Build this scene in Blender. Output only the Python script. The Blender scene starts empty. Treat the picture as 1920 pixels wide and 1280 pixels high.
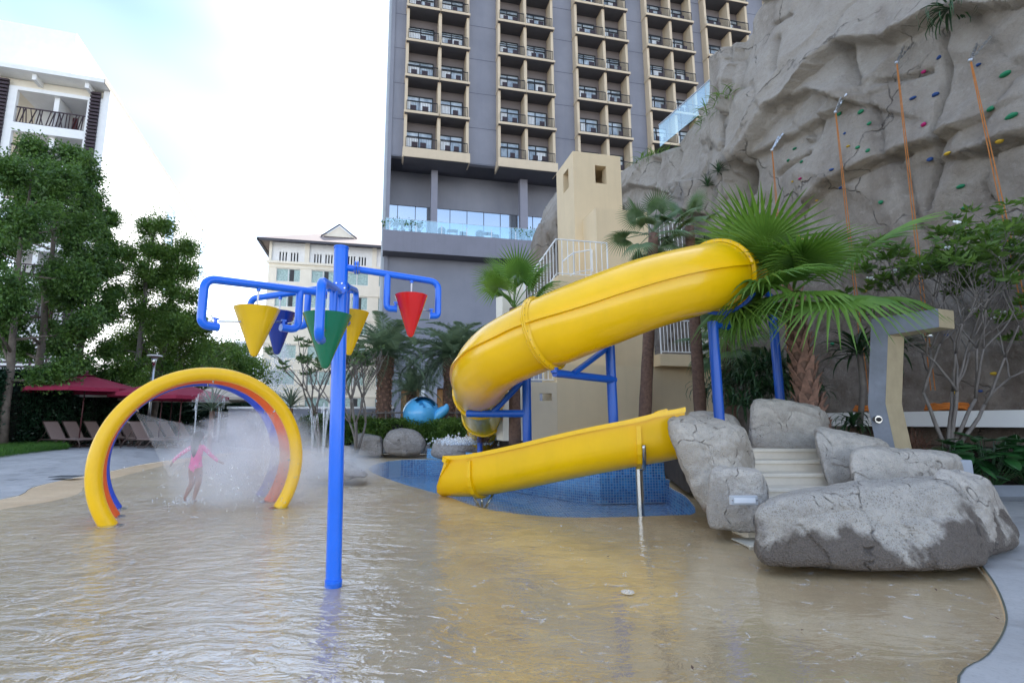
import bpy, bmesh, math, random
import numpy as np
from mathutils import Vector, Matrix, noise as mnoise
from mathutils.geometry import tessellate_polygon
R = math.radians
S = bpy.context.scene
C = S.collection

# ------------------------------------------------------------------ camera
HC = 1.33; F = 960.0; CX = 910.0; PIT = math.atan(150 / 960)
cd = bpy.data.cameras.new('camera'); cam = bpy.data.objects.new('camera', cd); C.objects.link(cam)
cd.sensor_width = 36; cd.lens = 18.0; cd.shift_x = 50 / 1920; cd.clip_start = .05; cd.clip_end = 3000
cam.location = (0, 0, HC); cam.rotation_euler = (math.pi / 2 + PIT, 0, 0)
S.camera = cam

# ------------------------------------------------------------------ sky and sun
SUN_AZ = R(21); SUN_EL = R(48)          # azimuth measured from +Y towards +X
W = bpy.data.worlds.new('World'); S.world = W; W.use_nodes = True
nt = W.node_tree; nt.nodes.clear()
out = nt.nodes.new('ShaderNodeOutputWorld'); bg = nt.nodes.new('ShaderNodeBackground')
sky = nt.nodes.new('ShaderNodeTexSky'); sky.sky_type = 'NISHITA'; sky.sun_disc = False
sky.sun_elevation = SUN_EL; sky.sun_rotation = SUN_AZ
sky.air_density = 1.0; sky.dust_density = 0.7; sky.ozone_density = 1.0
# thin bright high cloud veil over the blue
tc = nt.nodes.new('ShaderNodeTexCoord'); mp = nt.nodes.new('ShaderNodeMapping')
mp.inputs['Scale'].default_value = (1, 1, 2.2); mp.inputs['Location'].default_value = (4.1, 0, 0)
nz = nt.nodes.new('ShaderNodeTexNoise'); nz.inputs['Scale'].default_value = 1.6; nz.inputs['Detail'].default_value = 2.5
nz.inputs['Roughness'].default_value = .55
rp = nt.nodes.new('ShaderNodeValToRGB'); rp.color_ramp.elements[0].position = .38; rp.color_ramp.elements[1].position = .84
mx = nt.nodes.new('ShaderNodeMix'); mx.data_type = 'RGBA'
ml = nt.nodes.new('ShaderNodeMath'); ml.operation = 'MULTIPLY_ADD'; ml.inputs[1].default_value = .38; ml.inputs[2].default_value = .0
sxw = nt.nodes.new('ShaderNodeSeparateXYZ'); nt.links.new(tc.outputs['Generated'], sxw.inputs[0])
hzw = nt.nodes.new('ShaderNodeMapRange'); hzw.interpolation_type = 'SMOOTHSTEP'; hzw.inputs[1].default_value = .36; hzw.inputs[2].default_value = .03; hzw.inputs[3].default_value = .0; hzw.inputs[4].default_value = .8
nt.links.new(sxw.outputs[2], hzw.inputs[0]); mxw = nt.nodes.new('ShaderNodeMath'); mxw.operation = 'ADD'; mxw.use_clamp = True
nt.links.new(tc.outputs['Generated'], mp.inputs[0]); nt.links.new(mp.outputs[0], nz.inputs['Vector'])
nt.links.new(nz.outputs[0], rp.inputs[0]); nt.links.new(rp.outputs[0], ml.inputs[0])
nt.links.new(ml.outputs[0], mxw.inputs[0]); nt.links.new(hzw.outputs[0], mxw.inputs[1]); nt.links.new(mxw.outputs[0], mx.inputs[0]); nt.links.new(sky.outputs[0], mx.inputs[6])
mx.inputs[7].default_value = (9.6, 10.0, 10.4, 1)
nt.links.new(mx.outputs[2], bg.inputs[0]); bg.inputs[1].default_value = .12
nt.links.new(bg.outputs[0], out.inputs[0])
sd = bpy.data.lights.new('sun', 'SUN'); sd.energy = 4.0; sd.angle = R(.5); sd.color = (1, .95, .87)
sun = bpy.data.objects.new('sun', sd); C.objects.link(sun)
sv = Vector((math.sin(SUN_AZ) * math.cos(SUN_EL), math.cos(SUN_AZ) * math.cos(SUN_EL), math.sin(SUN_EL)))
sun.rotation_euler = sv.to_track_quat('Z', 'Y').to_euler(); sun.location = (0, 0, 60)
S.view_settings.view_transform = 'Standard'; S.view_settings.look = 'None'
S.view_settings.exposure = 1.6; S.view_settings.gamma = 1
S.cycles.max_bounces = 8; S.cycles.transparent_max_bounces = 24; S.cycles.volume_bounces = 3
S.cycles.use_adaptive_sampling = True
S.cycles.volume_step_rate = 2.0; S.cycles.volume_max_steps = 48

# ------------------------------------------------------------------ helpers
cp, sp_ = math.cos(PIT), math.sin(PIT)
def ray(px, py):
    u = (px - CX) / F; v = (640 - py) / F
    return Vector((u, cp - v * sp_, sp_ + v * cp))
def A(px, py, Y):                          # point at world depth Y seen at a pixel of the 1920 wide photo
    d = ray(px, py); t = Y / d.y
    return Vector((d.x * t, Y, HC + d.z * t))
def G(px, py, z=0.0):                      # point at height z
    d = ray(px, py); t = (z - HC) / d.z
    return Vector((d.x * t, d.y * t, z))
def PR(p):
    x, y, z = p[0], p[1], p[2] - HC
    zc = y * cp + z * sp_; vc = -y * sp_ + z * cp
    return (CX + F * x / zc, 640 - F * vc / zc)
rnd = random.Random(7)
def U(a, b): return rnd.uniform(a, b)

class MB:
    def __init__(s): s.v = []; s.f = []
    def add(s, vs, fs):
        o = len(s.v); s.v.extend([tuple(v) for v in vs]); s.f.extend([tuple(i + o for i in f) for f in fs]); return s
    def box(s, c, size, M=None):
        c = Vector(c); h = Vector(size) / 2; vs = []
        for x in (-1, 1):
            for y in (-1, 1):
                for z in (-1, 1):
                    p = Vector((x * h.x, y * h.y, z * h.z)); vs.append(c + (M @ p if M else p))
        return s.add(vs, [(0, 1, 3, 2), (4, 6, 7, 5), (0, 4, 5, 1), (2, 3, 7, 6), (0, 2, 6, 4), (1, 5, 7, 3)])
    def hexa(s, p):                        # eight corners: bottom 4 (ccw), top 4
        return s.add(p, [(3, 2, 1, 0), (4, 5, 6, 7), (0, 1, 5, 4), (1, 2, 6, 5), (2, 3, 7, 6), (3, 0, 4, 7)])
    def bar(s, a, b, w, h=None):           # square bar between two points
        a = Vector(a); b = Vector(b); h = h or w; d = (b - a)
        q = d.to_track_quat('Y', 'Z').to_matrix() if d.length > 1e-6 else Matrix.Identity(3)
        return s.box((a + b) / 2, (w, d.length, h), q)
    def tube(s, pts, r, n=10, caps=True, radii=None):
        pts = [Vector(p) for p in pts]; m = len(pts); vs = []; up = None
        for i, p in enumerate(pts):
            t = (pts[min(i + 1, m - 1)] - pts[max(i - 1, 0)])
            t = t.normalized() if t.length > 1e-9 else Vector((0, 0, 1))
            if up is None:
                up = Vector((0, 0, 1)) if abs(t.z) < .9 else Vector((1, 0, 0))
            sdv = t.cross(up)
            if sdv.length < 1e-4: sdv = t.cross(Vector((0, 1, 0)))
            sdv.normalize(); up = sdv.cross(t).normalized()
            rr = radii[i] if radii else r
            for k in range(n):
                a = 2 * math.pi * k / n; vs.append(p + (sdv * math.cos(a) + up * math.sin(a)) * rr)
        fs = []
        for i in range(m - 1):
            for k in range(n):
                k2 = (k + 1) % n; fs.append((i * n + k, i * n + k2, (i + 1) * n + k2, (i + 1) * n + k))
        if caps:
            fs.append(tuple(range(n))[::-1]); fs.append(tuple((m - 1) * n + k for k in range(n)))
        return s.add(vs, fs)
    def cyl(s, a, b, r, r2=None, n=12): return s.tube([a, b], r, n, True, [r, r if r2 is None else r2])
    def prism(s, poly, off):               # polygon of points extruded by vector
        n = len(poly); off = Vector(off); p = [Vector(q) for q in poly]
        vs = p + [q + off for q in p]
        fs = [tuple(range(n)), tuple(range(2 * n - 1, n - 1, -1))] + [(i, i + n, (i + 1) % n + n, (i + 1) % n) for i in range(n)]
        return s.add(vs, fs)
    def sph(s, c, r, n=10, m=7, sc=(1, 1, 1)):
        c = Vector(c); vs = [c + Vector((0, 0, r * sc[2]))]
        for i in range(1, m):
            t = math.pi * i / m
            for k in range(n):
                a = 2 * math.pi * k / n
                vs.append(c + Vector((math.sin(t) * math.cos(a) * sc[0], math.sin(t) * math.sin(a) * sc[1], math.cos(t) * sc[2])) * r)
        vs.append(c - Vector((0, 0, r * sc[2]))); fs = [(0, 1 + k, 1 + (k + 1) % n) for k in range(n)]
        for i in range(m - 2):
            for k in range(n):
                a = 1 + i * n + k; b = 1 + i * n + (k + 1) % n; fs.append((a, a + n, b + n, b))
        e = len(vs) - 1; o = 1 + (m - 2) * n
        fs += [(e, o + (k + 1) % n, o + k) for k in range(n)]
        return s.add(vs, fs)
    def build(s, name, mat, parent=None, smooth=False, sub=None, normals=True):
        off = Vector((0, 0, 0)); q = parent
        while q is not None: off = off + q.location; q = q.parent
        me = bpy.data.meshes.new(name)
        v = np.array(s.v, dtype=np.float64).reshape(-1, 3) - np.array(off)
        me.from_pydata(v.tolist(), [], s.f)
        if mat:
            for m in (mat if isinstance(mat, (list, tuple)) else [mat]): me.materials.append(m)
        if normals:
            bm = bmesh.new(); bm.from_mesh(me); bmesh.ops.recalc_face_normals(bm, faces=bm.faces); bm.to_mesh(me); bm.free()
        if smooth: me.shade_smooth()
        o = bpy.data.objects.new(name, me); C.objects.link(o)
        if parent is not None: o.parent = parent
        return o
def sharp(o, ang=40):
    o.data.set_sharp_from_angle(angle=R(ang)); return o
def bevel(o, w, seg=2):
    m = o.modifiers.new('bevel', 'BEVEL'); m.width = w; m.segments = seg; m.limit_method = 'ANGLE'; m.angle_limit = R(35); return o
def thing(name, label, cat, loc=(0, 0, 0), rz=0, group=None):
    o = bpy.data.objects.new(name, None); C.objects.link(o); o.location = loc; o.rotation_euler = (0, 0, rz)
    o.empty_display_size = .2
    o['label'] = label; o['category'] = cat
    if group: o['group'] = group
    return o
def tag(o, label, cat, group=None, kind=None):
    if label: o['label'] = label
    if cat: o['category'] = cat
    if group: o['group'] = group
    if kind: o['kind'] = kind
    return o
def struct(o): o['kind'] = 'structure'; return o
def dup(o, loc=None, rz=None, label=None, parent=None, top=True):
    c = o.copy(); C.objects.link(c)
    if parent is not None: c.parent = parent
    if top:
        if loc is not None: c.location = loc
        if rz is not None: c.rotation_euler = (0, 0, rz)
        if label: c['label'] = label
    for ch in list(o.children): dup(ch, parent=c, top=False)
    return c
def inst(name, me, parent, M):            # one more object of a shared mesh
    o = bpy.data.objects.new(name, me); C.objects.link(o)
    if parent is not None: o.parent = parent
    o.matrix_basis = M
    return o
def npmesh(name, V, Fq, mat, parent=None, smooth=False):
    me = bpy.data.meshes.new(name); V = np.asarray(V, dtype=np.float32).reshape(-1, 3)
    Fq = np.asarray(Fq, dtype=np.int32); k = Fq.shape[1]
    off = Vector((0, 0, 0)); q = parent
    while q is not None: off = off + q.location; q = q.parent
    V = V - np.array(off, dtype=np.float32)
    me.vertices.add(len(V)); me.vertices.foreach_set('co', V.ravel())
    me.loops.add(Fq.size); me.loops.foreach_set('vertex_index', Fq.ravel())
    me.polygons.add(len(Fq)); me.polygons.foreach_set('loop_start', np.arange(0, Fq.size, k, dtype=np.int32))
    me.update(calc_edges=True); me.validate()
    if mat:
        for m in (mat if isinstance(mat, (list, tuple)) else [mat]): me.materials.append(m)
    if smooth: me.shade_smooth()
    o = bpy.data.objects.new(name, me); C.objects.link(o)
    if parent is not None: o.parent = parent
    return o
def spline(pts, n=8):
    P = [Vector(p) for p in pts]; P = [2 * P[0] - P[1]] + P + [2 * P[-1] - P[-2]]; o = []
    for i in range(1, len(P) - 2):
        for k in range(n):
            t = k / n; a, b, c, d = P[i - 1], P[i], P[i + 1], P[i + 2]
            o.append(.5 * ((2 * b) + (c - a) * t + (2 * a - 5 * b + 4 * c - d) * t * t + (3 * b - a - 3 * c + d) * t ** 3))
    o.append(P[-2]); return o
def fillet(pts, r, n=6):                    # round the corners of a polyline
    P = [Vector(p) for p in pts]; o = [P[0]]
    for i in range(1, len(P) - 1):
        a = (P[i - 1] - P[i]); b = (P[i + 1] - P[i]); rr = min(r, a.length * .48, b.length * .48)
        p0 = P[i] + a.normalized() * rr; p2 = P[i] + b.normalized() * rr
        for k in range(n + 1):
            t = k / n; o.append(p0 * (1 - t) ** 2 + P[i] * 2 * t * (1 - t) + p2 * t * t)
    o.append(P[-1]); return o

# ------------------------------------------------------------------ materials
class N:
    def __init__(s, name):
        s.m = bpy.data.materials.new(name); s.m.use_nodes = True; s.t = s.m.node_tree
        s.b = s.t.nodes['Principled BSDF']; s.o = s.t.nodes['Material Output']; s.pos = None
    def n(s, t, **k):
        x = s.t.nodes.new(t)
        for a, b in k.items():
            if a.startswith('i_'):
                x.inputs[a[2:]].default_value = b
            else: setattr(x, a, b)
        return x
    def l(s, a, b): s.t.links.new(a, b)
    def P(s):
        if s.pos is None:
            g = s.n('ShaderNodeNewGeometry'); s.pos = g.outputs['Position']
        return s.pos
    def noise(s, scale, detail=4, rough=.55, vec=None, dist=0, sc3=None):
        x = s.n('ShaderNodeTexNoise'); x.inputs['Scale'].default_value = scale; x.inputs['Detail'].default_value = detail
        x.inputs['Roughness'].default_value = rough; x.inputs['Distortion'].default_value = dist
        v = vec if vec is not None else s.P()
        if sc3:
            mpn = s.n('ShaderNodeMapping'); mpn.inputs['Scale'].default_value = sc3; s.l(v, mpn.inputs[0]); v = mpn.outputs[0]
        s.l(v, x.inputs['Vector']); return x.outputs[0]
    def ramp(s, fac, a, b, ca=(0, 0, 0), cb=(1, 1, 1)):
        x = s.n('ShaderNodeValToRGB'); e = x.color_ramp.elements; e[0].position = a; e[1].position = b
        e[0].color = (*ca, 1); e[1].color = (*cb, 1); s.l(fac, x.inputs[0]); return x.outputs[0]
    def mix(s, fac, a, b, mode='MIX'):
        x = s.n('ShaderNodeMix', data_type='RGBA', blend_type=mode)
        for v, i in ((fac, 0), (a, 6), (b, 7)):
            if isinstance(v, (tuple, list)): x.inputs[i].default_value = (*v[:3], 1)
            elif isinstance(v, (int, float)): x.inputs[i].default_value = v
            else: s.l(v, x.inputs[i])
        return x.outputs[2]
    def math(s, op, a, b=0.0, c=0.0):
        x = s.n('ShaderNodeMath', operation=op)
        for v, i in ((a, 0), (b, 1), (c, 2)):
            if isinstance(v, (int, float)): x.inputs[i].default_value = v
            else: s.l(v, x.inputs[i])
        return x.outputs[0]
    def bump(s, h, strength=.3, dist=.02, to=None):
        x = s.n('ShaderNodeBump'); x.inputs['Strength'].default_value = strength; x.inputs['Distance'].default_value = dist
        s.l(h, x.inputs['Height']); s.l(x.outputs[0], (to or s.b).inputs['Normal']); return x.outputs[0]
    def col(s, c):
        if isinstance(c, (tuple, list)): s.b.inputs['Base Color'].default_value = (*c[:3], 1)
        else: s.l(c, s.b.inputs['Base Color'])
    def set(s, **k):
        for a, b in k.items(): s.b.inputs[a.replace('_', ' ')].default_value = b
        return s
def M_(name, c, rough=.5, var=.12, scale=3.0, bump=0, bscale=30, metal=0, spec=.5, coat=0, dirt=0, streak=0):
    x = N(name); x.b.inputs['Roughness'].default_value = rough; x.b.inputs['Metallic'].default_value = metal
    x.b.inputs['Specular IOR Level'].default_value = spec; x.b.inputs['Coat Weight'].default_value = coat
    x.b.inputs['Coat Roughness'].default_value = .08
    v = x.noise(scale, 5, .6); lo = tuple(q * (1 - var) for q in c); hi = tuple(min(1, q * (1 + var)) for q in c)
    cc = x.ramp(v, .3, .7, lo, hi)
    if streak:
        st = x.noise(1.2, 5, .6, sc3=(3.0, 3.0, .25)); cc = x.mix(x.math('MULTIPLY', x.ramp(st, .5, .78), streak), cc, tuple(q * .62 for q in c))
    if dirt:
        dn = x.noise(scale * 2.7, 6, .7); cc = x.mix(x.math('MULTIPLY', x.ramp(dn, .5, .75), dirt), cc, tuple(q * .5 for q in c))
    x.col(cc)
    if bump: x.bump(x.noise(bscale, 6, .6), bump, .01)
    return x.m
def leafmat(name, c, c2, rough=.45, trans=.25, scale=1.5):
    x = N(name); v = x.noise(scale, 3, .6); g = x.n('ShaderNodeNewGeometry')
    cc = x.mix(x.ramp(v, .35, .65), c, c2)
    x.col(cc); x.b.inputs['Roughness'].default_value = rough
    tr = x.n('ShaderNodeBsdfTranslucent'); ms = x.n('ShaderNodeMixShader'); ms.inputs[0].default_value = trans
    x.l(x.mix(.3, cc, (c2[0] * 1.6, c2[1] * 1.6, c2[2] * .6)), tr.inputs[0]); x.l(x.b.outputs[0], ms.inputs[1]); x.l(tr.outputs[0], ms.inputs[2]); x.l(ms.outputs[0], x.o.inputs[0])
    return x.m
mt = {}
mt['yellow'] = M_('glossy_yellow_fibreglass', (.94, .55, .0), .26, .05, 1.2, coat=.3, streak=.16, spec=.4, bump=.04, bscale=6)
mt['yellow_in'] = mt['yellow']
mt['hoop_yellow'] = M_('yellow_tube_paint', (.93, .54, .004), .38, .05, 2, streak=.12)
mt['hoop_orange'] = M_('orange_tube_paint', (.80, .12, .02), .35, .04, 2)
mt['hoop_blue'] = M_('blue_tube_paint', (.03, .09, .62), .35, .04, 2)
mt['blue'] = M_('bright_blue_paint', (.003, .15, .80), .28, .06, 2, coat=.2, streak=.10)
mt['dkblue'] = M_('deep_blue_post_paint', (.004, .09, .48), .33, .06, 2)
mt['b_red'] = M_('red_bucket', (.72, .012, .01), .2, .06, 3, coat=.4)
mt['b_green'] = M_('green_bucket', (.003, .17, .08), .2, .06, 3, coat=.4)
mt['b_yellow'] = M_('yellow_bucket', (.86, .52, .004), .22, .06, 3, coat=.4)
mt['b_blue'] = M_('navy_bucket', (.004, .03, .26), .2, .06, 3, coat=.4)
mt['steel'] = M_('brushed_steel', (.55, .55, .54), .22, .05, 9, metal=1)
mt['white'] = M_('white_paint', (.83, .83, .82), .5, .04, 2, streak=.08)
mt['white_trim'] = M_('white_trim', (.80, .80, .79), .5, .03, 2)
mt['cream'] = M_('cream_render', (.74, .62, .45), .8, .05, 1.2, bump=.1, bscale=40, streak=.12)
mt['cream_light'] = M_('pale_cream_render', (.84, .78, .66), .8, .04, 1, streak=.1)
mt['tan'] = M_('sand_coloured_render', (.74, .59, .38), .85, .05, .9, bump=.12, bscale=30, streak=.15)
mt['tower'] = None
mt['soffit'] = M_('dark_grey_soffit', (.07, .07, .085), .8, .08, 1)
mt['brownwall'] = M_('taupe_balcony_wall', (.19, .165, .165), .8, .06, 1)
mt['beigeframe'] = M_('beige_balcony_frame', (.60, .49, .35), .75, .05, .8, streak=.12)
mt['black'] = M_('black_metal', (.012, .013, .016), .4, .1, 3)
mt['darkwood'] = M_('dark_purple_brown_slat', (.045, .026, .035), .6, .2, 4)
mt['door_red'] = M_('dark_red_wood_door', (.10, .012, .014), .5, .2, 3)
mt['wood'] = M_('warm_wood_panel', (.42, .20, .06), .5, .25, 4)
mt['maroon'] = M_('maroon_canvas', (.24, .010, .04), .85, .08, 2, bump=.1, bscale=80)
mt['canvas'] = M_('cream_canvas', (.55, .47, .38), .85, .06, 2, bump=.1, bscale=80)
mt['sling'] = M_('taupe_sling_mesh', (.38, .28, .25), .8, .08, 30, bump=.2, bscale=200)
mt['bronze'] = M_('bronze_frame', (.09, .06, .05), .45, .1, 4)
mt['trunk'] = M_('palm_trunk_fibre', (.145, .085, .062), .9, .35, 14, bump=.8, bscale=26)
mt['boots'] = M_('palm_leaf_base', (.24, .135, .095), .85, .4, 9, bump=.6, bscale=40)
mt['bark'] = M_('grey_bark', (.16, .13, .105), .9, .3, 6, bump=.6, bscale=22)
mt['palebark'] = M_('pale_smooth_bark', (.17, .15, .135), .7, .22, 8, bump=.3, bscale=30)
mt['orange_rope'] = M_('orange_rope', (.46, .17, .04), .85, .15, 12)
mt['chain'] = M_('galvanised_chain', (.55, .56, .58), .3, .1, 9, metal=.9)
mt['leaf_dark'] = leafmat('dark_tree_leaf', (.030, .085, .020), (.135, .25, .05), trans=.33, scale=2.2)
mt['leaf_mid'] = leafmat('tree_leaf', (.05, .12, .022), (.18, .30, .06), trans=.4, scale=2.2)
mt['leaf_pale'] = leafmat('pale_tree_leaf', (.06, .11, .05), (.13, .20, .08), trans=.35)
mt['leaf_lime'] = leafmat('yellow_green_leaf', (.08, .13, .02), (.17, .22, .04), trans=.35)
mt['hedge'] = leafmat('hedge_leaf', (.008, .035, .016), (.022, .07, .03), trans=.12, scale=3)
mt['fan'] = leafmat('fan_palm_leaf', (.085, .20, .03), (.19, .34, .06), .4, .35, 1.2)
mt['fan2'] = leafmat('grey_green_palm_leaf', (.08, .15, .07), (.17, .26, .13), .45, .25, 2)
mt['date'] = leafmat('misty_date_palm_leaf', (.10, .165, .10), (.22, .30, .19), .5, .25, 1.5)  # leaf colour lightened for the mist hanging over these palms
mt['strap'] = leafmat('dark_strap_leaf', (.015, .05, .02), (.05, .12, .045), .35, .15, 3)
mt['agave'] = leafmat('grey_strap_leaf', (.07, .11, .075), (.13, .18, .12), .45, .12, 3)
mt['rust'] = leafmat('brown_purple_grass_blade', (.10, .045, .035), (.22, .12, .08), .7, .2, 6)
mt['broad'] = leafmat('broad_glossy_leaf', (.012, .055, .015), (.03, .12, .03), .3, .15, 4)
mt['grass'] = leafmat('lawn_grass_blade', (.03, .10, .01), (.08, .2, .02), .6, .3, 3)
# stone
def stone(name, base=(.52, .46, .385), dark=(.13, .105, .088), rough=.85, wet=None, wscale=1.4):
    x = N(name); a = x.noise(70, 6, .75); b = x.noise(9, 6, .65); c = x.noise(wscale, 5, .6)
    v = x.n('ShaderNodeTexVoronoi', feature='F1'); v.inputs['Scale'].default_value = 55; x.l(x.P(), v.inputs['Vector'])
    cc = x.ramp(b, .3, .72, tuple(q * .55 for q in base), tuple(min(.8, q * 1.2) for q in base))
    cc = x.mix(x.math('MULTIPLY', x.ramp(a, .5, .60), .8), cc, tuple(q * .55 for q in base))
    cc = x.mix(x.math('MULTIPLY', x.ramp(a, .46, .36), .35), cc, (.75, .73, .7))
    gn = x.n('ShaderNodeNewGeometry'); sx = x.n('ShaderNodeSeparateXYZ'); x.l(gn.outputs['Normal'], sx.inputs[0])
    # paler where facing up, darker on the sides, border broken up by noise
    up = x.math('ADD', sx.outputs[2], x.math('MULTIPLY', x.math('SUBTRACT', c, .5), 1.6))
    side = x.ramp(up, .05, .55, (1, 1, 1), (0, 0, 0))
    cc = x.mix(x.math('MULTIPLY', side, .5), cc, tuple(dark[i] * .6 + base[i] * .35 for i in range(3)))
    if wet:
        sp = x.n('ShaderNodeSeparateXYZ'); x.l(x.P(), sp.inputs[0])
        h = x.math('ADD', sp.outputs[2], x.math('MULTIPLY', x.math('SUBTRACT', c, .5), wet[1]))
        wm = x.ramp(h, max(0, wet[0] - .05), wet[0] + .06, (1, 1, 1), (0, 0, 0))
        # darker stain where splashed
        cc = x.mix(x.math('MULTIPLY', wm, .93), cc, x.mix(x.math('MULTIPLY', x.ramp(a, .45, .6), .7), dark, tuple(q * 2.0 for q in dark)))
        x.l(x.math('MULTIPLY_ADD', wm, -.35, rough), x.b.inputs['Roughness'])
    else: x.b.inputs['Roughness'].default_value = rough
    wv_ = x.n('ShaderNodeVectorMath', operation='MULTIPLY_ADD'); nzc = x.n('ShaderNodeTexNoise'); nzc.inputs['Scale'].default_value = 2.2; x.l(x.P(), nzc.inputs['Vector']); x.l(nzc.outputs[1], wv_.inputs[0]); wv_.inputs[1].default_value = (1.1, 1.1, 1.1); x.l(x.P(), wv_.inputs[2])
    vc = x.n('ShaderNodeTexVoronoi', feature='DISTANCE_TO_EDGE'); vc.inputs['Scale'].default_value = .85; x.l(wv_.outputs[0], vc.inputs['Vector'])
    ck = x.math('MULTIPLY', x.ramp(vc.outputs[0], .0, .014, (1, 1, 1), (0, 0, 0)), x.ramp(b, .45, .6)); cc = x.mix(x.math('MULTIPLY', ck, .8), cc, tuple(q * .45 for q in dark))
    pit = x.n('ShaderNodeTexVoronoi', feature='F1'); pit.inputs['Scale'].default_value = 24; x.l(x.P(), pit.inputs['Vector']); pt_ = x.math('MULTIPLY', x.ramp(pit.outputs[0], .08, .2, (1, 1, 1), (0, 0, 0)), x.ramp(c, .42, .6)); cc = x.mix(x.math('MULTIPLY', pt_, .55), cc, dark)
    x.col(cc)
    hh = x.math('ADD', x.math('MULTIPLY', a, .35), x.math('MULTIPLY', b, 1.0))
    hh = x.math('ADD', hh, x.math('MULTIPLY', v.outputs[0], .35))
    hh = x.math('SUBTRACT', hh, x.math('ADD', ck, x.math('MULTIPLY', pt_, .4)))
    x.bump(hh, .9, .04)
    return x.m
mt['stone'] = stone('grey_boulder_stone')
mt['stone_wet'] = stone('grey_boulder_stone_wetted', (.40, .355, .295), (.075, .058, .046), wet=(.36, 1.5), wscale=1.5)
mt['stone_warm'] = stone('sandy_boulder_stone', (.52, .45, .355), (.20, .155, .12), wet=(.28, .5), wscale=1.5)
mt['stone_far'] = stone('smooth_brown_stone', (.27, .23, .20), (.11, .09, .075), wet=(.05, .05))
# ================================================================== ground, deck, pool
def ss(a, b, x):
    t = max(0, min(1, (x - a) / (b - a))); return t * t * (3 - 2 * t)
def zdeck(x, y): return .035 + .265 * ss(9, 19, y) * ss(2.5, -1.5, x)
concrete = N('grey_exposed_concrete')
_a = concrete.noise(.7, 6, .65); _b = concrete.noise(45, 4, .6); _c = concrete.noise(3.2, 6, .6)
_cc = concrete.ramp(_a, .3, .72, (.33, .33, .33), (.50, .495, .485))
_cc = concrete.mix(concrete.math('MULTIPLY', concrete.ramp(_b, .5, .7), .35), _cc, (.22, .22, .22))
_cc = concrete.mix(concrete.math('MULTIPLY', concrete.ramp(_c, .55, .75), .45), _cc, (.22, .215, .205))
concrete.col(_cc); concrete.l(concrete.ramp(_c, .45, .7, (.75,) * 3, (.3,) * 3), concrete.b.inputs['Roughness'])
concrete.bump(_b, .25, .01)
padm = N('tan_pool_floor')
_a = padm.noise(.8, 6, .7); _b = padm.noise(60, 4, .7); _c = padm.noise(4, 6, .65)
_cc = padm.ramp(_a, .28, .72, (.52, .345, .185), (.78, .58, .35))
_cc = padm.mix(padm.math('MULTIPLY', padm.ramp(_b, .42, .7), .3), _cc, (.27, .18, .10))
_cc = padm.mix(padm.math('MULTIPLY', padm.ramp(_c, .52, .72), .35), _cc, (.36, .265, .165))
_g2 = padm.noise(.35, 5, .6); _cc = padm.mix(padm.math('MULTIPLY', padm.ramp(_g2, .5, .68), .45), _cc, (.44, .36, .255))
padm.col(_cc); padm.b.inputs['Roughness'].default_value = .7; padm.bump(_b, .25, .006)

BL = [G(0, 940), G(60, 917), G(120, 902), G(200, 887), G(280, 870), G(400, 853), G(480, 846), G(560, 846), G(640, 850), G(720, 852), G(800, 853),
      G(870, 863) + Vector((0, .5, 0)), G(960, 876) + Vector((0, .45, 0)), G(1060, 888) + Vector((0, .4, 0)), G(1125, 894) + Vector((0, .4, 0)), G(1240, 892) + Vector((.35, .35, 0)), G(1330, 915), G(1400, 960), Vector((4.3, 6.75, 0)), Vector((4.85, 6.15, 0)), Vector((5.0, 5.6, 0)),
      G(1824, 1045), G(1862, 1095), G(1886, 1150), G(1885, 1190), G(1853, 1240), G(1800, 1280), Vector((1.85, 2.25, 0)), Vector((.9, 1.6, 0)),
      Vector((-.8, .7, 0)), Vector((-3, .1, 0)), Vector((-5.5, .3, 0)), Vector((-7.4, 1.6, 0)), Vector((-8.6, 3.8, 0)), Vector((-8.8, 6.2, 0))]
NB = len(BL)
insw = [1.9] * 3 + [1.5] * 3 + [.5] * 4 + [.1] * 10 + [.03] * 7 + [.6] * 4 + [1.8] * 4
insw = (insw + [1.0] * NB)[:NB]
def closed_spline(P, n):
    o = []; m = len(P)
    for i in range(m):
        a, b, c, d = P[i - 1], P[i], P[(i + 1) % m], P[(i + 2) % m]
        for k in range(n):
            t = k / n; o.append(.5 * ((2 * b) + (c - a) * t + (2 * a - 5 * b + 4 * c - d) * t * t + (3 * b - a - 3 * c + d) * t ** 3))
    return o
SUB = 4
loop = closed_spline(BL, SUB); wl = [insw[i // SUB] * (1 - (i % SUB) / SUB) + insw[(i // SUB + 1) % NB] * ((i % SUB) / SUB) for i in range(len(loop))]
inner = []
for i, p in enumerate(loop):
    t = (loop[(i + 1) % len(loop)] - loop[i - 1]).normalized(); nrm = Vector((-t.y, t.x, 0))
    c = Vector((-2, 8, 0)) - p
    if nrm.dot(c) < 0: nrm = -nrm
    inner.append(p + nrm * wl[i])
n = len(loop)
POOL = [G(690, 876), G(740, 899), G(830, 924), G(900, 947), G(1000, 961), G(1100, 965), G(1250, 961), Vector((3.2, 8.1, 0)), Vector((3.7, 9.8, 0)), Vector((3.9, 11.2, 0)),
        G(1240, 894) + Vector((.1, .1, 0)), G(1125, 896) + Vector((0, .12, 0)), G(1060, 891) + Vector((0, .1, 0)), G(960, 879) + Vector((0, .1, 0)), G(870, 867) + Vector((0, .1, 0)), G(800, 859), G(730, 862)]
pool = closed_spline(POOL, 3)
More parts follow.
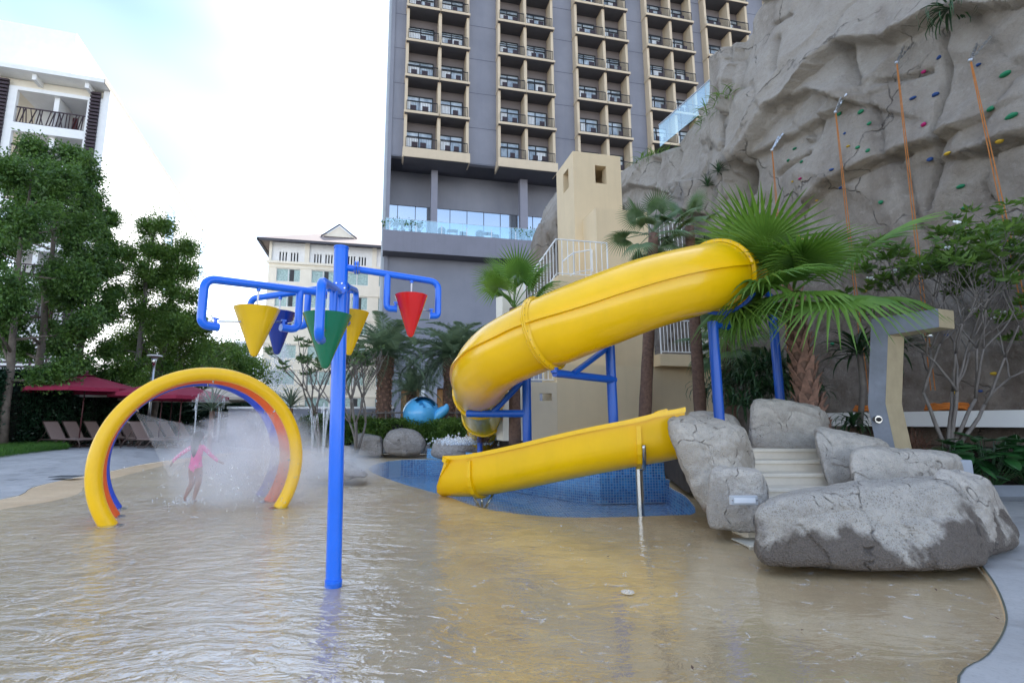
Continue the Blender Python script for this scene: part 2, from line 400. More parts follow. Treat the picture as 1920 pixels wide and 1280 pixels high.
# pool floor pad: flat shallow sheet with the deep basin cut out, and a gently rising beach edge
mb = MB(); polyo = [Vector((p.x, p.y, -.035)) for p in inner]; polyi = [Vector((p.x, p.y, -.035)) for p in pool]
tris = tessellate_polygon([polyo, polyi]); mb.add(polyo + polyi, [tuple(t) for t in tris])
o = n; m_ = 5
rows = []
for k in range(m_ + 1):
    t = k / m_; rows.append([Vector((inner[i].x * (1 - t) + loop[i].x * t, inner[i].y * (1 - t) + loop[i].y * t, -.035 + .066 * t ** 1.1)) for i in range(n)])
for k in range(m_):
    mb.add(rows[k] + rows[k + 1], [(i, (i + 1) % n, n + (i + 1) % n, n + i) for i in range(n)])
struct(mb.build('splash_pad_floor', padm.m))
# dark joint line between pad and deck
mb = MB()
wid = .006
jl = [];
for i, p in enumerate(loop):
    c = (Vector((-2, 8, 0)) - p).normalized(); jl.append((p + c * wid + Vector((0, 0, .033)), p - c * wid + Vector((0, 0, .0385))))
mb.add([q for a in jl for q in a], [(2 * i, 2 * ((i + 1) % n), 2 * ((i + 1) % n) + 1, 2 * i + 1) for i in range(n)])
struct(mb.build('joint_line', M_('dark_green_joint', (.10, .11, .085), .8)))
# deck: lofted from the pad edge outwards
RX0, RX1, RY0, RY1 = -32, 15, -9, 44
ctr = Vector((-2, 6, 0)); deck = MB(); rws = []; m_ = 16
def hit(p):
    d = (p - ctr); ts = []
    if d.x > 1e-6: ts.append((RX1 - ctr.x) / d.x)
    if d.x < -1e-6: ts.append((RX0 - ctr.x) / d.x)
    if d.y > 1e-6: ts.append((RY1 - ctr.y) / d.y)
    if d.y < -1e-6: ts.append((RY0 - ctr.y) / d.y)
    return ctr + d * min(ts)
hp = [hit(p) for p in loop]
for k in range(m_ + 1):
    t = (k / m_) ** 2.2; row = []
    for i in range(n):
        q = loop[i] * (1 - t) + hp[i] * t; row.append(Vector((q.x, q.y, .035 + (zdeck(q.x, q.y) - .035) * min(1, (q - loop[i]).length / 3.0))))
    rws.append(row)
for k in range(m_): deck.add(rws[k] + rws[k + 1], [(i, (i + 1) % n, n + (i + 1) % n, n + i) for i in range(n)])
struct(deck.build('pool_deck', concrete.m))
g = MB(); L = 1500
for (a, b, c, d) in ((-L, L, 43.9, L), (-L, L, -L, -8.9), (-L, -31.9, -8.9, 43.9), (14.9, L, -8.9, 43.9)):
    g.add([(a, c, -.02), (b, c, -.02), (b, d, -.02), (a, d, -.02)], [(0, 1, 2, 3)])
struct(g.build('ground', M_('dull_ground', (.16, .15, .13), .9, .2, .3)))
# deep basin with blue mosaic
def mosaic(name, scale=15.5):
    x = N(name); br = x.n('ShaderNodeTexBrick'); br.offset = 0; br.squash = 1
    gm = x.n('ShaderNodeNewGeometry'); sx = x.n('ShaderNodeSeparateXYZ'); x.l(gm.outputs['Position'], sx.inputs[0])
    sn = x.n('ShaderNodeSeparateXYZ'); x.l(gm.outputs['Normal'], sn.inputs[0])
    isw = x.math('LESS_THAN', x.math('ABSOLUTE', sn.outputs[2]), .5)
    c1 = x.n('ShaderNodeCombineXYZ'); x.l(x.math('MULTIPLY_ADD', sx.outputs[1], -.6, sx.outputs[0]), c1.inputs[0]); x.l(sx.outputs[2], c1.inputs[1])
    c2 = x.n('ShaderNodeCombineXYZ'); x.l(sx.outputs[0], c2.inputs[0]); x.l(sx.outputs[1], c2.inputs[1])
    mv = x.n('ShaderNodeMix', data_type='VECTOR'); x.l(isw, mv.inputs[0]); x.l(c2.outputs[0], mv.inputs[4]); x.l(c1.outputs[0], mv.inputs[5])
    x.l(mv.outputs[1], br.inputs['Vector']); br.inputs['Scale'].default_value = scale
    br.inputs['Brick Width'].default_value = 1; br.inputs['Row Height'].default_value = 1; br.inputs['Mortar Size'].default_value = .1
    br.inputs['Color1'].default_value = (.02, .14, .44, 1); br.inputs['Color2'].default_value = (.10, .42, .80, 1); br.inputs['Mortar'].default_value = (.42, .60, .78, 1)
    x.l(br.outputs[0], x.b.inputs['Base Color']); x.b.inputs['Roughness'].default_value = .15; x.bump(br.outputs['Fac'], -.4, .004); return x.m
mt['mosaic'] = mosaic('blue_mosaic_tile')
m = len(pool)
bs = MB(); bs.add([(p.x, p.y, -.036) for p in pool] + [(p.x, p.y, -.62) for p in pool], [(i, (i + 1) % m, m + (i + 1) % m, m + i) for i in range(m)])
pb = [Vector((p.x, p.y, -.62)) for p in pool]; bs.add(pb, [tuple(t) for t in tessellate_polygon([pb])])
struct(bs.build('pool_basin', mt['mosaic']))
# far pool wall with tile band rising above the water, planter wall along the back
def ribbon(name, pts, z0, z1, th, mat, kind=True):
    b = MB()
    for i in range(len(pts) - 1):
        p, q = Vector(pts[i]), Vector(pts[i + 1]); d = (q - p); d.z = 0; nn = Vector((-d.y, d.x, 0)).normalized() * th
        b.hexa([(p.x, p.y, z0), (q.x, q.y, z0), (q.x + nn.x, q.y + nn.y, z0), (p.x + nn.x, p.y + nn.y, z0),
                (p.x, p.y, z1), (q.x, q.y, z1), (q.x + nn.x, q.y + nn.y, z1), (p.x + nn.x, p.y + nn.y, z1)])
    ob = b.build(name, mat)
    if kind: struct(ob)
    return ob
edge = [G(800, 857), G(870, 866), G(960, 879), G(1060, 891), G(1125, 896), G(1240, 894) + Vector((.1, 0, 0))]
edge2 = [Vector((p.x, p.y + .02, 0)) for p in edge]
ribbon('pool_wall', edge2, -.6, .33, .35, mt['mosaic'])
# ---------------- water
wm = N('shallow_rippled_water'); x = wm
tcw = x.P(); sx = x.n('ShaderNodeSeparateXYZ'); x.l(tcw, sx.inputs[0])
n1 = x.noise(3.9, 3, .55, dist=1.1, sc3=(.62, 1.25, 1)); n2 = x.noise(17, 3, .6, dist=.7, sc3=(.55, 1.2, 1)); n3 = x.noise(1.3, 2, .5)
h = x.math('ADD', x.math('MULTIPLY', n1, .62), x.math('MULTIPLY', n2, .15))
# ripples die out towards the calm thin film at the right; small ones over the deep pool
calm = x.ramp(x.math('ADD', sx.outputs[0], x.math('MULTIPLY', x.math('SUBTRACT', n3, .5), 2.2)), 0, 1)
rpn = calm.node; rpn.color_ramp.elements[0].position = 0
mr = x.n('ShaderNodeMapRange'); mr.inputs[1].default_value = -2.6; mr.inputs[2].default_value = .6; mr.inputs[3].default_value = 1.0; mr.inputs[4].default_value = .10
x.l(x.math('ADD', sx.outputs[0], x.math('MULTIPLY', x.math('SUBTRACT', n3, .5), 2.0)), mr.inputs[0])
far = x.n('ShaderNodeMapRange'); far.inputs[1].default_value = 5.5; far.inputs[2].default_value = 9; far.inputs[3].default_value = 1; far.inputs[4].default_value = .9
x.l(sx.outputs[1], far.inputs[0])
amp = x.math('MULTIPLY', mr.outputs[0], far.outputs[0])
bp = x.n('ShaderNodeBump'); bp.inputs['Distance'].default_value = .115; x.l(x.math('MULTIPLY', h, amp), bp.inputs['Height']); bp.inputs['Strength'].default_value = 1.0
gl = x.n('ShaderNodeBsdfGlossy'); gl.inputs['Roughness'].default_value = .07; x.l(bp.outputs[0], gl.inputs['Normal'])
trn = x.n('ShaderNodeBsdfTransparent'); trn.inputs[0].default_value = (.93, .95, .93, 1)
fr = x.n('ShaderNodeFresnel'); fr.inputs['IOR'].default_value = 1.33; x.l(bp.outputs[0], fr.inputs['Normal'])
ms = x.n('ShaderNodeMixShader'); x.l(x.math('MULTIPLY', fr.outputs[0], .37), ms.inputs[0]); x.l(trn.outputs[0], ms.inputs[1]); x.l(gl.outputs[0], ms.inputs[2])
# foam where the slide lands and where feet and sprays hit
def near(px_, py_, r0, r1):
    vd = x.n('ShaderNodeVectorMath', operation='DISTANCE'); x.l(tcw, vd.inputs[0]); g_ = G(px_, py_); vd.inputs[1].default_value = tuple(g_)
    q = x.n('ShaderNodeMapRange'); q.inputs[1].default_value = r0; q.inputs[2].default_value = r1; q.inputs[3].default_value = 1; q.inputs[4].default_value = 0
    x.l(vd.outputs[0], q.inputs[0]); return q.outputs[0]
fz = x.noise(7, 8, .75, dist=1.2)
msk = x.math('MAXIMUM', near(800, 905, .1, 1.5), x.math('MULTIPLY', near(775, 885, .3, 3.0), .95))
msk = x.math('MAXIMUM', msk, near(355, 938, .05, .55)); msk = x.math('MAXIMUM', msk, x.math('MULTIPLY', near(430, 930, .4, 2.2), .75))
msk = x.math('MAXIMUM', msk, x.math('MULTIPLY', near(600, 870, .3, 1.8), .6))
fo = x.ramp(x.math('ADD', fz, x.math('MULTIPLY', x.math('SUBTRACT', msk, 1), .55)), .42, .60)
df = x.n('ShaderNodeBsdfDiffuse'); df.inputs[0].default_value = (.82, .85, .88, 1)
m2 = x.n('ShaderNodeMixShader'); x.l(x.math('MULTIPLY', fo, .85), m2.inputs[0]); x.l(ms.outputs[0], m2.inputs[1]); x.l(df.outputs[0], m2.inputs[2])
x.l(m2.outputs[0], x.o.inputs[0]); x.t.nodes.remove(x.b)
wp = [Vector((p.x, p.y, 0)) for p in loop]
wmb = MB(); wmb.add(wp, [tuple(t) for t in tessellate_polygon([wp])]); struct(wmb.build('water', wm.m))
# upper planting ground at the right and behind the pool
soil = M_('dark_planting_soil', (.055, .04, .028), .95, .3, 5, bump=.5, bscale=25)
up = [Vector((5.5, 7.4, 0)), Vector((5.45, 9.63, 0)), Vector((3.72, 9.63, 0)), Vector((3.75, 10.0, 0)), edge[5] + Vector((.05, .3, 0)), edge[4] + Vector((0, .35, 0)), edge[3] + Vector((0, .35, 0)), edge[2] + Vector((0, .4, 0)),
      Vector((.2, 17, 0)), Vector((-.3, 19.5, 0)), Vector((-.3, 29, 0)), Vector((12.5, 29, 0)), Vector((13, 9.9, 0)), Vector((7.2, 9.9, 0)), Vector((6.2, 8.2, 0))]
um = MB(); um.prism([(p.x, p.y, .05) for p in up], (0, 0, .75)); struct(um.build('planting_bed', soil))
um = MB(); um.prism([Vector(q) for q in ((6.3, 8.3, .03), (7.2, 10, .03), (13, 10, .03), (13, 8.9, .03), (7.4, 8.95, .03))], (0, 0, .2)); struct(um.build('low_planting_bed', soil))
# kerb of the bed at the right deck
kb = MB(); kb.tube([Vector(q) for q in ((13, 8.8, .12), (9, 8.82, .12), (7.6, 8.86, .12), (6.6, 8.3, .12))], .16, 4)
tag(kb.build('bed_kerb', M_('bluish_concrete_kerb', (.22, .24, .27), .8, .1, 3, bump=.2)), 'low grey concrete kerb edging the broad-leaved planting at the right edge', 'kerb')

# ================================================================== wall helper
def wallgrid(mb, O, d, nrm, u0, u1, z0, z1, holes, th):
    us = sorted({u0, u1, *[h for q in holes for h in q[:2]]}); zs = sorted({z0, z1, *[h for q in holes for h in q[2:4]]})
    us = [u for u in us if u0 <= u <= u1]; zs = [z for z in zs if z0 <= z <= z1]
    O = Vector((O.x, O.y, 0)); P_ = lambda u, z, k=0: O + d * u + Vector((0, 0, z)) - nrm * k
    for i in range(len(us) - 1):
        for j in range(len(zs) - 1):
            cu = (us[i] + us[i + 1]) / 2; cz = (zs[j] + zs[j + 1]) / 2
            if any(h[0] < cu < h[1] and h[2] < cz < h[3] for h in holes): continue
            mb.add([P_(us[i], zs[j]), P_(us[i + 1], zs[j]), P_(us[i + 1], zs[j + 1]), P_(us[i], zs[j + 1])], [(0, 1, 2, 3)])
            mb.add([P_(us[i], zs[j], th), P_(us[i + 1], zs[j], th), P_(us[i + 1], zs[j + 1], th), P_(us[i], zs[j + 1], th)], [(3, 2, 1, 0)])
    for (a, b, c, e) in list(holes) + [(u0, u1, z0, z1)]:
        q = [P_(a, c), P_(b, c), P_(b, e), P_(a, e)]; w = [P_(a, c, th), P_(b, c, th), P_(b, e, th), P_(a, e, th)]
        mb.add(q + w, [(i, (i + 1) % 4, 4 + (i + 1) % 4, 4 + i) for i in range(4)])
def frm(d, nrm): return Matrix((( d.x, -nrm.x, 0), (d.y, -nrm.y, 0), (0, 0, 1)))   # local x along wall, local y into wall
class Plane:
    def __init__(s, O, d):
        s.O = Vector((O.x, O.y, 0)); s.d = Vector((d[0], d[1], 0)).normalized(); s.n = Vector((s.d.y, -s.d.x, 0)); s.M = frm(s.d, s.n)
    def uz(s, px, py, off=0):
        r = ray(px, py); o = s.O + s.n * off; t = (o - Vector((0, 0, HC))).dot(s.n) / r.dot(s.n); p = Vector((0, 0, HC)) + r * t
        return (p - o).dot(s.d), p.z
    def p(s, u, z, off=0): return s.O + s.d * u + s.n * off + Vector((0, 0, z))
    def box(s, mb, u0, u1, z0, z1, o0, o1):   # off from wall, towards the camera positive
        c = s.p((u0 + u1) / 2, (z0 + z1) / 2, (o0 + o1) / 2); mb.box(c, (abs(u1 - u0), abs(o1 - o0), abs(z1 - z0)), s.M); return mb

glassm = N('window_glass_reflecting'); glassm.set(Roughness=.04, Metallic=0.0); glassm.b.inputs['Base Color'].default_value = (.05, .07, .08, 1)
glassm.b.inputs['Specular IOR Level'].default_value = 1.0; glassm.b.inputs['Coat Weight'].default_value = 1.0; glassm.b.inputs['Coat Roughness'].default_value = .03; glassm.b.inputs['Coat IOR'].default_value = 2.2
mt['glass'] = glassm.m
sg = N('sky_reflecting_glass'); sg.set(Roughness=.05, Metallic=.85); sg.b.inputs['Base Color'].default_value = (.60, .66, .72, 1); mt['skyglass'] = sg.m
cg = N('clear_railing_glass'); gl2 = cg.n('ShaderNodeBsdfGlossy'); gl2.inputs[0].default_value = (.8, .92, .95, 1); gl2.inputs['Roughness'].default_value = .03
t2 = cg.n('ShaderNodeBsdfTransparent'); t2.inputs[0].default_value = (.80, .92, .94, 1); m3 = cg.n('ShaderNodeMixShader'); m3.inputs[0].default_value = .28
cg.l(t2.outputs[0], m3.inputs[1]); cg.l(gl2.outputs[0], m3.inputs[2]); cg.l(m3.outputs[0], cg.o.inputs[0]); mt['railglass'] = cg.m
_bg = N('curtained_balcony_glass'); _bg.col(_bg.ramp(_bg.noise(.9, 3, .6), .35, .65, (.22, .28, .33), (.60, .68, .74))); _bg.set(Roughness=.06); _bg.b.inputs['Coat Weight'].default_value = 1; _bg.b.inputs['Coat IOR'].default_value = 2.0; mt['bglass'] = _bg.m
mt['curtain'] = M_('pale_curtain', (.42, .50, .54), .8, .3, 8); mt['curtain_w'] = M_('white_curtain', (.80, .84, .88), .7, .08, 6)
mt['teal'] = M_('pale_teal_curtained_pane', (.30, .44, .42), .25, .35, 5, spec=.8)

# ================================================================== grey hotel tower
tw = N('grey_violet_render'); x = tw; sx = x.n('ShaderNodeSeparateXYZ'); x.l(x.P(), sx.inputs[0])
n1 = x.noise(.25, 5, .6); cc = x.ramp(n1, .3, .7, (.195, .202, .24), (.25, .257, .30))
st = x.noise(.9, 5, .6, sc3=(1, 1, .12)); cc = x.mix(x.math('MULTIPLY', x.ramp(st, .5, .8), .25), cc, (.13, .14, .19))
x.col(cc); x.b.inputs['Roughness'].default_value = .75; x.bump(x.noise(12, 4, .6), .08, .01); mt['tower'] = tw.m
TP = Plane(A(719, 520, 45), (.978, .21))
tower = thing('hotel_tower', 'tall grey violet hotel tower with stacked beige balconies behind the slide', 'hotel', tuple(TP.p(18, 0, -8)))
zB = TP.uz(757, 274, 1.2)[1]; FH = (TP.uz(765, 5, 1.2)[1] - TP.uz(758, 274, 1.2)[1]) / 4
print('tower zB', zB, 'FH', FH)
gpix = [((757, 274), (823, 283), (880, 287)), ((936, 297), (990, 304), (1045, 311)), ((1087, 270), (1144, 285), (1189, 278)), ((1224, 232), (1272, 225), (1312, 195)), ((1332, 125), (1375, 82), (1408, 60))]
groups = [[TP.uz(*q, 1.2)[0] for q in gq] for gq in gpix]
print('groups', groups)
groups.append([groups[4][2] + 3.0, groups[4][2] + 5.6, groups[4][2] + 8.2])
NF = 10; TOP = 78; UW = groups[5][2] + 4
zR = TP.uz(728, 291)[1]                     # underside of the upper facade
wb = MB(); prev = 0.35
holes = [(gq[0] + .05, gq[2] - .05, zB - .9, zB + FH * NF) for gq in groups]
wallgrid(wb, TP.O, TP.d, TP.n, prev, UW, zR, TOP, holes, .5)
TP.box(wb, 0, .35, 0, TOP, -.6, .12)
wo = wb.build('facade_wall', mt['tower'], tower)
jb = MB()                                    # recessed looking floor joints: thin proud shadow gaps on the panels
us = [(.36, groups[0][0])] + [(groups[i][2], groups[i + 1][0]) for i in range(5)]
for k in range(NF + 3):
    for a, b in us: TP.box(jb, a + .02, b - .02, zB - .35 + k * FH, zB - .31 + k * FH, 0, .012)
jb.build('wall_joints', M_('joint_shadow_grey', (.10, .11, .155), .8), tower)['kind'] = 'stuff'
sb = MB(); TP.box(sb, 0.02, UW, 0, TOP - .2, -16, -3.2); sb.build('core_wall', mt['tower'], tower)
lft = MB(); TP.box(lft, -.25, 0, 0, TOP, -16, -.1); lft.build('side_wall', M_('lit_side_render', (.42, .46, .50), .7, .05, 1), tower)  # tower side painted paler than the front for the brighter light there
# shared balcony meshes
def mkmesh(fn, name, mat):
    b = MB(); fn(b); o_ = b.build(name, mat); me = o_.data; bpy.data.objects.remove(o_); return me
Wb = sum((gq[1] - gq[0]) + (gq[2] - gq[1]) for gq in groups[:5]) / 10
def slab_fn(b): b.box((0, -.2, -.12), (Wb + .1, 1.9, .24))
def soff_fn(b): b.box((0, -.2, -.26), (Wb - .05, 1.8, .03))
def rail_fn(b):
    b.box((0, -1.06, 1.02), (Wb - .3, .06, .06)); b.box((0, -1.06, .1), (Wb - .3, .035, .035))
    k = 19
    for i in range(k): b.box((-(Wb - .36) / 2 + (Wb - .36) * i / (k - 1), -1.06, .55), (.02 if 0 < i < k - 1 else .05, .02 if 0 < i < k - 1 else .05, .95))
def frame_fn(b):
    w = Wb * .80; x0 = -Wb / 2 + .12
    for xx in (x0, x0 + w * .5, x0 + w): b.box((xx, .42, 1.26), (.07, .1, 2.5))
    for zz in (.04, 2.0, 2.48): b.box((x0 + w / 2, .42, zz), (w, .1, .07))
def glass_fn(b):
    w = Wb * .80; x0 = -Wb / 2 + .12; b.box((x0 + w / 2, .48, 1.26), (w, .02, 2.46))
def back_fn(b):
    w = Wb * .80; x0 = -Wb / 2; b.box((0, .62, FH / 2 - .1), (Wb, .2, FH)); 
def curt_fn(b):
    w = Wb * .80; x0 = -Wb / 2 + .12
    b.box((x0 + w * .27, .455, 1.05), (w * .44, .012, 1.9))
def curt2_fn(b):
    w = Wb * .80; x0 = -Wb / 2 + .12; b.box((x0 + w * .74, .455, 1.0), (w * .36, .012, 1.9)); b.box((x0 + w * .12, .455, 1.0), (w * .16, .012, 1.9))
def seat_fn(b):
    b.box((0, -.45, .42), (.5, .5, .08)); b.box((0, -.70, .60), (.5, .06, .44)); b.box((0, -.45, .19), (.4, .4, .38))
fins = MB()
for gq in groups:
    for j, u in enumerate(gq):
        a = u - .13 if j else u; b_ = u + .13 if j < 2 else u + .0
        f_ = MB(); TP.box(f_, (u if j == 0 else u - .15 if j == 1 else u - .26), (u + .26 if j == 0 else u + .15 if j == 1 else u), zB - .85, zB + FH * NF, -.75, .82)
        f_.build('fin', mt['beigeframe'], tower)
    b_ = MB(); TP.box(b_, gq[0] - .08, gq[2] + .08, zB - .95, zB - .02, -.3, 1.18); b_.build('base_beam', mt['beigeframe'], tower)
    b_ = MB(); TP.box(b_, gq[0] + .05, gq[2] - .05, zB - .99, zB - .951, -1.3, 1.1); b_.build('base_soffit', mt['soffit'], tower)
ms_ = {k: mkmesh(f, k, mt[m]) for k, f, m in (('slab', slab_fn, 'beigeframe'), ('soffit', soff_fn, 'soffit'), ('railing', rail_fn, 'black'), ('door_frame', frame_fn, 'black'),
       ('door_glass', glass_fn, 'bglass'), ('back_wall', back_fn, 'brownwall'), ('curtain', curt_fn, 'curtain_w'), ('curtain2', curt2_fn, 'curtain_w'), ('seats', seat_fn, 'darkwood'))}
Mz = TP.M.to_4x4()
for gi, gq in enumerate(groups):
    for j in (0, 1):
        cu = (gq[j] + gq[j + 1]) / 2; wsc = (gq[j + 1] - gq[j]) / Wb
        for k in range(NF):
            if gi == 5 and k < 1: continue
            root = inst('balcony', ms_['slab'], tower, Matrix.Translation(TP.p(cu, zB + k * FH) - tower.location) @ Mz @ Matrix.Diagonal((wsc, 1, 1, 1)))
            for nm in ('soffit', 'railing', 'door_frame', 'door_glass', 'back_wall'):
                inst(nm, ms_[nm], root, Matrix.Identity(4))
            r_ = rnd.random()
            if r_ < .9: inst('curtain', ms_['curtain' if r_ < .5 else 'curtain2'], root, Matrix.Identity(4))
            for xx in ((-.6, .3) if rnd.random() < .75 else (.1,)): inst('balcony_seat', ms_['seats'], root, Matrix.Translation((xx + U(-.15, .15), 0, 0)))
# podium: recessed wall, glazing, columns, terrace slab
zT = TP.uz(717, 430, 1.6)[1]; zT0 = TP.uz(715, 469, 1.6)[1]
u1c = groups[1][2] + 6
pw = MB(); zg = TP.uz(735, 383, -3)[1]
TP.box(pw, .35, UW, zg, zR + .3, -3.3, -3.0); pw.build('recess_wall', mt['tower'], tower)
pw = MB(); TP.box(pw, .35, UW, zR - .02, zR + .3, -3.2, -.5); pw.build('recess_soffit', mt['soffit'], tower)
gw = MB(); TP.box(gw, .35, UW, zT, zg, -3.22, -3.1); gw.build('terrace_glazing', mt['skyglass'], tower)
mu = MB()
for k in range(16): u = 1.2 + k * 1.75; TP.box(mu, u - .03, u + .03, zT, zg, -3.1, -3.06)
mu.build('glazing_mullion', mt['soffit'], tower)
b_ = MB(); TP.box(b_, .5, 5.6, zT, zT + 1.1, -3.05, -2.2); TP.box(b_, .5, 5.6, zT + 1.1, zT + 1.5, -3.05, -2.9); b_.build('bar_counter', mt['soffit'], tower)
for (pa, pb_) in (((808, 380), (820, 380)), ((975, 380), (989, 380))):
    ua = TP.uz(*pa, -1)[0]; ub = TP.uz(*pb_, -1)[0]; b_ = MB(); TP.box(b_, ua, ub, zT, zR + .1, -1.6, -.9); b_.build('column', M_('pale_grey_column', (.24, .24, .29), .75, .05, 1), tower)
b_ = MB(); TP.box(b_, -.15, UW, zT0, zT, -3, 1.6); b_.build('terrace_slab', M_('grey_terrace_render', (.20, .20, .24), .75, .06, .6, streak=.25), tower)
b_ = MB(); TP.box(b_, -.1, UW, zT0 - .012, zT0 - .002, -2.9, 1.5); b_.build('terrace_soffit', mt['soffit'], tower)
b_ = MB(); hs = []
ud0 = TP.uz(752, 740)[0]; ud1 = TP.uz(872, 740)[0]
wallgrid(b_, TP.O, TP.d, TP.n, 0, UW, 0, zT0, [(ud0, ud1, .3, 4.3)], .6); b_.build('base_wall', mt['tower'], tower)
b_ = MB()
for k in range(6): TP.box(b_, ud0 + (ud1 - ud0) * k / 6 + .04, ud0 + (ud1 - ud0) * (k + 1) / 6 - .04, .3, 4.25, -.8, -.65)
b_.build('wood_panel', mt['wood'], tower)
for k in range(3):
    uu = ud0 + (ud1 - ud0) * (k * 2 + 1) / 6
    d_ = MB(); TP.box(d_, uu - .5, uu + .5, .32, 3.0, -.64, -.55)
    for zz in (.9, 1.6, 2.3): TP.box(d_, uu - .35, uu + .35, zz - .25, zz + .25, -.55, -.5)
    d_.build('door', M_('carved_door', (.24, .12, .05), .5, .3, 5), tower)
ua = TP.uz(795, 740, .5)[0]; b_ = MB(); TP.box(b_, ua, ua + 1.1, 0, 4.4, -.3, .9); b_.build('entrance_column', M_('grey_column', (.30, .31, .35), .7), tower)
b_ = MB(); TP.box(b_, ua - .35, ua, 0, 4.4, -.3, .92); b_.build('entrance_column_edge', mt['white'], tower)
# glass balustrade of the terrace
gz = MB(); uE = TP.uz(1003, 450, 1.5)[0]
k = 0; u = 0.0
bal = thing('terrace_balustrade', 'clear glass balustrade along the edge of the hotel terrace', 'balustrade', tuple(TP.p(5, zT + .002, 1.5)))
while u < uE + 2:
    b_ = MB(); TP.box(b_, u + .02, u + 2.3, zT + .06, zT + 1.15, 1.45, 1.47); b_.build('glass_panel', mt['railglass'], bal)
    b_ = MB(); TP.box(b_, u + .35, u + .43, zT + .004, zT + .8, 1.48, 1.53); b_.build('post', mt['steel'], bal); u += 2.33
b_ = MB(); TP.box(b_, 0, uE + 2, zT + 1.16, zT + 1.19, 1.44, 1.48); b_.build('handrail', mt['steel'], bal)
wick = M_('grey_blue_wicker', (.09, .12, .15), .7, .2, 20, bump=.3)
def tchair(b):
    pts = [Vector((.33 * math.cos(a), .33 * math.sin(a), 0)) for a in [R(-20 + i * 22) for i in range(11)]]
    for i in range(10):
        a, c = pts[i], pts[i + 1]; h0 = .62 + .28 * math.sin(math.pi * i / 10); h1 = .62 + .28 * math.sin(math.pi * (i + 1) / 10)
        b.add([a + Vector((0, 0, .1)), c + Vector((0, 0, .1)), c * 1.15 + Vector((0, 0, h1)), a * 1.15 + Vector((0, 0, h0)),
               a * .9 + Vector((0, 0, .1)), c * .9 + Vector((0, 0, .1)), c * 1.05 + Vector((0, 0, h1)), a * 1.05 + Vector((0, 0, h0))],
              [(0, 1, 2, 3), (7, 6, 5, 4), (3, 2, 6, 7), (0, 4, 5, 1), (0, 3, 7, 4), (1, 5, 6, 2)])
ch0 = thing('terrace_chair', 'x', 'chair', (0, 0, 0)); b_ = MB(); tchair(b_); b_.build('shell', wick, ch0)
b_ = MB(); b_.cyl((0, 0, .02), (0, 0, .42), .27, .3, 12); b_.build('seat', wick, ch0)
for s1 in (-1, 1):
    for s2 in (-1, 1): b_ = MB(); b_.cyl((s1 * .2, s2 * .2, 0), (s1 * .2, s2 * .2, .1), .02, None, 6); b_.build('leg', mt['black'], ch0)
tb0 = thing('terrace_table', 'x', 'table', (0, 0, 0)); b_ = MB(); b_.box((0, 0, .74), (1.0, .8, .04)); b_.build('top', M_('pale_table_top', (.55, .6, .62), .4), tb0)
for s1 in (-1, 1):
    for s2 in (-1, 1): b_ = MB(); b_.box((s1 * .44, s2 * .34, .36), (.05, .05, .71)); b_.build('leg', wick, tb0)
spots = [('terrace chair left of the left table on the hotel terrace', 828, 427, 0), ('terrace chair right of the left table on the hotel terrace', 869, 433, 1),
         ('terrace chair left of the middle table on the hotel terrace', 899, 436, 0), ('terrace chair right of the middle table on the hotel terrace', 929, 439, 1),
         ('lone curved wicker chair near the potted plants at the right end of the hotel terrace', 962, 443, 0)]
first = True
for lab, px_, py_, fl in spots:
    u = TP.uz(px_, py_, .6)[0]; p = TP.p(u, zT + .002, .6); rz = math.atan2(TP.d.y, TP.d.x) + (math.pi if fl == 0 else 0) - math.pi / 2
    if first: o_ = ch0; o_.location = p; o_.rotation_euler.z = rz + math.pi / 2; first = False
    else: o_ = dup(ch0, p, rz + math.pi / 2)
    o_['label'] = 'curved wicker ' + lab if 'lone' not in lab else lab; o_['group'] = 'wicker chairs on the hotel terrace'
first = True
for lab, px_, py_ in (('square table between two wicker chairs at the left of the hotel terrace', 848, 430), ('square table between two wicker chairs in the middle of the hotel terrace', 914, 438)):
    u = TP.uz(px_, py_, .6)[0]; p = TP.p(u, zT + .002, .6)
    if first: o_ = tb0; o_.location = p; first = False
    else: o_ = dup(tb0, p)
    o_.rotation_euler.z = math.atan2(TP.d.y, TP.d.x)
    o_['label'] = lab; o_['group'] = 'tables on the hotel terrace'

# ================================================================== white building at the left
WP = Plane(A(196, 165, 34), (.958, .286)); WS = Plane(WP.O, (-.286, .958)); WS.n = -WS.n; WS.M = frm(WS.d, WS.n)
zr = WP.uz(195, 162)[1]
wbld = thing('white_apartment_building', 'white apartment block with dark louvre strips and deep balconies behind the left trees', 'building', tuple(WP.p(-8, 0, -5)))
ub0 = WP.uz(28, 200)[0]; ub1 = WP.uz(163, 200)[0]; um_ = WP.uz(101, 200)[0]; zt = WP.uz(162, 187)[1]; ztl = WP.uz(30, 168)[1]
zf = WP.uz(158, 246)[1]; FHW = zf - WP.uz(150, 313)[1]; FHW = max(2.8, min(3.6, FHW)); print('white', zr, ub0, ub1, zt, zf, FHW)
zt = (zt + ztl) / 2; hb = zt - zf; nfl = int(zf // FHW)
hol = [(ub0, ub1, zf - k * FHW, zf - k * FHW + hb - (0 if k == 0 else .25)) for k in range(nfl)]
hol2 = [(ub0 - 9.5, ub0 - 3.2, a_[2], a_[3]) for a_ in hol]
b_ = MB(); wallgrid(b_, WP.O, WP.d, WP.n, -26, -.0, 0, zr - 1.0, hol + hol2, .3); b_.build('front_wall', mt['white'], wbld)
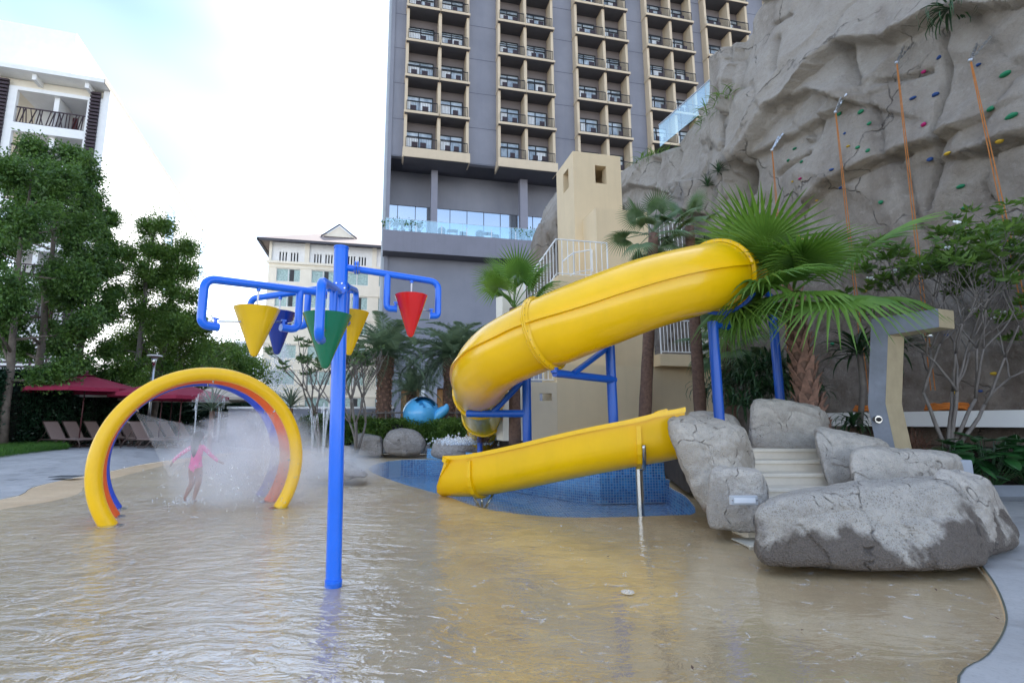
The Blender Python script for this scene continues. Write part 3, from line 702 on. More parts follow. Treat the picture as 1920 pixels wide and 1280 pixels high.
for h_ in hol + hol2:
    b_ = MB(); WP.box(b_, h_[0], h_[1], h_[2] - .1, h_[3] + .1, -2.6, -2.4); b_.build('balcony_back_wall', mt['white'], wbld)
    b_ = MB(); WP.box(b_, h_[0], h_[1], h_[3], h_[3] + .08, -2.4, -.3); b_.build('balcony_ceiling', mt['white'], wbld); b_ = MB(); WP.box(b_, h_[0], h_[1], h_[2] - .2, h_[2], -2.4, -.3); b_.build('balcony_floor', mt['white'], wbld)
    mid = h_[0] + (h_[1] - h_[0]) * (um_ - ub0) / (ub1 - ub0)
    b_ = MB(); WP.box(b_, mid - .15, mid + .15, h_[2], h_[3], -2.4, -.3); b_.build('balcony_divider', mt['white'], wbld)
    rl = MB(); WP.box(rl, h_[0], h_[1], h_[2] + 1.18, h_[2] + 1.25, -.2, -.13); WP.box(rl, h_[0], h_[1], h_[2] + .04, h_[2] + .1, -.2, -.13); ro = rl.build('balcony_railing', mt['darkwood'], wbld)
    u = h_[0] + .1
    while u < h_[1] - .1:
        s_ = MB(); a0 = WP.p(u, h_[2] + .08, -.165); t_ = U(-.32, .32); a1 = WP.p(min(h_[1] - .05, max(h_[0] + .05, u + t_)), h_[2] + 1.2, -.165); s_.bar(a0, a1, .09, .03)
        s_.build('slat', mt['darkwood'], ro); u += .19
    for uu in (h_[0] + 1.2, mid + 1.3):
        d_ = MB(); WP.box(d_, uu, uu + 1.5, h_[2], h_[2] + 2.1, -2.38, -2.3); d_.build('door', mt['door_red'], wbld)
for kk, (a_, b2, y0, y1) in enumerate(((172, 193, 175, 330), (-6, 19, 150, 640))):
    ua = WP.uz(a_, y0 + 5)[0]; ub_ = WP.uz(b2, y0 + 5)[0] if kk else -.12; z1 = WP.uz(b2, y0)[1]; z0_ = WP.uz(b2, 330)[1] if kk == 0 else 5
    z0_ = 4.0
    pn = MB(); WP.box(pn, ua, ub_, z0_, z1, .02, .05); po = pn.build('louvre_panel', mt['soffit'], wbld)
    z = z0_ + .1
    while z < z1:
        s_ = MB(); WP.box(s_, ua, ub_, z, z + .14, .06, .22); s_.build('slat', mt['darkwood'], po); z += .27
b_ = MB(); WP.box(b_, -26, .0, zr - 1.0, zr - .35, -14, -.25); b_.build('top_frieze', mt['cream_light'], wbld)
b_ = MB(); WP.box(b_, -26, .35, zr - .32, zr, -29, 1.0); b_.build('roof_slab', mt['white'], wbld)
b_ = MB(); WP.box(b_, .352, .40, zr - .34, zr + .02, -29, 1.0); b_.build('roof_edge_shade', M_('shaded_edge_beige', (.30, .28, .25), .8), wbld)  # added strip, coloured with the roof edge's faint shading and beige tint
for k in range(8): b_ = MB(); WP.box(b_, -.9 - k * 3.1, -.65 - k * 3.1, zr - .75, zr - .33, -.25, .7); b_.build('eave_bracket', mt['white'], wbld)
b_ = MB(); wallgrid(b_, WS.O, WS.d, WS.n, 0.0, 28, 0, zr - .33, [(14.8, 17.4, zr - 6.6, zr - 2.6), (14.8, 17.4, zr - 11.6, zr - 7.6), (14.8, 17.4, zr - 16, zr - 12.6)], .4); b_.build('side_wall', mt['white'], wbld)
for k in range(3):
    z0_ = (zr - 6.6, zr - 11.6, zr - 16)[k]; z1_ = (zr - 2.6, zr - 7.6, zr - 12.6)[k]
    wf = MB(); 
    for u in (14.84, 16.1, 17.36): WS.box(wf, u - .05, u + .05, z0_, z1_, -.3, -.2)
    wo_ = wf.build('window', mt['soffit'], wbld); b_ = MB(); WS.box(b_, 14.8, 17.4, z0_, z1_, -.36, -.32); b_.build('pane', mt['skyglass'], wo_)
    b_ = MB(); WS.box(b_, 14.6, 17.6, z1_, z1_ + .5, .002, .35); b_.build('hood', mt['white'], wo_)
b_ = MB(); ux = WP.uz(84, 120)[0]; zz = zr + 6.2; WP.box(b_, -22, ux, zr, zz, -13, -3.5); b_.build('penthouse', mt['white'], wbld)
b_ = MB(); WP.box(b_, ux + .02, ux + .08, zr + .2, zr + 4.2, -8.2, -7.9); b_.build('roof_ladder', mt['soffit'], wbld)
# ground floor slatted screen
sc_ = thing('slatted_screen', 'dark horizontal slat screen on posts at the foot of the white building', 'screen', tuple(WP.p(-5, .28, 3)))
ua = WP.uz(-40, 680, 3)[0]; ub_ = WP.uz(143, 680, 3)[0]; z0_ = WP.uz(100, 712, 3)[1]; z1_ = WP.uz(100, 643, 3)[1]; print('screen', ua, ub_, z0_, z1_)
k = 0; z = z0_ - 1.2
while z < z1_: s_ = MB(); WP.box(s_, ua, ub_, z, z + .13, 2.9, 2.96); s_.build('slat', mt['darkwood'], sc_); z += .27
for k in range(7): u = ua + (ub_ - ua) * k / 6; s_ = MB(); WP.box(s_, u - .05, u + .05, .28, z1_ + .1, 2.8, 2.899); s_.build('post', mt['darkwood'], sc_)
b_ = MB(); WP.box(b_, -26, -.3, .1, z1_ + .9, .05, .35); b_.build('lower_wall', mt['white'], wbld)

# ================================================================== cream building in the middle
BP = Plane(A(505, 470, 62), (.978, .21)); zE = BP.uz(505, 452)[1]; FHB = BP.uz(540, 514)[1] - BP.uz(540, 561)[1]; print('beige', zE, FHB)
bb = thing('cream_office_building', 'cream building with hipped grey roof and rows of teal-curtained windows behind the arches', 'building', tuple(BP.p(10, 0, -5)))
wz = BP.uz(540, 528)[1]; wh = BP.uz(540, 503)[1] - wz
cols = [BP.uz(518, 514)[0], BP.uz(584, 514)[0]]; wW = BP.uz(563, 514)[0] - cols[0]; pitch = cols[1] - cols[0]
Us = [cols[0] + i * pitch for i in range(5)]
hol = [(u, u + wW, wz - k * FHB, wz - k * FHB + wh) for u in Us for k in range(6) if wz - k * FHB > .3]
b_ = MB(); wallgrid(b_, BP.O, BP.d, BP.n, 0, 24, 0, zE - 2.6, hol, .3); b_.build('front_wall', mt['cream_light'], bb)
for h_ in hol:
    wf = MB()
    for u in (h_[0], h_[0] + .5 * (h_[1] - h_[0]), h_[1]): BP.box(wf, u - .05, u + .05, h_[2], h_[3], -.2, -.12)
    BP.box(wf, h_[0], h_[1], h_[2], h_[2] + .08, -.2, -.1); BP.box(wf, h_[0], h_[1], h_[3] - .08, h_[3], -.2, -.1)
    wo_ = wf.build('window', mt['white_trim'], bb); b_ = MB(); BP.box(b_, h_[0], h_[1], h_[2], h_[3], -.28, -.24); b_.build('pane', mt['teal'], wo_)
    if rnd.random() < .4: b_ = MB(); u_ = h_[0] + wW * .55; BP.box(b_, u_, u_ + wW * .18, h_[2] + .1, h_[3] - .1, -.235, -.225); b_.build('dark_gap', mt['black'], wo_)
zv0 = BP.uz(540, 492)[1]; zv1 = BP.uz(540, 472)[1]; vh = []
for u in Us:
    for i in range(3): vh += [(u + .2 + i * .36, u + .38 + i * .36, zv0, zv1), (u + wW * .55 + i * .36, u + wW * .55 + .18 + i * .36, zv0, zv1)]
b_ = MB(); wallgrid(b_, BP.O - BP.n * .15, BP.d, BP.n, 0, 24, zE - 2.6, zE, vh, .3); b_.build('vent_wall', mt['white'], bb)
b_ = MB(); BP.box(b_, .1, 23.9, zv0 - .2, zv1 + .2, -.8, -.6); b_.build('vent_backing', mt['soffit'], bb)
for i, u in enumerate([.0] + [u + wW + (pitch - wW) / 2 for u in Us]):
    b_ = MB(); BP.box(b_, u - (.0 if i == 0 else .25), u + .3, zE - 2.6, zE, -.12, .08); b_.build('pilaster', mt['cream_light'], bb)
b_ = MB(); BP.box(b_, -.25, 24.2, zE - 2.85, zE - 2.55, -.1, .3); b_.build('cornice', mt['cream_light'], bb)
b_ = MB(); BP.box(b_, .02, 24, 0, zE - .05, -16, -.85); b_.build('core_wall', mt['cream_light'], bb)
for k in range(6): b_ = MB(); BP.box(b_, 0, 24, wz - k * FHB + wh + .06, wz - k * FHB + wh + .18, .0, .1); b_.build('string_course', mt['cream_light'], bb)
rf = MB(); e = 1.3; p4 = [BP.p(-e, zE, e), BP.p(17.5, zE, e), BP.p(17.5, zE, -16), BP.p(-e, zE, -16)]; q4 = [BP.p(6.5, zE + 3.4, -5), BP.p(10.5, zE + 3.4, -5), BP.p(10.5, zE + 3.4, -9), BP.p(6.5, zE + 3.4, -9)]
rf.add(p4 + q4, [(0, 1, 5, 4), (1, 2, 6, 5), (2, 3, 7, 6), (3, 0, 4, 7), (4, 5, 6, 7)]); rfm = N('grey_pink_roof_tile')
wv = rfm.n('ShaderNodeTexWave'); wv.inputs['Scale'].default_value = 2.2; wv.bands_direction = 'X'; rfm.l(rfm.P(), wv.inputs[0]); rfm.col(rfm.mix(wv.outputs[0], (.20, .165, .16), (.29, .25, .24))); rfm.b.inputs['Roughness'].default_value = .7
rfo = rf.build('roof', rfm.m, bb)
b_ = MB(); b_.prism([BP.p(-e, zE - .3, e), BP.p(17.5, zE - .3, e), BP.p(17.5, zE - .002, e), BP.p(-e, zE - .002, e)], BP.n * -.3); BP.box(b_, -e, -e + .3, zE - .3, zE - .002, -16, e); b_.build('eave_fascia', mt['soffit'], rfo)
gb = MB(); zc = zE + 2.0; gb.prism([BP.p(6.2, zc, -2.2), BP.p(10.2, zc, -2.2), BP.p(8.2, zc + 1.55, -2.2)], BP.n * -5); gb.build('gablet', mt['cream_light'], rfo)
gb = MB()
for a, c in (((5.9, zc - .1), (8.2, zc + 1.7)), ((10.5, zc - .1), (8.2, zc + 1.7))): gb.bar(BP.p(a[0], a[1], -2.1), BP.p(c[0], c[1], -2.1), .3, .12)
gb.build('gablet_bargeboard', mt['soffit'], rfo)
# faint towers in the distance
for i, (x0, x1, yt, Y, lab) in enumerate(((441, 482, 640, 260, 'pale distant tower seen under the yellow bucket, taller one'), (470, 500, 668, 300, 'pale distant block low beside the cream building, shorter one'))):
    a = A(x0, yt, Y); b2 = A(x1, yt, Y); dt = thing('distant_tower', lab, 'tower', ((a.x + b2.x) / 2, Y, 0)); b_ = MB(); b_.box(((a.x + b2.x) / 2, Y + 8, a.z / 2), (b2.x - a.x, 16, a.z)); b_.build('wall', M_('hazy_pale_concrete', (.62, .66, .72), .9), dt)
    b_ = MB()
    for k in range(8): b_.box(((a.x + b2.x) / 2, Y - .05, a.z * (k + 1.5) / 10), ((b2.x - a.x) * .8, .1, 1.6))
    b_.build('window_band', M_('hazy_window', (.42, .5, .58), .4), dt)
# ================================================================== climbing rock wall
rw = N('shaped_rock_concrete'); x = rw
big = x.noise(.35, 6, .62); med = x.noise(1.6, 8, .66); fin_ = x.noise(14, 6, .7); stv = x.noise(.8, 6, .6, sc3=(1, 1, .22))
sxx = x.n('ShaderNodeSeparateXYZ'); x.l(x.P(), sxx.inputs[0])
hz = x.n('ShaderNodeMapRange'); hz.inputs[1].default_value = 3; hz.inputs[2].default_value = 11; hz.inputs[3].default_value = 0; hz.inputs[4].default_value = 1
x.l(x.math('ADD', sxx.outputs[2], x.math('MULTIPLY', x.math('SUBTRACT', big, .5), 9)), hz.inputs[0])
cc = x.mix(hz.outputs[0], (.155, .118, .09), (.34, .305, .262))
cc = x.mix(x.math('MULTIPLY', x.ramp(med, .35, .7), .6), cc, (.41, .375, .33))
cc = x.mix(x.math('MULTIPLY', x.ramp(stv, .52, .75), .55), cc, (.11, .082, .064))
cc = x.mix(x.math('MULTIPLY', x.ramp(fin_, .5, .75), .3), cc, (.11, .09, .075))
cc = x.mix(x.math('MULTIPLY', x.ramp(x.noise(5, 6, .7), .56, .72), .35), cc, (.50, .475, .43))
x.col(cc); x.b.inputs['Roughness'].default_value = .88
wv_ = x.n('ShaderNodeVectorMath', operation='MULTIPLY_ADD'); nzc = x.n('ShaderNodeTexNoise'); nzc.inputs['Scale'].default_value = .9; nzc.inputs['Detail'].default_value = 5; x.l(x.P(), nzc.inputs['Vector']); x.l(nzc.outputs[1], wv_.inputs[0]); wv_.inputs[1].default_value = (1.5, 1.5, 1.5); x.l(x.P(), wv_.inputs[2])
vc = x.n('ShaderNodeTexVoronoi', feature='DISTANCE_TO_EDGE'); vc.inputs['Scale'].default_value = .24; x.l(wv_.outputs[0], vc.inputs['Vector'])
ck = x.math('MULTIPLY', x.ramp(vc.outputs[0], .0, .006, (1, 1, 1), (0, 0, 0)), x.ramp(med, .42, .55))
x.col(x.mix(x.math('MULTIPLY', ck, .6), cc, (.035, .028, .024)))
x.bump(x.math('SUBTRACT', x.math('ADD', x.math('MULTIPLY', x.noise(3.5, 8, .7), 1.0), x.math('MULTIPLY', x.noise(30, 5, .7), .22)), x.math('MULTIPLY', ck, .6)), .85, .12)
mt['rock'] = rw.m
WB0 = Vector((12.0, 4.0, 0)); WDIR = Vector((-.183, .983, 0)).normalized(); WN = Vector((-WDIR.y, WDIR.x, 0)); LW = 27.5
def wall_uz(px, py):
    r = ray(px, py); o = WB0 - Vector((0, 0, HC)); t = o.dot(WN) / r.dot(WN); p = Vector((0, 0, HC)) + r * t; return (p - WB0).dot(WDIR), p.z
prof = [wall_uz(*q) for q in ((1163, 335), (1190, 308), (1222, 290), (1238, 283), (1274, 270), (1311, 221), (1349, 197), (1353, 112), (1372, 96), (1400, 74), (1410, 22), (1428, -4))]
print('rock profile', [(round(a, 1), round(b, 1)) for a, b in prof])
us_ = [p[0] for p in prof][::-1]; zs_ = [p[1] for p in prof][::-1]
us_ = [-5, 0, 6] + us_ + [LW + 4]; zs_ = [zs_[0] + 2.5, zs_[0] + 2, zs_[0] + 1] + zs_ + [zs_[-1] - 2]
NU, NZ, NT = 400, 230, 26
uu = np.linspace(-1, LW, NU); topz = np.interp(uu, us_, zs_)
ker = np.ones(3) / 3; topz = np.convolve(np.pad(topz, 1, mode='edge'), ker, 'valid')
T_ = np.linspace(0, 1, NZ)
UU = np.repeat(uu[:, None], NZ, 1); ZZ = .7 + (topz[:, None] - .7) * T_[None, :]
Pn = np.stack([WB0.x + WDIR.x * UU, WB0.y + WDIR.y * UU, ZZ], -1)
yy = Pn[..., 1]; zz_ = Pn[..., 2] - HC; zc = yy * cp + zz_ * sp_; vc = -yy * sp_ + zz_ * cp
PX = CX + F * Pn[..., 0] / zc; PY = 640 - F * vc / zc
def seg_d(poly):                             # distance (px) to a polyline and side (+ above)
    best = np.full(PX.shape, 1e9); side = np.zeros(PX.shape); tt_ = np.zeros(PX.shape)
    for (x0, y0), (x1, y1) in zip(poly[:-1], poly[1:]):
        dx, dy = x1 - x0, y1 - y0; L2 = dx * dx + dy * dy; t = np.clip(((PX - x0) * dx + (PY - y0) * dy) / L2, 0, 1)
        d = np.hypot(PX - x0 - t * dx, PY - y0 - t * dy); sgn = np.sign(dy * (PX - x0) - dx * (PY - y0)); m = d < best
        best = np.where(m, d, best); side = np.where(m, sgn, side)
    return best, side
def nfield(scale, octv, seed, H=1.0, zsc=1.0):
    out_ = np.empty(PX.shape)
    fl = Pn.reshape(-1, 3); o = np.empty(len(fl)); off = Vector((seed * 17.3, seed * 7.1, seed * 3.7))
    for i, p in enumerate(fl): o[i] = mnoise.fractal(Vector((p[0] * scale, p[1] * scale, p[2] * scale * zsc)) + off, H, 2.0, octv)
    return o.reshape(PX.shape)
d0 = nfield(.11, 2, 1) * .6 + nfield(.38, 4, 2, 1.1) * .16 + nfield(2.2, 4, 4, 1.0) * .035
rid = 1 - np.abs(nfield(.33, 2, 5)) * 2.2; d0 += np.clip(rid, 0, 1) ** 3 * .16
# facets
vor = np.empty(PX.shape).reshape(-1); fl = Pn.reshape(-1, 3)
wq = nfield(.6, 2, 8).reshape(-1)
for i, p in enumerate(fl):
    dd, pp = mnoise.voronoi(Vector((p[0] * .30 + wq[i] * .16, p[1] * .30 + wq[i] * .16, p[2] * .13 + wq[i] * .10)))
    vor[i] = (math.sin(pp[0].x * 12.9 + pp[0].y * 78.2 + pp[0].z * 37.7) * .5) * .85 + min(.05, dd[1] - dd[0]) * 4.5
vor = vor.reshape(PX.shape)
d0 += vor * .5
def step(poly, amp, fade, w=7):              # rock above / left of the line stands proud, fading away from it
    d, s = seg_d(poly); return amp * np.where(s > 0, np.exp(-d / fade) * np.clip(d / w, 0, 1), 0)
def crack(poly, depth, w): d, s = seg_d(poly); return -depth * np.exp(-(d / w) ** 2)
d0 += step([(1386, 215), (1398, 316), (1425, 300), (1506, 262), (1571, 222)], .42, 60)
d0 += step([(1425, 300), (1473, 205), (1546, 176), (1600, 190)], .6, 60)
d0 += step([(1560, 120), (1590, 84), (1680, 78), (1762, 34), (1850, 20)], .75, 90)
d0 += step([(1560, 370), (1625, 330), (1705, 286), (1765, 270), (1812, 246)], .5, 60)
d0 += step([(1840, 290), (1880, 284), (1925, 262)], .55, 60)
d0 += step([(1165, 366), (1195, 352), (1240, 360)], .5, 40)
d0 += crack([(1770, 61), (1776, 150), (1772, 246), (1757, 320), (1748, 390)], .4, 5)
d0 += crack([(1705, 286), (1640, 320), (1567, 360)], .3, 4) + crack([(1475, 330), (1510, 305), (1545, 290)], .25, 4)
d0 += crack([(1650, 155), (1700, 145), (1740, 132)], .25, 4) + crack([(1845, 291), (1870, 282), (1920, 266)], .3, 5)
d0 += crack([(1329, 225), (1333, 300), (1330, 350)], .7, 5) + crack([(1272, 290), (1270, 340), (1272, 395)], .6, 4) + crack([(1387, 215), (1388, 260)], .4, 5)
d0 += crack([(1586, 88), (1600, 120), (1620, 160)], .3, 7) + crack([(1463, 75), (1468, 110), (1475, 130)], .3, 7) + crack([(1445, 45), (1480, 28)], .22, 3)
d0 += crack([(1225, 300), (1228, 350), (1222, 390)], .3, 4)
# cave
cv = np.exp(-(((PX - 1412) / 12) ** 2 + ((PY - 358) / 46) ** 2) ** 1.5); d0 -= 1.8 * cv
# ledge block holding the small plants
lb = np.clip(1 - np.maximum(np.abs(PX - 1330) / 36, np.abs(PY - 372) / 34), 0, .22) / .22; d0 += 1.0 * lb
d0 += np.where(PX < 1273, -.45, 0) + np.where((PX > 1330) & (PX < 1392), .35, 0)
# calm the base where mats and ledge meet
base_f = np.clip((ZZ - 1.0) / 3.0, .25, 1); d0 = d0 * base_f
D = np.stack([Pn[..., 0] + WN.x * d0, Pn[..., 1] + WN.y * d0, ZZ], -1)
# top runs back
rows_ = [D]
TB = []
for k in range(1, NT):
    t = k / (NT - 1); back = t * 7.0; lift = 1.6 * math.sin(min(1, t * 1.6) * math.pi / 2) * 0.5
    e = D[:, -1, :].copy(); e[:, 0] -= WN.x * back; e[:, 1] -= WN.y * back
    nn_ = np.array([mnoise.fractal(Vector((p[0] * .5, p[1] * .5, p[2] * .5)), 1, 2, 3) for p in e]); e[:, 2] += (nn_ * .5 + .12) * min(1, t * 3) + lift * .0; TB.append(e)
Vg = np.concatenate([D, np.stack(TB, 1)], 1); NR = Vg.shape[1]
idx = np.arange(NU * NR).reshape(NU, NR); Fq = np.stack([idx[:-1, :-1], idx[:-1, 1:], idx[1:, 1:], idx[1:, :-1]], -1).reshape(-1, 4)
rock = npmesh('climbing_rock_wall', Vg.reshape(-1, 3), Fq, mt['rock'], None, True)
tag(rock, 'towering grey brown artificial rock cliff with climbing holds along the right side', 'rock wall')
DP = D.reshape(-1, 3); _y = DP[:, 1]; _z = DP[:, 2] - HC; _zc = _y * cp + _z * sp_; _vc = -_y * sp_ + _z * cp
DPX = CX + F * DP[:, 0] / _zc; DPY = 640 - F * _vc / _zc
def wallpt(px, py, off=.05):
    dd = (DPX - px) ** 2 + (DPY - py) ** 2; c = np.where(dd < max(30, dd.min() * 1.5))[0]; i = c[np.argmin(DP[c, 1])]
    return Vector(DP[i]) + WN * off
# back mass so the cliff is solid from elsewhere
b_ = MB(); b_.prism([WB0 - WN * 7 - WDIR * 1 + Vector((0, 0, .5)), WB0 - WN * 7 + WDIR * LW + Vector((0, 0, .5)), WB0 - WN * 4 + WDIR * LW + Vector((0, 0, .5)), WB0 - WN * 4 - WDIR * 1 + Vector((0, 0, .5))], (0, 0, 11.5))
b_.build('rock_core', mt['rock'], rock)
# glass balustrade on the rock shelf
gl_ = thing('rock_shelf_balustrade', 'sloping-looking clear glass railing on top of the rock beside the hotel tower', 'balustrade', tuple(A(1300, 240, 23)))
z_ = WB0.z + wall_uz(1349, 197)[1]
gp = [G(1238, 284, z_) , G(1352, 192, z_)]
z_ += .85; gp = [Vector((p.x, p.y, z_)) for p in gp]
for k in range(5):
    a = gp[0].lerp(gp[1], k / 5 + .004); c = gp[0].lerp(gp[1], (k + 1) / 5 - .004); b_ = MB(); b_.bar(a + Vector((0, 0, -.1)), c + Vector((0, 0, -.1)), .02, 1.05); b_.build('glass_panel', mt['railglass'], gl_)
b_ = MB(); b_.bar(gp[0] + Vector((0, 0, .46)), gp[1] + Vector((0, 0, .46)), .05, .03); b_.build('top_rail', mt['steel'], gl_)
# climbing ropes with chain anchors
ropes = [((1468, 280), (1481, 400), (1460, 253), (1470, 250), 'shortest climbing rope, farthest along the rock wall'), ((1590, 209), (1614, 392), (1577, 186), (1594, 174), 'second climbing rope from the left on the rock wall'),
         ((1709, 118), (1750, 410), (1698, 92), (1713, 80), 'third climbing rope from the left, its anchor under the overhang'), ((1853, 118), (1908, 360), (1833, 88), (1859, 70), 'rightmost climbing rope hanging over the flowering tree')]
for (a, b2, c1, c2, lab) in ropes:
    pa = wallpt(*a, .45); pb = wallpt(*b2, .5); pb.z = min(pb.z, pa.z - 1); rp_ = thing('climbing_rope', 'orange ' + lab, 'rope', tuple(pa), 0, 'orange ropes hanging on the climbing wall')
    pe = pa + (pb - pa) * ((pa.z - 2.0) / (pa.z - pb.z))
    dx = WDIR * .03
    for sgn in (-1, 1): b_ = MB(); b_.tube([pa + dx * sgn * .3, pb + dx * sgn * 1.0, pe + dx * sgn * 1.5], .010, 6); b_.build('rope_strand', mt['orange_rope'], rp_)
    q1 = wallpt(*c1, .06); q2 = wallpt(*c2, .06)
    for qq in (q1, q2):
        b_ = MB(); nn = 9
        for k in range(nn):
            c_ = pa.lerp(qq, (k + .5) / nn); dv = (qq - pa).normalized(); l_ = (qq - pa).length / nn
            b_.bar(c_ - dv * l_ * .6, c_ + dv * l_ * .6, .05 if k % 2 else .02, .02 if k % 2 else .05)
        b_.build('chain', mt['chain'], rp_)
    b_ = MB(); b_.sph(pa, .05, 8, 5); b_.build('shackle', mt['chain'], rp_)
# climbing holds
hcol = {'green': M_('green_hold', (.01, .20, .09), .6), 'blue': M_('blue_hold', (.015, .06, .22), .6), 'magenta': M_('magenta_hold', (.42, .01, .14), .6), 'yellow': M_('yellow_hold', (.62, .40, .03), .6)}
holds = [(1574, 212, 'green', 1), (1615, 206, 'green', 1.1), (1631, 228, 'green', .8), (1487, 276, 'green', .9), (1476, 299, 'green', .8), (1503, 300, 'green', .8), (1606, 276, 'green', .8), (1625, 281, 'green', .9),
         (1883, 141, 'green', 1.5), (1856, 204, 'green', 1.2), (1900, 218, 'green', 1.5), (1803, 350, 'green', 1.2), (1652, 383, 'green', .9), (1812, 387, 'green', .9), (1583, 246, 'blue', .6), (1557, 318, 'blue', .8), (1574, 350, 'blue', .7), (1711, 183, 'blue', .8),
         (1757, 111, 'blue', .9), (1758, 173, 'blue', .9), (1745, 296, 'blue', .9), (1837, 122, 'blue', .8), (1731, 138, 'magenta', .8), (1733, 231, 'magenta', 1), (1496, 335, 'magenta', .8), (1589, 271, 'yellow', .6),
         (1775, 289, 'yellow', 1), (1880, 269, 'yellow', 1.1), (1528, 376, 'yellow', .6), (1483, 343, 'yellow', .5), (1620, 545, 'yellow', .8), (1670, 576, 'magenta', .9), (1776, 629, 'blue', .9), (1690, 712, 'blue', .7), (1557, 643, 'green', .8), (1789, 739, 'yellow', .8), (1860, 700, 'yellow', .9), (1838, 737, 'blue', .7)]
HL = {}
def hlab(i):
    px_, py_, c, s_ = holds[i]; pos = 'near the shortest rope' if px_ < 1520 else 'around the second rope' if px_ < 1660 else 'around the third rope' if px_ < 1800 else 'near the rightmost rope'
    return c, pos
for i in range(len(holds)):
    same = sorted([j for j in range(len(holds)) if hlab(j) == hlab(i)], key=lambda j: holds[j][1]); k = same.index(i); c, pos = hlab(i)
    HL[i] = f'only {c} climbing hold {pos}' if len(same) == 1 else f"{['highest', 'second highest', 'third highest', 'fourth highest', 'fifth highest', 'sixth highest', 'seventh highest', 'eighth highest'][k]} {c} climbing hold {pos}"
for i, (px_, py_, c, s_) in enumerate(holds):
    p = wallpt(px_, py_, .02); r_ = .062 * s_; b_ = MB(); b_.sph(p, r_, 9, 6, (.9, 1.25, U(.55, .9)))
    b_.v = [tuple(Vector(v) + Vector((mnoise.noise(Vector(v) * 9 + Vector((i, 0, 0))), mnoise.noise(Vector(v) * 9 + Vector((0, i, 5))), 0)) * .03) for v in b_.v]
    o_ = b_.build('climbing_hold', hcol[c], None, True)
    pos = 'near the shortest rope' if px_ < 1520 else 'around the second rope' if px_ < 1660 else 'around the third rope' if px_ < 1800 else 'near the rightmost rope'
    hgt = 'high up' if py_ < 150 else 'at upper level' if py_ < 240 else 'at middle level' if py_ < 330 else 'just above the foliage' if py_ < 430 else 'low behind the plants'
    hx_ = 'left of it' if (px_ < 1475 or 1520 < px_ < 1601 or 1660 < px_ < 1727 or 1800 < px_ < 1868) else 'right of it'
    sz = 'large' if s_ > 1.1 else 'medium' if s_ > .75 else 'small'
    tag(o_, HL.get(i, f'{sz} {c} climbing hold {pos}, {hgt} and {hx_}'), 'climbing hold', 'coloured climbing holds on the rock wall')
# white ledge with orange mats at the foot
lg = MB(); a = A(1648, 792, 12.2); c = A(1925, 792, 10.6); 
p0 = Vector((8.6, 14.2, 0)); p1 = Vector((10.9, 8.2, 0)); 
lg.prism([Vector((p0.x, p0.y, 1.22)), Vector((p1.x, p1.y, 1.22)), Vector((p1.x + 3.2, p1.y, 1.22)), Vector((p0.x + 3.2, p0.y + .4, 1.22))], (0, 0, .33)); lo = lg.build('rock_foot_ledge', mt['white_trim'])
tag(lo, 'white rendered ledge running along the foot of the climbing rock', 'ledge')
for i, (a_, b_2, lab) in enumerate(((.18, .32, 'orange coiled rope pile on the ledge, nearer the shower post'), (.42, .58, 'orange coiled rope pile behind the bare stems of the flowering tree'), (.66, .95, 'orange coiled rope pile on the ledge at the right edge'))):
    cpt = p0.lerp(p1, (a_ + b_2) / 2) + Vector((.45, .2, 1.57)); b_ = MB(); rr = random.Random(i)
    for k in range(4):
        ln = (b_2 - a_) * 5.1 * .5; pts = [cpt + Vector((math.cos(t) * .3 * (1 - .1 * k) + WDIR.x * math.sin(t) * ln, math.sin(t * 1) * ln * .9, .02 + k * .03 + rr.uniform(0, .04))) for t in np.linspace(0, 2 * math.pi, 26)]
        b_.tube(pts, .028, 5)
    tag(b_.build('rope_coil', M_('bright_orange_coil', (.50, .15, .02), .85), None, True), lab, 'rope coil', 'orange rope coils on the ledge')

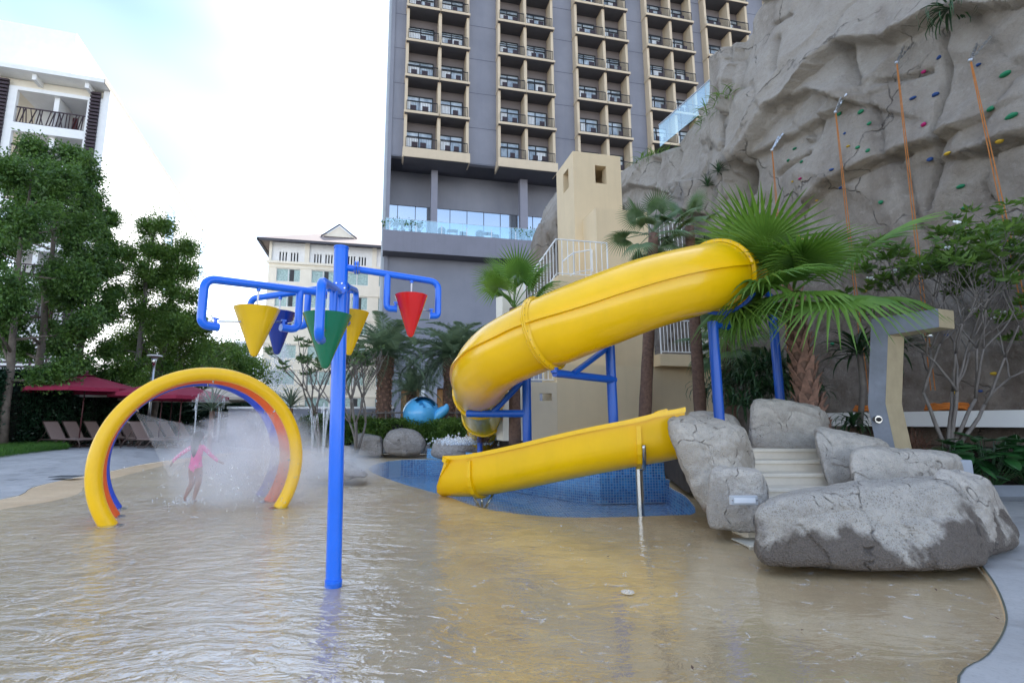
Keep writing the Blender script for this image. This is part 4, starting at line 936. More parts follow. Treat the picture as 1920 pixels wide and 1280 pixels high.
# rock outcrop behind the stair rail, left of the sand coloured tower
def boulder(name, corners, rough=.5, amp=.05, seed=0, mat=None, label=None, cat='boulder', n=44, fr=1.6, group=None, extra=None):
    """eight control corners (world) warped round a rounded cube"""
    P = [Vector(c) for c in corners]; vs = []; ids = {}; fs = []
    def pt(a, b, c):
        key = (a, b, c)
        if key in ids: return ids[key]
        q = Vector((a, b, c)) / n * 2 - Vector((1, 1, 1)); e = q.copy()
        k = 2 + 4 * (1 - rough); l_ = (abs(e.x) ** k + abs(e.y) ** k + abs(e.z) ** k) ** (1 / k); s_ = 1 / max(l_, 1e-6)
        e = e * s_ if l_ > 1e-6 else e
        e = e.lerp(q, .12); X, Y, Z = (e.x + 1) / 2, (e.y + 1) / 2, (e.z + 1) / 2
        bt = (P[0] * (1 - X) + P[1] * X) * (1 - Y) + (P[3] * (1 - X) + P[2] * X) * Y
        tp = (P[4] * (1 - X) + P[5] * X) * (1 - Y) + (P[7] * (1 - X) + P[6] * X) * Y
        w = bt * (1 - Z) + tp * Z; cen = sum(P, Vector()) / 8; nn = (w - cen).normalized()
        so = Vector((seed * 3.1, seed * 5.7, seed * 1.3))
        d = mnoise.fractal(w * fr + so, 1, 2, 4) * amp + mnoise.fractal(w * fr * 4.5 + so, .7, 2, 4) * amp * .30
        dd, pp = mnoise.voronoi(w * fr * .8 + so); edge_ = min(.12, dd[1] - dd[0]); d += (edge_ - .12) * amp * 2.6 + math.sin(pp[0].x * 37 + pp[0].y * 21) * amp * .35
        w = w + nn * d; ids[key] = len(vs); vs.append(w); return ids[key]
    for ax in range(3):
        for sd_ in (0, n):
            for i in range(n):
                for j in range(n):
                    def mk(u, v):
                        t = [0, 0, 0]; t[ax] = sd_; t[(ax + 1) % 3] = u; t[(ax + 2) % 3] = v; return pt(*t)
                    f = (mk(i, j), mk(i + 1, j), mk(i + 1, j + 1), mk(i, j + 1)); fs.append(f if sd_ else f[::-1])
    b = MB(); b.add(vs, fs); o_ = b.build(name, mat or mt['stone'], None, True, normals=False)
    if label: tag(o_, label, cat, group)
    return o_
def bx8(fl, fr_, h, dep, topin=.1, lean=0):   # corners from two ground points (front left/right), height and depth
    fl = Vector(fl); fr_ = Vector(fr_); d = (fr_ - fl); d.z = 0; nn = Vector((-d.y, d.x, 0)).normalized() * dep; i = d * topin; up_ = Vector((0, 0, h)); ni = nn * topin
    return [fl, fr_, fr_ + nn, fl + nn, fl + up_ + i + ni * .7, fr_ + up_ - i + ni * .7, fr_ + nn + up_ - i - ni * .7, fl + nn + up_ + i - ni * .7]
tcn = (A(1080, 284, 17))
oc = [A(965, 640, 19), A(1060, 640, 19), A(1060, 640, 24), A(985, 640, 24), A(1010, 405, 20), A(1062, 345, 19), A(1075, 345, 24), A(1015, 405, 24)]
boulder('rock_outcrop', oc, .35, .45, 3, mt['rock'], 'grey rock outcrop squeezed between the terrace and the sand coloured stair tower', 'rock', 30, .5)

# ================================================================== sand coloured stair building
SP = Plane(A(1080, 500, 17), (.978, .21)); SL = Plane(SP.O, (-.21, .978)); SL.n = -SL.n; SL.M = frm(SL.d, SL.n)
sbld = thing('stair_building', 'sand coloured rendered stair tower with landings behind the yellow slide', 'building', tuple(SP.p(1, .8, -1)))
zt_ = SP.uz(1080, 284)[1]; wU = SP.uz(1163, 298)[0]; wL = SL.uz(1043, 323)[0]; print('tan', zt_, wU, wL)
h1 = [SP.uz(1116, 327)[0], SP.uz(1137, 327)[0], SP.uz(1126, 344)[1], SP.uz(1126, 311)[1]]
h2 = [SL.uz(1066, 340)[0], SL.uz(1056, 340)[0], SL.uz(1061, 358)[1], SL.uz(1061, 321)[1]]
b_ = MB(); wallgrid(b_, SP.O, SP.d, SP.n, 0, wU, .8, zt_, [tuple(h1)], .35); b_.build('front_wall', mt['tan'], sbld)
b_ = MB(); wallgrid(b_, SL.O - SL.n * .002, SL.d, SL.n, .36, wL, .8, zt_ - .002, [tuple(h2)], .3); b_.build('side_wall', mt['tan'], sbld)
b_ = MB(); SP.box(b_, .31, wU, .8, zt_ - .003, -wL, -wL + .3); SP.box(b_, wU - .32, wU - .003, .8, zt_ - .004, -wL + .31, -.36); SP.box(b_, .31, wU - .33, zt_ - .3, zt_ - .005, -wL + .31, -.36); b_.build('rear_wall', mt['tan'], sbld)
b_ = MB(); SP.box(b_, .7, 1.0, zt_ - 2.6, zt_ - .4, -.9, -.7); b_.build('inner_post', M_('dark_orange_inner', (.16, .06, .02), .8), sbld)
# stepped block right of the tower
o1 = 1.1
uA = SP.uz(1117, 389, o1)[0]; zA = SP.uz(1117, 389, o1)[1]; uC = SP.uz(1214, 405, o1)[0]
b_ = MB(); SP.box(b_, uA, uC, .8, zA, -1.2, o1); b_.build('stepped_block', mt['tan'], sbld)
# landing slab and main wall
uL = SP.uz(1045, 520, 1.9)[0]; zL = SP.uz(1080, 519, 1.9)[1]; zL0 = SP.uz(1080, 545, 1.9)[1]; uM = SP.uz(1035, 700, 2.2)[0]; uN = SP.uz(1290, 700, 1.1)[0]
b_ = MB(); SP.box(b_, uL, uA + .4, zL0, zL, -.3, 1.95); b_.build('landing', mt['tan'], sbld)
b_ = MB(); SP.box(b_, uL + .1, uA - .01, .8, zL0 - .002, .01, 1.6); b_.build('landing_wall', mt['tan'], sbld)
zM = SP.uz(1040, 560, 2.2)[1]
uW0 = SP.uz(1225, 640, 1.1)[0]; uW1 = SP.uz(1322, 640, 1.1)[0]; zW0 = SP.uz(1225, 666, 1.1)[1]; zW1 = SP.uz(1225, 575, 1.1)[1]
b_ = MB(); b_.v = []; wallgrid(b_, SP.O + SP.n * (o1 - .003), SP.d, SP.n, uC - .003, uW1 + .5, .8, zW1 + .8, [(uW0, uW1, zW0, zW1)], .35); b_.build('lower_wall', mt['tan'], sbld)
b_ = MB(); SP.box(b_, uW0 - .05, uW1 + .6, zW0 - .38, zW0 - .003, o1, o1 + .45); b_.build('balcony_ledge', mt['tan'], sbld)
b_ = MB(); SP.box(b_, uW1 - .35, uW1 - .02, zW0, zW1 + .7, o1, o1 + .3); b_.build('pillar', mt['cream_light'], sbld)
# lower left box with slot window and side stair wall
us0 = SP.uz(993, 720, 2.6)[0]; us1 = SP.uz(1044, 720, 2.6)[0]; zs1 = SP.uz(1010, 716, 2.6)[1]
hw = (SP.uz(1012, 744, 2.6)[0], SP.uz(1035, 744, 2.6)[0], SP.uz(1020, 751, 2.6)[1], SP.uz(1020, 737, 2.6)[1])
b_ = MB(); wallgrid(b_, SP.O + SP.n * 2.6, SP.d, SP.n, us0, us1 + .0, .8, zs1, [hw], .25); b_.build('stair_wall', mt['cream'], sbld)
b_ = MB(); SP.box(b_, us1 + .003, uA + .8, .8, zs1 + .5, 1.65, 2.602); b_.build('stair_side_wall', mt['tan'], sbld)
b_ = MB(); ul0 = SP.uz(943, 770, 1.0)[0]; SP.box(b_, ul0, us0 + .4, .8, SP.uz(960, 726, 1.0)[1], -.4, 1.0); b_.build('rear_stair_wall', mt['cream_light'], sbld)
# blocks left of the rail (behind the palm)
for (x0, x1, yt, off, lab) in ((966, 986, 522, 1.6, 0), (942, 984, 545, 1.9, 1)):
    a_ = SP.uz(x0, yt, off); c_ = SP.uz(x1, yt, off); b_ = MB(); SP.box(b_, a_[0], c_[0], .8, a_[1], off - .8, off); b_.build('stair_pier', mt['cream_light'], sbld)
# stair flight from the landing down left (under the rails)
st = MB(); uS0 = uL; zS0 = zL; uS1 = SP.uz(985, 600, 1.9)[0]; zS1 = SP.uz(985, 602, 1.9)[1]
st.prism([SP.p(uS0, zS0, .4), SP.p(uS1, zS1, .4), SP.p(uS1, zS1 - .5, .4), SP.p(uS0, zS0 - .9, .4)], SP.n * 1.5); st.build('stair_flight', mt['tan'], sbld)
# handrails
def railing(name, label, path, h, spacing, par, parent=None, th=.025, bars=True):
    t = thing(name, label, 'railing', tuple(path[0])) if label else None
    b = MB(); up_ = Vector((0, 0, h))
    P = [Vector(p) for p in path]; b.tube([p + up_ for p in P], th, 8); b.build('handrail', mt['white_trim'], t)
    b = MB(); b.tube([p + Vector((0, 0, .08)) for p in P], th * .8, 6); b.build('bottom_rail', mt['white_trim'], t)
    k = 0
    for a, c in zip(P[:-1], P[1:]):
        L_ = (c - a).length; nb = max(1, int(L_ / spacing))
        for i in range(nb + 1):
            q = a.lerp(c, i / nb); e = i in (0, nb); b = MB(); b.cyl(q + (Vector((0, 0, 0)) if e else Vector((0, 0, .08))), q + up_, th if e else th * .55, None, 6); b.build('post' if e else 'baluster', mt['white_trim'], t)
    return t
zr1 = zL + .01
railing('stair_railing', 'white metal railing with vertical bars climbing to the landing of the stair tower', [SP.p(uS1, zS1, 1.85), SP.p(uL, zr1, 1.85), SP.p(uA - .02, zr1, 1.85)], 1.15, .17, None)
railing('inner_railing', 'short white sloping handrail on the landing next to the tower door', [SP.p(uL + .55, zr1 + .02, .9), SP.p(uL + .95, zr1 + .35, .9), SP.p(uA - .1, zr1 + .5, .9)], .75, .4, None)
railing('window_railing', 'metal railing in the wall opening behind the two slim palm trunks', [SP.p(uW0 + .05, zW0, o1 + .35), SP.p(uW1 + .4, zW0, o1 + .35)], 1.1, .12, None)
railing('low_stair_railing', 'white stair railing above the small slot window', [SP.p(us0 + .05, zs1 + .003, 2.4), SP.p(us1 + .1, zs1 + .003, 2.4)], .6, .12, None, th=.022)
ub_a = SP.uz(1214, 470, .6)[0]
railing('upper_walkway_railing', 'metal railing of the walkway right of the stepped block, behind the palm crowns', [SP.p(ub_a, SP.uz(1216, 470, .6)[1], .6), SP.p(ub_a + 1.7, SP.uz(1216, 470, .6)[1], .6)], 1.1, .16, None)
b_ = MB(); SP.box(b_, uC + .003, uC + 6, SP.uz(1216, 490, .6)[1] - .3, SP.uz(1216, 470, .6)[1] - .002, -1, .8); tag(b_.build('walkway_slab', mt['tan']), 'sand coloured walkway slab leading from the stair tower to the slide start', 'walkway')
# ================================================================== boulders and steps
MS, MW, MWm, MF = mt['stone'], mt['stone_wet'], mt['stone_warm'], mt['stone_far']
def cor(bf, tf, dep_b, dep_t):   # bottom front L,R / top front L,R as points, pushed back by depth vectors
    sk = lambda p, v: Vector((v.x + p.x / p.y * v.y, v.y, v.z))
    dep_b = [sk(p, v) for p, v in zip(bf, dep_b)]; dep_t = [sk(p, v) for p, v in zip(tf, dep_t)]
    return [bf[0], bf[1], bf[1] + dep_b[1], bf[0] + dep_b[0], tf[0], tf[1], tf[1] + dep_t[1], tf[0] + dep_t[0]]
V3 = Vector
boulder('boulder', cor((A(1405, 1078, 4.75), A(1842, 1085, 4.55)), (A(1416, 938, 4.85), A(1800, 888, 5.15)), (V3((.15, 1.3, 0)), V3((.7, 1.2, 0))), (V3((.1, .7, .0)), V3((.25, .55, .0)))), .22, .04, 11, MW,
        'largest front boulder with dark wet stains, closest to the camera at the pool edge', n=80, fr=1.5, cat='boulder')
boulder('boulder', cor((A(1700, 1048, 4.85), A(1876, 1032, 4.95)), (A(1750, 876, 5.25), A(1846, 902, 5.25)), (V3((.2, 1.0, 0)), V3((.3, .9, 0))), (V3((.1, .5, 0)), V3((.1, .5, 0)))), .45, .04, 12, MS,
        'sloping right end rock leaning against the large front boulder on the grey deck', n=48)
boulder('boulder', cor((A(1322, 1000, 6.2), A(1440, 1005, 5.9)), (A(1322, 876, 6.2), A(1436, 880, 6.1)), (V3((.1, .7, 0)), V3((.1, .7, 0))), (V3((.15, .5, 0)), V3((-.05, .45, 0)))), .35, .03, 13, MS,
        'grey boulder carrying the small rectangular wall light left of the steps', n=52, fr=2.2)
boulder('boulder', cor((A(1318, 985, 6.7), A(1408, 985, 6.5)), (A(1226, 768, 7.3), A(1398, 795, 7.0)), (V3((.1, 1.1, 0)), V3((.1, 1.0, 0))), (V3((.2, 1.3, 0)), V3((.1, 1.2, 0)))), .62, .06, 14, MWm,
        'tall overhanging sandy boulder at the upper end of the open slide', n=58, fr=1.3)
boulder('boulder', cor((A(1330, 880, 7.2), A(1398, 878, 7.3)), (A(1335, 800, 7.3), A(1400, 806, 7.5)), (V3((.1, .8, 0)), V3((.1, .8, 0))), (V3((0, .7, 0)), V3((0, .6, 0)))), .55, .03, 15, MWm,
        'small rounded boulder tucked between the tall sandy boulder and the top step', n=42)
boulder('boulder', cor((A(1260, 850, 8.9), A(1408, 850, 8.8)), (A(1290, 768, 9.0), A(1380, 776, 9.0)), (V3((0, .8, 0)), V3((0, .8, 0))), (V3((0, .7, 0)), V3((0, .7, 0)))), .4, .03, 16, MS,
        'flat grey boulder behind the tall one, at the foot of the blue slide post', n=44)
boulder('boulder', cor((A(1400, 850, 8.6), A(1545, 860, 8.3)), (A(1404, 742, 8.7), A(1546, 762, 8.6)), (V3((.1, .8, 0)), V3((.3, .9, 0))), (V3((.1, .7, 0)), V3((.1, .7, 0)))), .3, .035, 17, MS,
        'squarish grey boulder at the top right of the steps beneath the fan palm', n=52, fr=1.8)
boulder('boulder', cor((A(1548, 930, 7.0), A(1640, 905, 7.2)), (A(1514, 796, 7.5), A(1650, 828, 7.4)), (V3((.2, 1.0, 0)), V3((.3, .9, 0))), (V3((.1, .7, .0)), V3((.2, .6, 0)))), .35, .04, 18, MS,
        'mid-height grey boulder beside the middle steps, second one down the row', n=50, fr=1.8)
boulder('boulder', cor((A(1590, 950, 6.2), A(1800, 935, 6.5)), (A(1584, 834, 6.6), A(1796, 850, 6.7)), (V3((.3, 1.0, 0)), V3((.3, .9, 0))), (V3((.2, .6, 0)), V3((.1, .5, 0)))), .3, .035, 19, MS,
        'long low grey boulder behind the large front boulder, in front of the shower post', n=52, fr=1.7)
stair = thing('pool_steps', 'pale stone steps rising out of the pool between the boulders', 'steps', (4.3, 7.4, 0))
treadm = M_('pale_sandstone_step', (.76, .69, .58), .75, .06, 6, bump=.15, bscale=90)
for k in range(7):
    z1 = .9 - .15 * k; yf = 8.27 - .41 * k; xl = 4.05 - .2 * k; xr = 5.3 - .04 * k
    yb = 9.6 if k == 0 else yf + .41 + .05
    if k: yb = 8.27 - .41 * (k - 1) + .0
    b_ = MB(); b_.box(((xl + xr) / 2, (yf + yb) / 2, z1 / 2 - .01), (xr - xl, yb - yf - .003, z1 + .02)); b_.box(((xl + xr) / 2, yf - .008, z1 - .02), (xr - xl + .004, .035, .05)); bevel(b_.build('step', treadm, stair), .008)
# rocks on the far side of the pool
far_r = [((712, 857, 19.3), (803, 857, 19.3), (724, 800, 19.6), (792, 804, 19.6), .85, 21, 'largest far boulder, domed, in front of the low hedge'), ((664, 857, 19.6), (718, 857, 19.6), (668, 812, 19.8), (714, 818, 19.8), .3, 22, 'squarish far boulder left of the domed one'),
         ((806, 862, 17.5), (884, 862, 17.0), (812, 822, 17.8), (872, 822, 17.5), .8, 23, 'flat far boulder by the little waterfall, left of the slide mouth'), ((850, 850, 17.2), (912, 852, 17.2), (862, 820, 17.5), (925, 816, 17.5), .5, 24, 'slanting slab rock right below the mouth of the yellow tube'),
         ((566, 905, 11.4), (672, 905, 11.2), (590, 868, 11.6), (660, 862, 11.6), .6, 25, 'low rounded boulder in the mist behind the blue pole'), ((610, 882, 12.8), (668, 882, 12.8), (618, 838, 12.9), (662, 842, 12.9), .55, 26, 'upper boulder stacked behind the blue pole'),
         ((640, 896, 11.3), (690, 897, 11.2), (642, 876, 11.4), (678, 882, 11.4), .6, 27, 'tiny low rock sloping into the water right of the blue pole')]
for a, b2, c, d, r_, sd_, lab in far_r:
    boulder('boulder', cor((A(*a), A(*b2)), (A(*c), A(*d)), (V3((0, 1.0, 0)), V3((0, 1.0, 0))), (V3((0, .8, 0)), V3((0, .8, 0)))), r_ + .05, .06, sd_, MF, lab, n=42, fr=1.1)
# rectangular wall light
wl_ = thing('wall_light', 'white rectangular recessed light fixed to the grey boulder left of the steps', 'light', tuple(A(1394, 937, 5.86)))
f0 = A(1394, 937, 5.87); b_ = MB(); b_.box(f0, (.30, .05, .10)); bevel(b_.build('housing', M_('grey_light_housing', (.5, .52, .55), .4, .05), wl_), .008)
b_ = MB(); b_.box(f0 + V3((0, -.03, 0)), (.23, .012, .055)); b_.build('lens', M_('white_light_lens', (.85, .88, .92), .3, .03), wl_)
for s_ in (-1, 1): b_ = MB(); b_.cyl(f0 + V3((.135 * s_, -.025, 0)), f0 + V3((.135 * s_, -.031, 0)), .007, None, 8); b_.build('screw', mt['steel'], wl_)
b_ = MB(); q = A(1802, 880, 7.0); b_.box(q, (.2, .15, .26)); tag(bevel(b_.build('service_box', M_('bluish_grey_box', (.30, .33, .38), .5)), .015), 'small bluish grey service box at the right end of the low boulder', 'box')

# ================================================================== yellow tube slide
slide = thing('tube_slide', 'big glossy yellow enclosed tube slide bending down behind the open chute, on blue posts', 'water slide', (1.6, 8.6, .8))
pth = [A(*q) for q in ((1475, 478, 13.6), (1450, 486, 12.3), (1420, 496, 10.9), (1385, 506, 9.7), (1346, 516, 8.8), (1300, 527, 8.35), (1215, 550, 8.08), (1130, 581, 8.0), (1050, 613, 8.1), (985, 641, 8.5), (935, 668, 9.0), (906, 698, 9.8), (900, 726, 11.2), (901, 747, 12.9), (904, 771, 14.8), (909, 797, 16.6), (912, 826, 18.2))]
sp = spline(pth, 10); TR = .585
def frames(P):
    o = []
    for i, p in enumerate(P):
        t = (P[min(i + 1, len(P) - 1)] - P[max(i - 1, 0)]).normalized(); s = t.cross(V3((0, 0, 1))).normalized(); u = s.cross(t).normalized(); o.append((p, t, s, u))
    return o
fr_ = frames(sp)
def sect(i0, i1, r0, thick=.02, n=40):
    vs = []; m = i1 - i0 + 1
    for rr in (r0, r0 - thick):
        for i in range(i0, i1 + 1):
            p, t, s, u = fr_[i]
            for k in range(n): a = 2 * math.pi * k / n; vs.append(p + (s * math.cos(a) + u * math.sin(a)) * rr)
    fs = []
    for L_ in (0, 1):
        o = L_ * m * n
        for i in range(m - 1):
            for k in range(n):
                k2 = (k + 1) % n; f = (o + i * n + k, o + i * n + k2, o + (i + 1) * n + k2, o + (i + 1) * n + k); fs.append(f if L_ else f[::-1])
    for i in (0, m - 1):
        for k in range(n): k2 = (k + 1) % n; f = (i * n + k, i * n + k2, m * n + i * n + k2, m * n + i * n + k); fs.append(f if i else f[::-1])
    b = MB(); b.add(vs, fs); return b
pxs = [PR(p)[0] for p in sp]; pys = [PR(p)[1] for p in sp]
def near_i(x_, y_): return min(range(len(sp)), key=lambda i: (pxs[i] - x_) ** 2 + (pys[i] - y_) ** 2)
cuts = [0, near_i(1345, 515), near_i(1022, 627), near_i(902, 735), near_i(905, 778), len(sp) - 1]; print('cuts', cuts)
for a, b2 in zip(cuts[:-1], cuts[1:]): sharp(sect(a, b2, TR).build('tube_section', mt['yellow'], slide, True), 50)
for c in cuts[1:-1]:
    p, t, s, u = fr_[c]
    for side in (-1, 1):
        vs = []; n = 48
        for dz, rr in ((0.004, TR - .02), (0.004, TR + .055), (.03, TR + .055), (.03, TR + .02), (.07, TR + .006)):
            for k in range(n): a = 2 * math.pi * k / n; vs.append(p + t * dz * side + (s * math.cos(a) + u * math.sin(a)) * rr)
        b_ = MB(); b_.add(vs, [(j * n + k, j * n + (k + 1) % n, (j + 1) * n + (k + 1) % n, (j + 1) * n + k) for j in range(4) for k in range(n)])
        b_.build('flange', mt['yellow'], slide, True)
    bl = MB()
    for k in range(28): a = 2 * math.pi * (k + .5) / 28; q = p + (s * math.cos(a) + u * math.sin(a)) * (TR + .036); bl.cyl(q - t * .04, q + t * .04, .008, None, 6)
    o_ = bl.build('flange_bolts', mt['steel'], slide); o_['kind'] = 'stuff'
for a, b2 in zip(cuts[:-1], cuts[1:]):
    for sg in (0, 1):                              # bolted lips where the upper and lower shells meet
        ang = R(8) if sg == 0 else math.pi - R(8); vs = []
        off = [(-.012, TR - .005), (-.012, TR + .05), (.022, TR + .05), (.022, TR - .005)]
        for i in range(a, b2 + 1):
            p, t, s, u = fr_[i]; rd = s * math.cos(ang) + u * math.sin(ang); tn = -s * math.sin(ang) + u * math.cos(ang)
            for h_, r_ in off: vs.append(p + rd * r_ + tn * h_)
        m = b2 - a + 1; b_ = MB(); b_.add(vs, [(i * 4 + k, i * 4 + (k + 1) % 4, (i + 1) * 4 + (k + 1) % 4, (i + 1) * 4 + k) for i in range(m - 1) for k in range(4)] + [(0, 1, 2, 3), ((m - 1) * 4 + 3, (m - 1) * 4 + 2, (m - 1) * 4 + 1, (m - 1) * 4)])
        b_.build('side_lip', mt['yellow'], slide)
DB = mt['dkblue']
def post(path, r, nm='support_post', n=16):
    b = MB(); b.tube(path, r, n); o = b.build(nm, DB, slide, True); sharp(o); return o
# posts and their arms
def under(i, k=0): p, t, s, u = fr_[i]; return p - u * (TR + .03)
i1 = cuts[1]; q = under(i1)
top = A(1336, 603, 8.75); post([top, V3((top.x, top.y, .8))], .085); post([top + V3((0, 0, -.06)), V3((q.x + .05, q.y, top.z - .06))], .055, 'support_arm'); post([V3((q.x + .07, q.y, top.z - .1)), q], .05, 'support_arm')
sd_b = MB(); p, t, s, u = fr_[i1]
vs = []
for k in range(13):
    a = R(-150 + k * 10)
    for rr in (TR + .06, TR + .12):
        for w in (-.05, .05): vs.append(p + t * w + (s * math.cos(a) + u * math.sin(a)) * rr)
sd_b.add(vs, [f for k in range(12) for f in ((k * 4, k * 4 + 1, k * 4 + 5, k * 4 + 4), (k * 4 + 2, k * 4 + 6, k * 4 + 7, k * 4 + 3), (k * 4, k * 4 + 4, k * 4 + 6, k * 4 + 2), (k * 4 + 1, k * 4 + 3, k * 4 + 7, k * 4 + 5))]); sd_b.build('saddle', DB, slide)
q = under(cuts[2]); top = A(1143, 640, 9.0); post([top, V3((top.x + .02, top.y, .8))], .085)
am = A(1152, 712, 9.0); en = A(1040, 699, 8.15); post([en, am], .065, 'support_arm'); post([A(1075, 700, 8.35), A(1135, 655, 9.0)], .05, 'support_brace'); post([V3((q.x, q.y, en.z)), V3((q.x, q.y, q.z + .02))], .06, 'support_arm')
p, t, s, u = fr_[cuts[2]]
top = A(987, 694, 10.4); post([top, V3((top.x, top.y, .8))], .09)
post([A(876, 775, 10.8), A(984, 775, 10.4)], .075, 'support_arm'); post([A(925, 772, 10.6), A(978, 716, 10.4)], .06, 'support_brace'); post([A(888, 775, 10.8), A(890, 752, 11.4)], .06, 'support_arm')
top = A(1446, 560, 10.2); post([top, V3((top.x, top.y, .8))], .085); post([top, A(1425, 535, 10.4)], .07, 'support_arm')
top = A(900, 780, 15.6); post([top, V3((top.x, top.y, .3))], .08)

# ================================================================== open chute
chute = thing('open_slide_chute', 'open yellow slide chute ending over the blue pool in front of the tube slide', 'water slide', (1.2, 9.2, 0))
cpth = [V3((-.72, 9.98, -.05)), V3((-.48, 9.82, -.045)), V3((-.05, 9.6, .0)), V3((.65, 9.25, .16)), V3((1.4, 8.9, .36)), V3((2.1, 8.6, .53)), V3((2.65, 8.45, .65)), V3((2.85, 8.40, .69)), V3((3.08, 8.38, .74))]
cs = spline(cpth, 8); fr2 = []
for i, p in enumerate(cs):
    t = (cs[min(i + 1, len(cs) - 1)] - cs[max(i - 1, 0)]).normalized(); s = t.cross(V3((0, 0, 1))).normalized(); fr2.append((p, t, s, V3((0, 0, 1))))
h0 = [(-.56, .77), (-.56, .70), (-.50, .70), (-.50, .40), (-.455, .25), (-.35, .11), (-.18, .025), (0, 0)]
outer_p = h0 + [(-a, b) for a, b in h0[:-1][::-1]]
in0 = [(.46, .77), (.46, .42), (.42, .28), (.32, .15), (.17, .07), (0, .045)]
prof_ = outer_p + in0 + [(-a, b) for a, b in in0[:-1][::-1]]
def chsec(i0, i1, name, prof_=prof_, sc=1.0):
    vs = []; K = len(prof_)
    for i in range(i0, i1 + 1):
        p, t, s, u = fr2[i]; e = max(0, 1 - i / 8.0)      # flared slanting exit lip
        bump_ = 1.0 + (.05 * ss(len(cs) * .6, len(cs) * .9, i))
        for a, h in prof_:
            hh = h * (bump_ if h > .6 else 1)
            w = p + s * a * sc * (1 + e * .10) + u * (hh - (e ** 1.5) * h * .06) + t * (h * e * .62); vs.append(w)
    m = i1 - i0 + 1; b = MB(); b.add(vs, [(i * K + k, i * K + (k + 1) % K, (i + 1) * K + (k + 1) % K, (i + 1) * K + k) for i in range(m - 1) for k in range(K)])
    b.add([vs[k] for k in range(K)], [tuple(range(K))]); b.add([vs[(m - 1) * K + k] for k in range(K)], [tuple(range(K))[::-1]])
    o = b.build(name, mt['yellow'], chute, True); sharp(o, 45); return o
cc_ = [0, 16, 45, len(cs) - 1]
for a, b2 in zip(cc_[:-1], cc_[1:]): chsec(a, b2, 'chute_section')
for c in cc_[1:-1]:
    p, t, s, u = fr2[c]; b_ = MB(); vs = []; flp = outer_p[6:-3] + [(.5, .66)]
    for dz in (-.035, .035):
        for a, h in flp: sc_ = 1.09; vs.append(p + t * dz + s * a * sc_ + u * (h * 1.0 - .045 + h * .05))
        for a, h in flp: vs.append(p + t * dz + s * a * .995 + u * (h + .002))
    K = len(flp)
    fs = []
    for j in (0, 1):
        o = j * 2 * K; fs += [(o + k, o + k + 1, o + K + k + 1, o + K + k) for k in range(K - 1)]
    fs += [(k, k + 1, 2 * K + k + 1, 2 * K + k) for k in range(K - 1)]
    b_.add(vs, fs); b_.build('flange', mt['yellow'], chute)
# steel supports
p = cs[cc_[2]]; sx_ = A(1198, 955, 7.95)
b_ = MB(); b_.tube([V3((p.x, p.y - .02, -.62)), V3((p.x, p.y - .02, p.z + .0))], .058, 16); sharp(b_.build('steel_post', mt['steel'], chute, True))
p_, t_, s_, u_ = fr2[cc_[2]]; b_ = MB(); pp_ = [p_ + t_ * .07 + s_ * a * 1.12 + u_ * (h - .05) for a, h in outer_p[3:-3]]; b_.tube(spline(pp_, 3), .03, 8); b_.build('steel_saddle', mt['steel'], chute, True)
p = cs[cc_[1]]
for dx, dy in ((-.02, 0), (-.22, .05), (.2, -.05)): b_ = MB(); b_.tube([V3((p.x + .0, p.y + dy, -.3)), V3((p.x + dx, p.y + dy, .06))], .022, 8); b_.build('steel_leg', mt['steel'], chute, True)

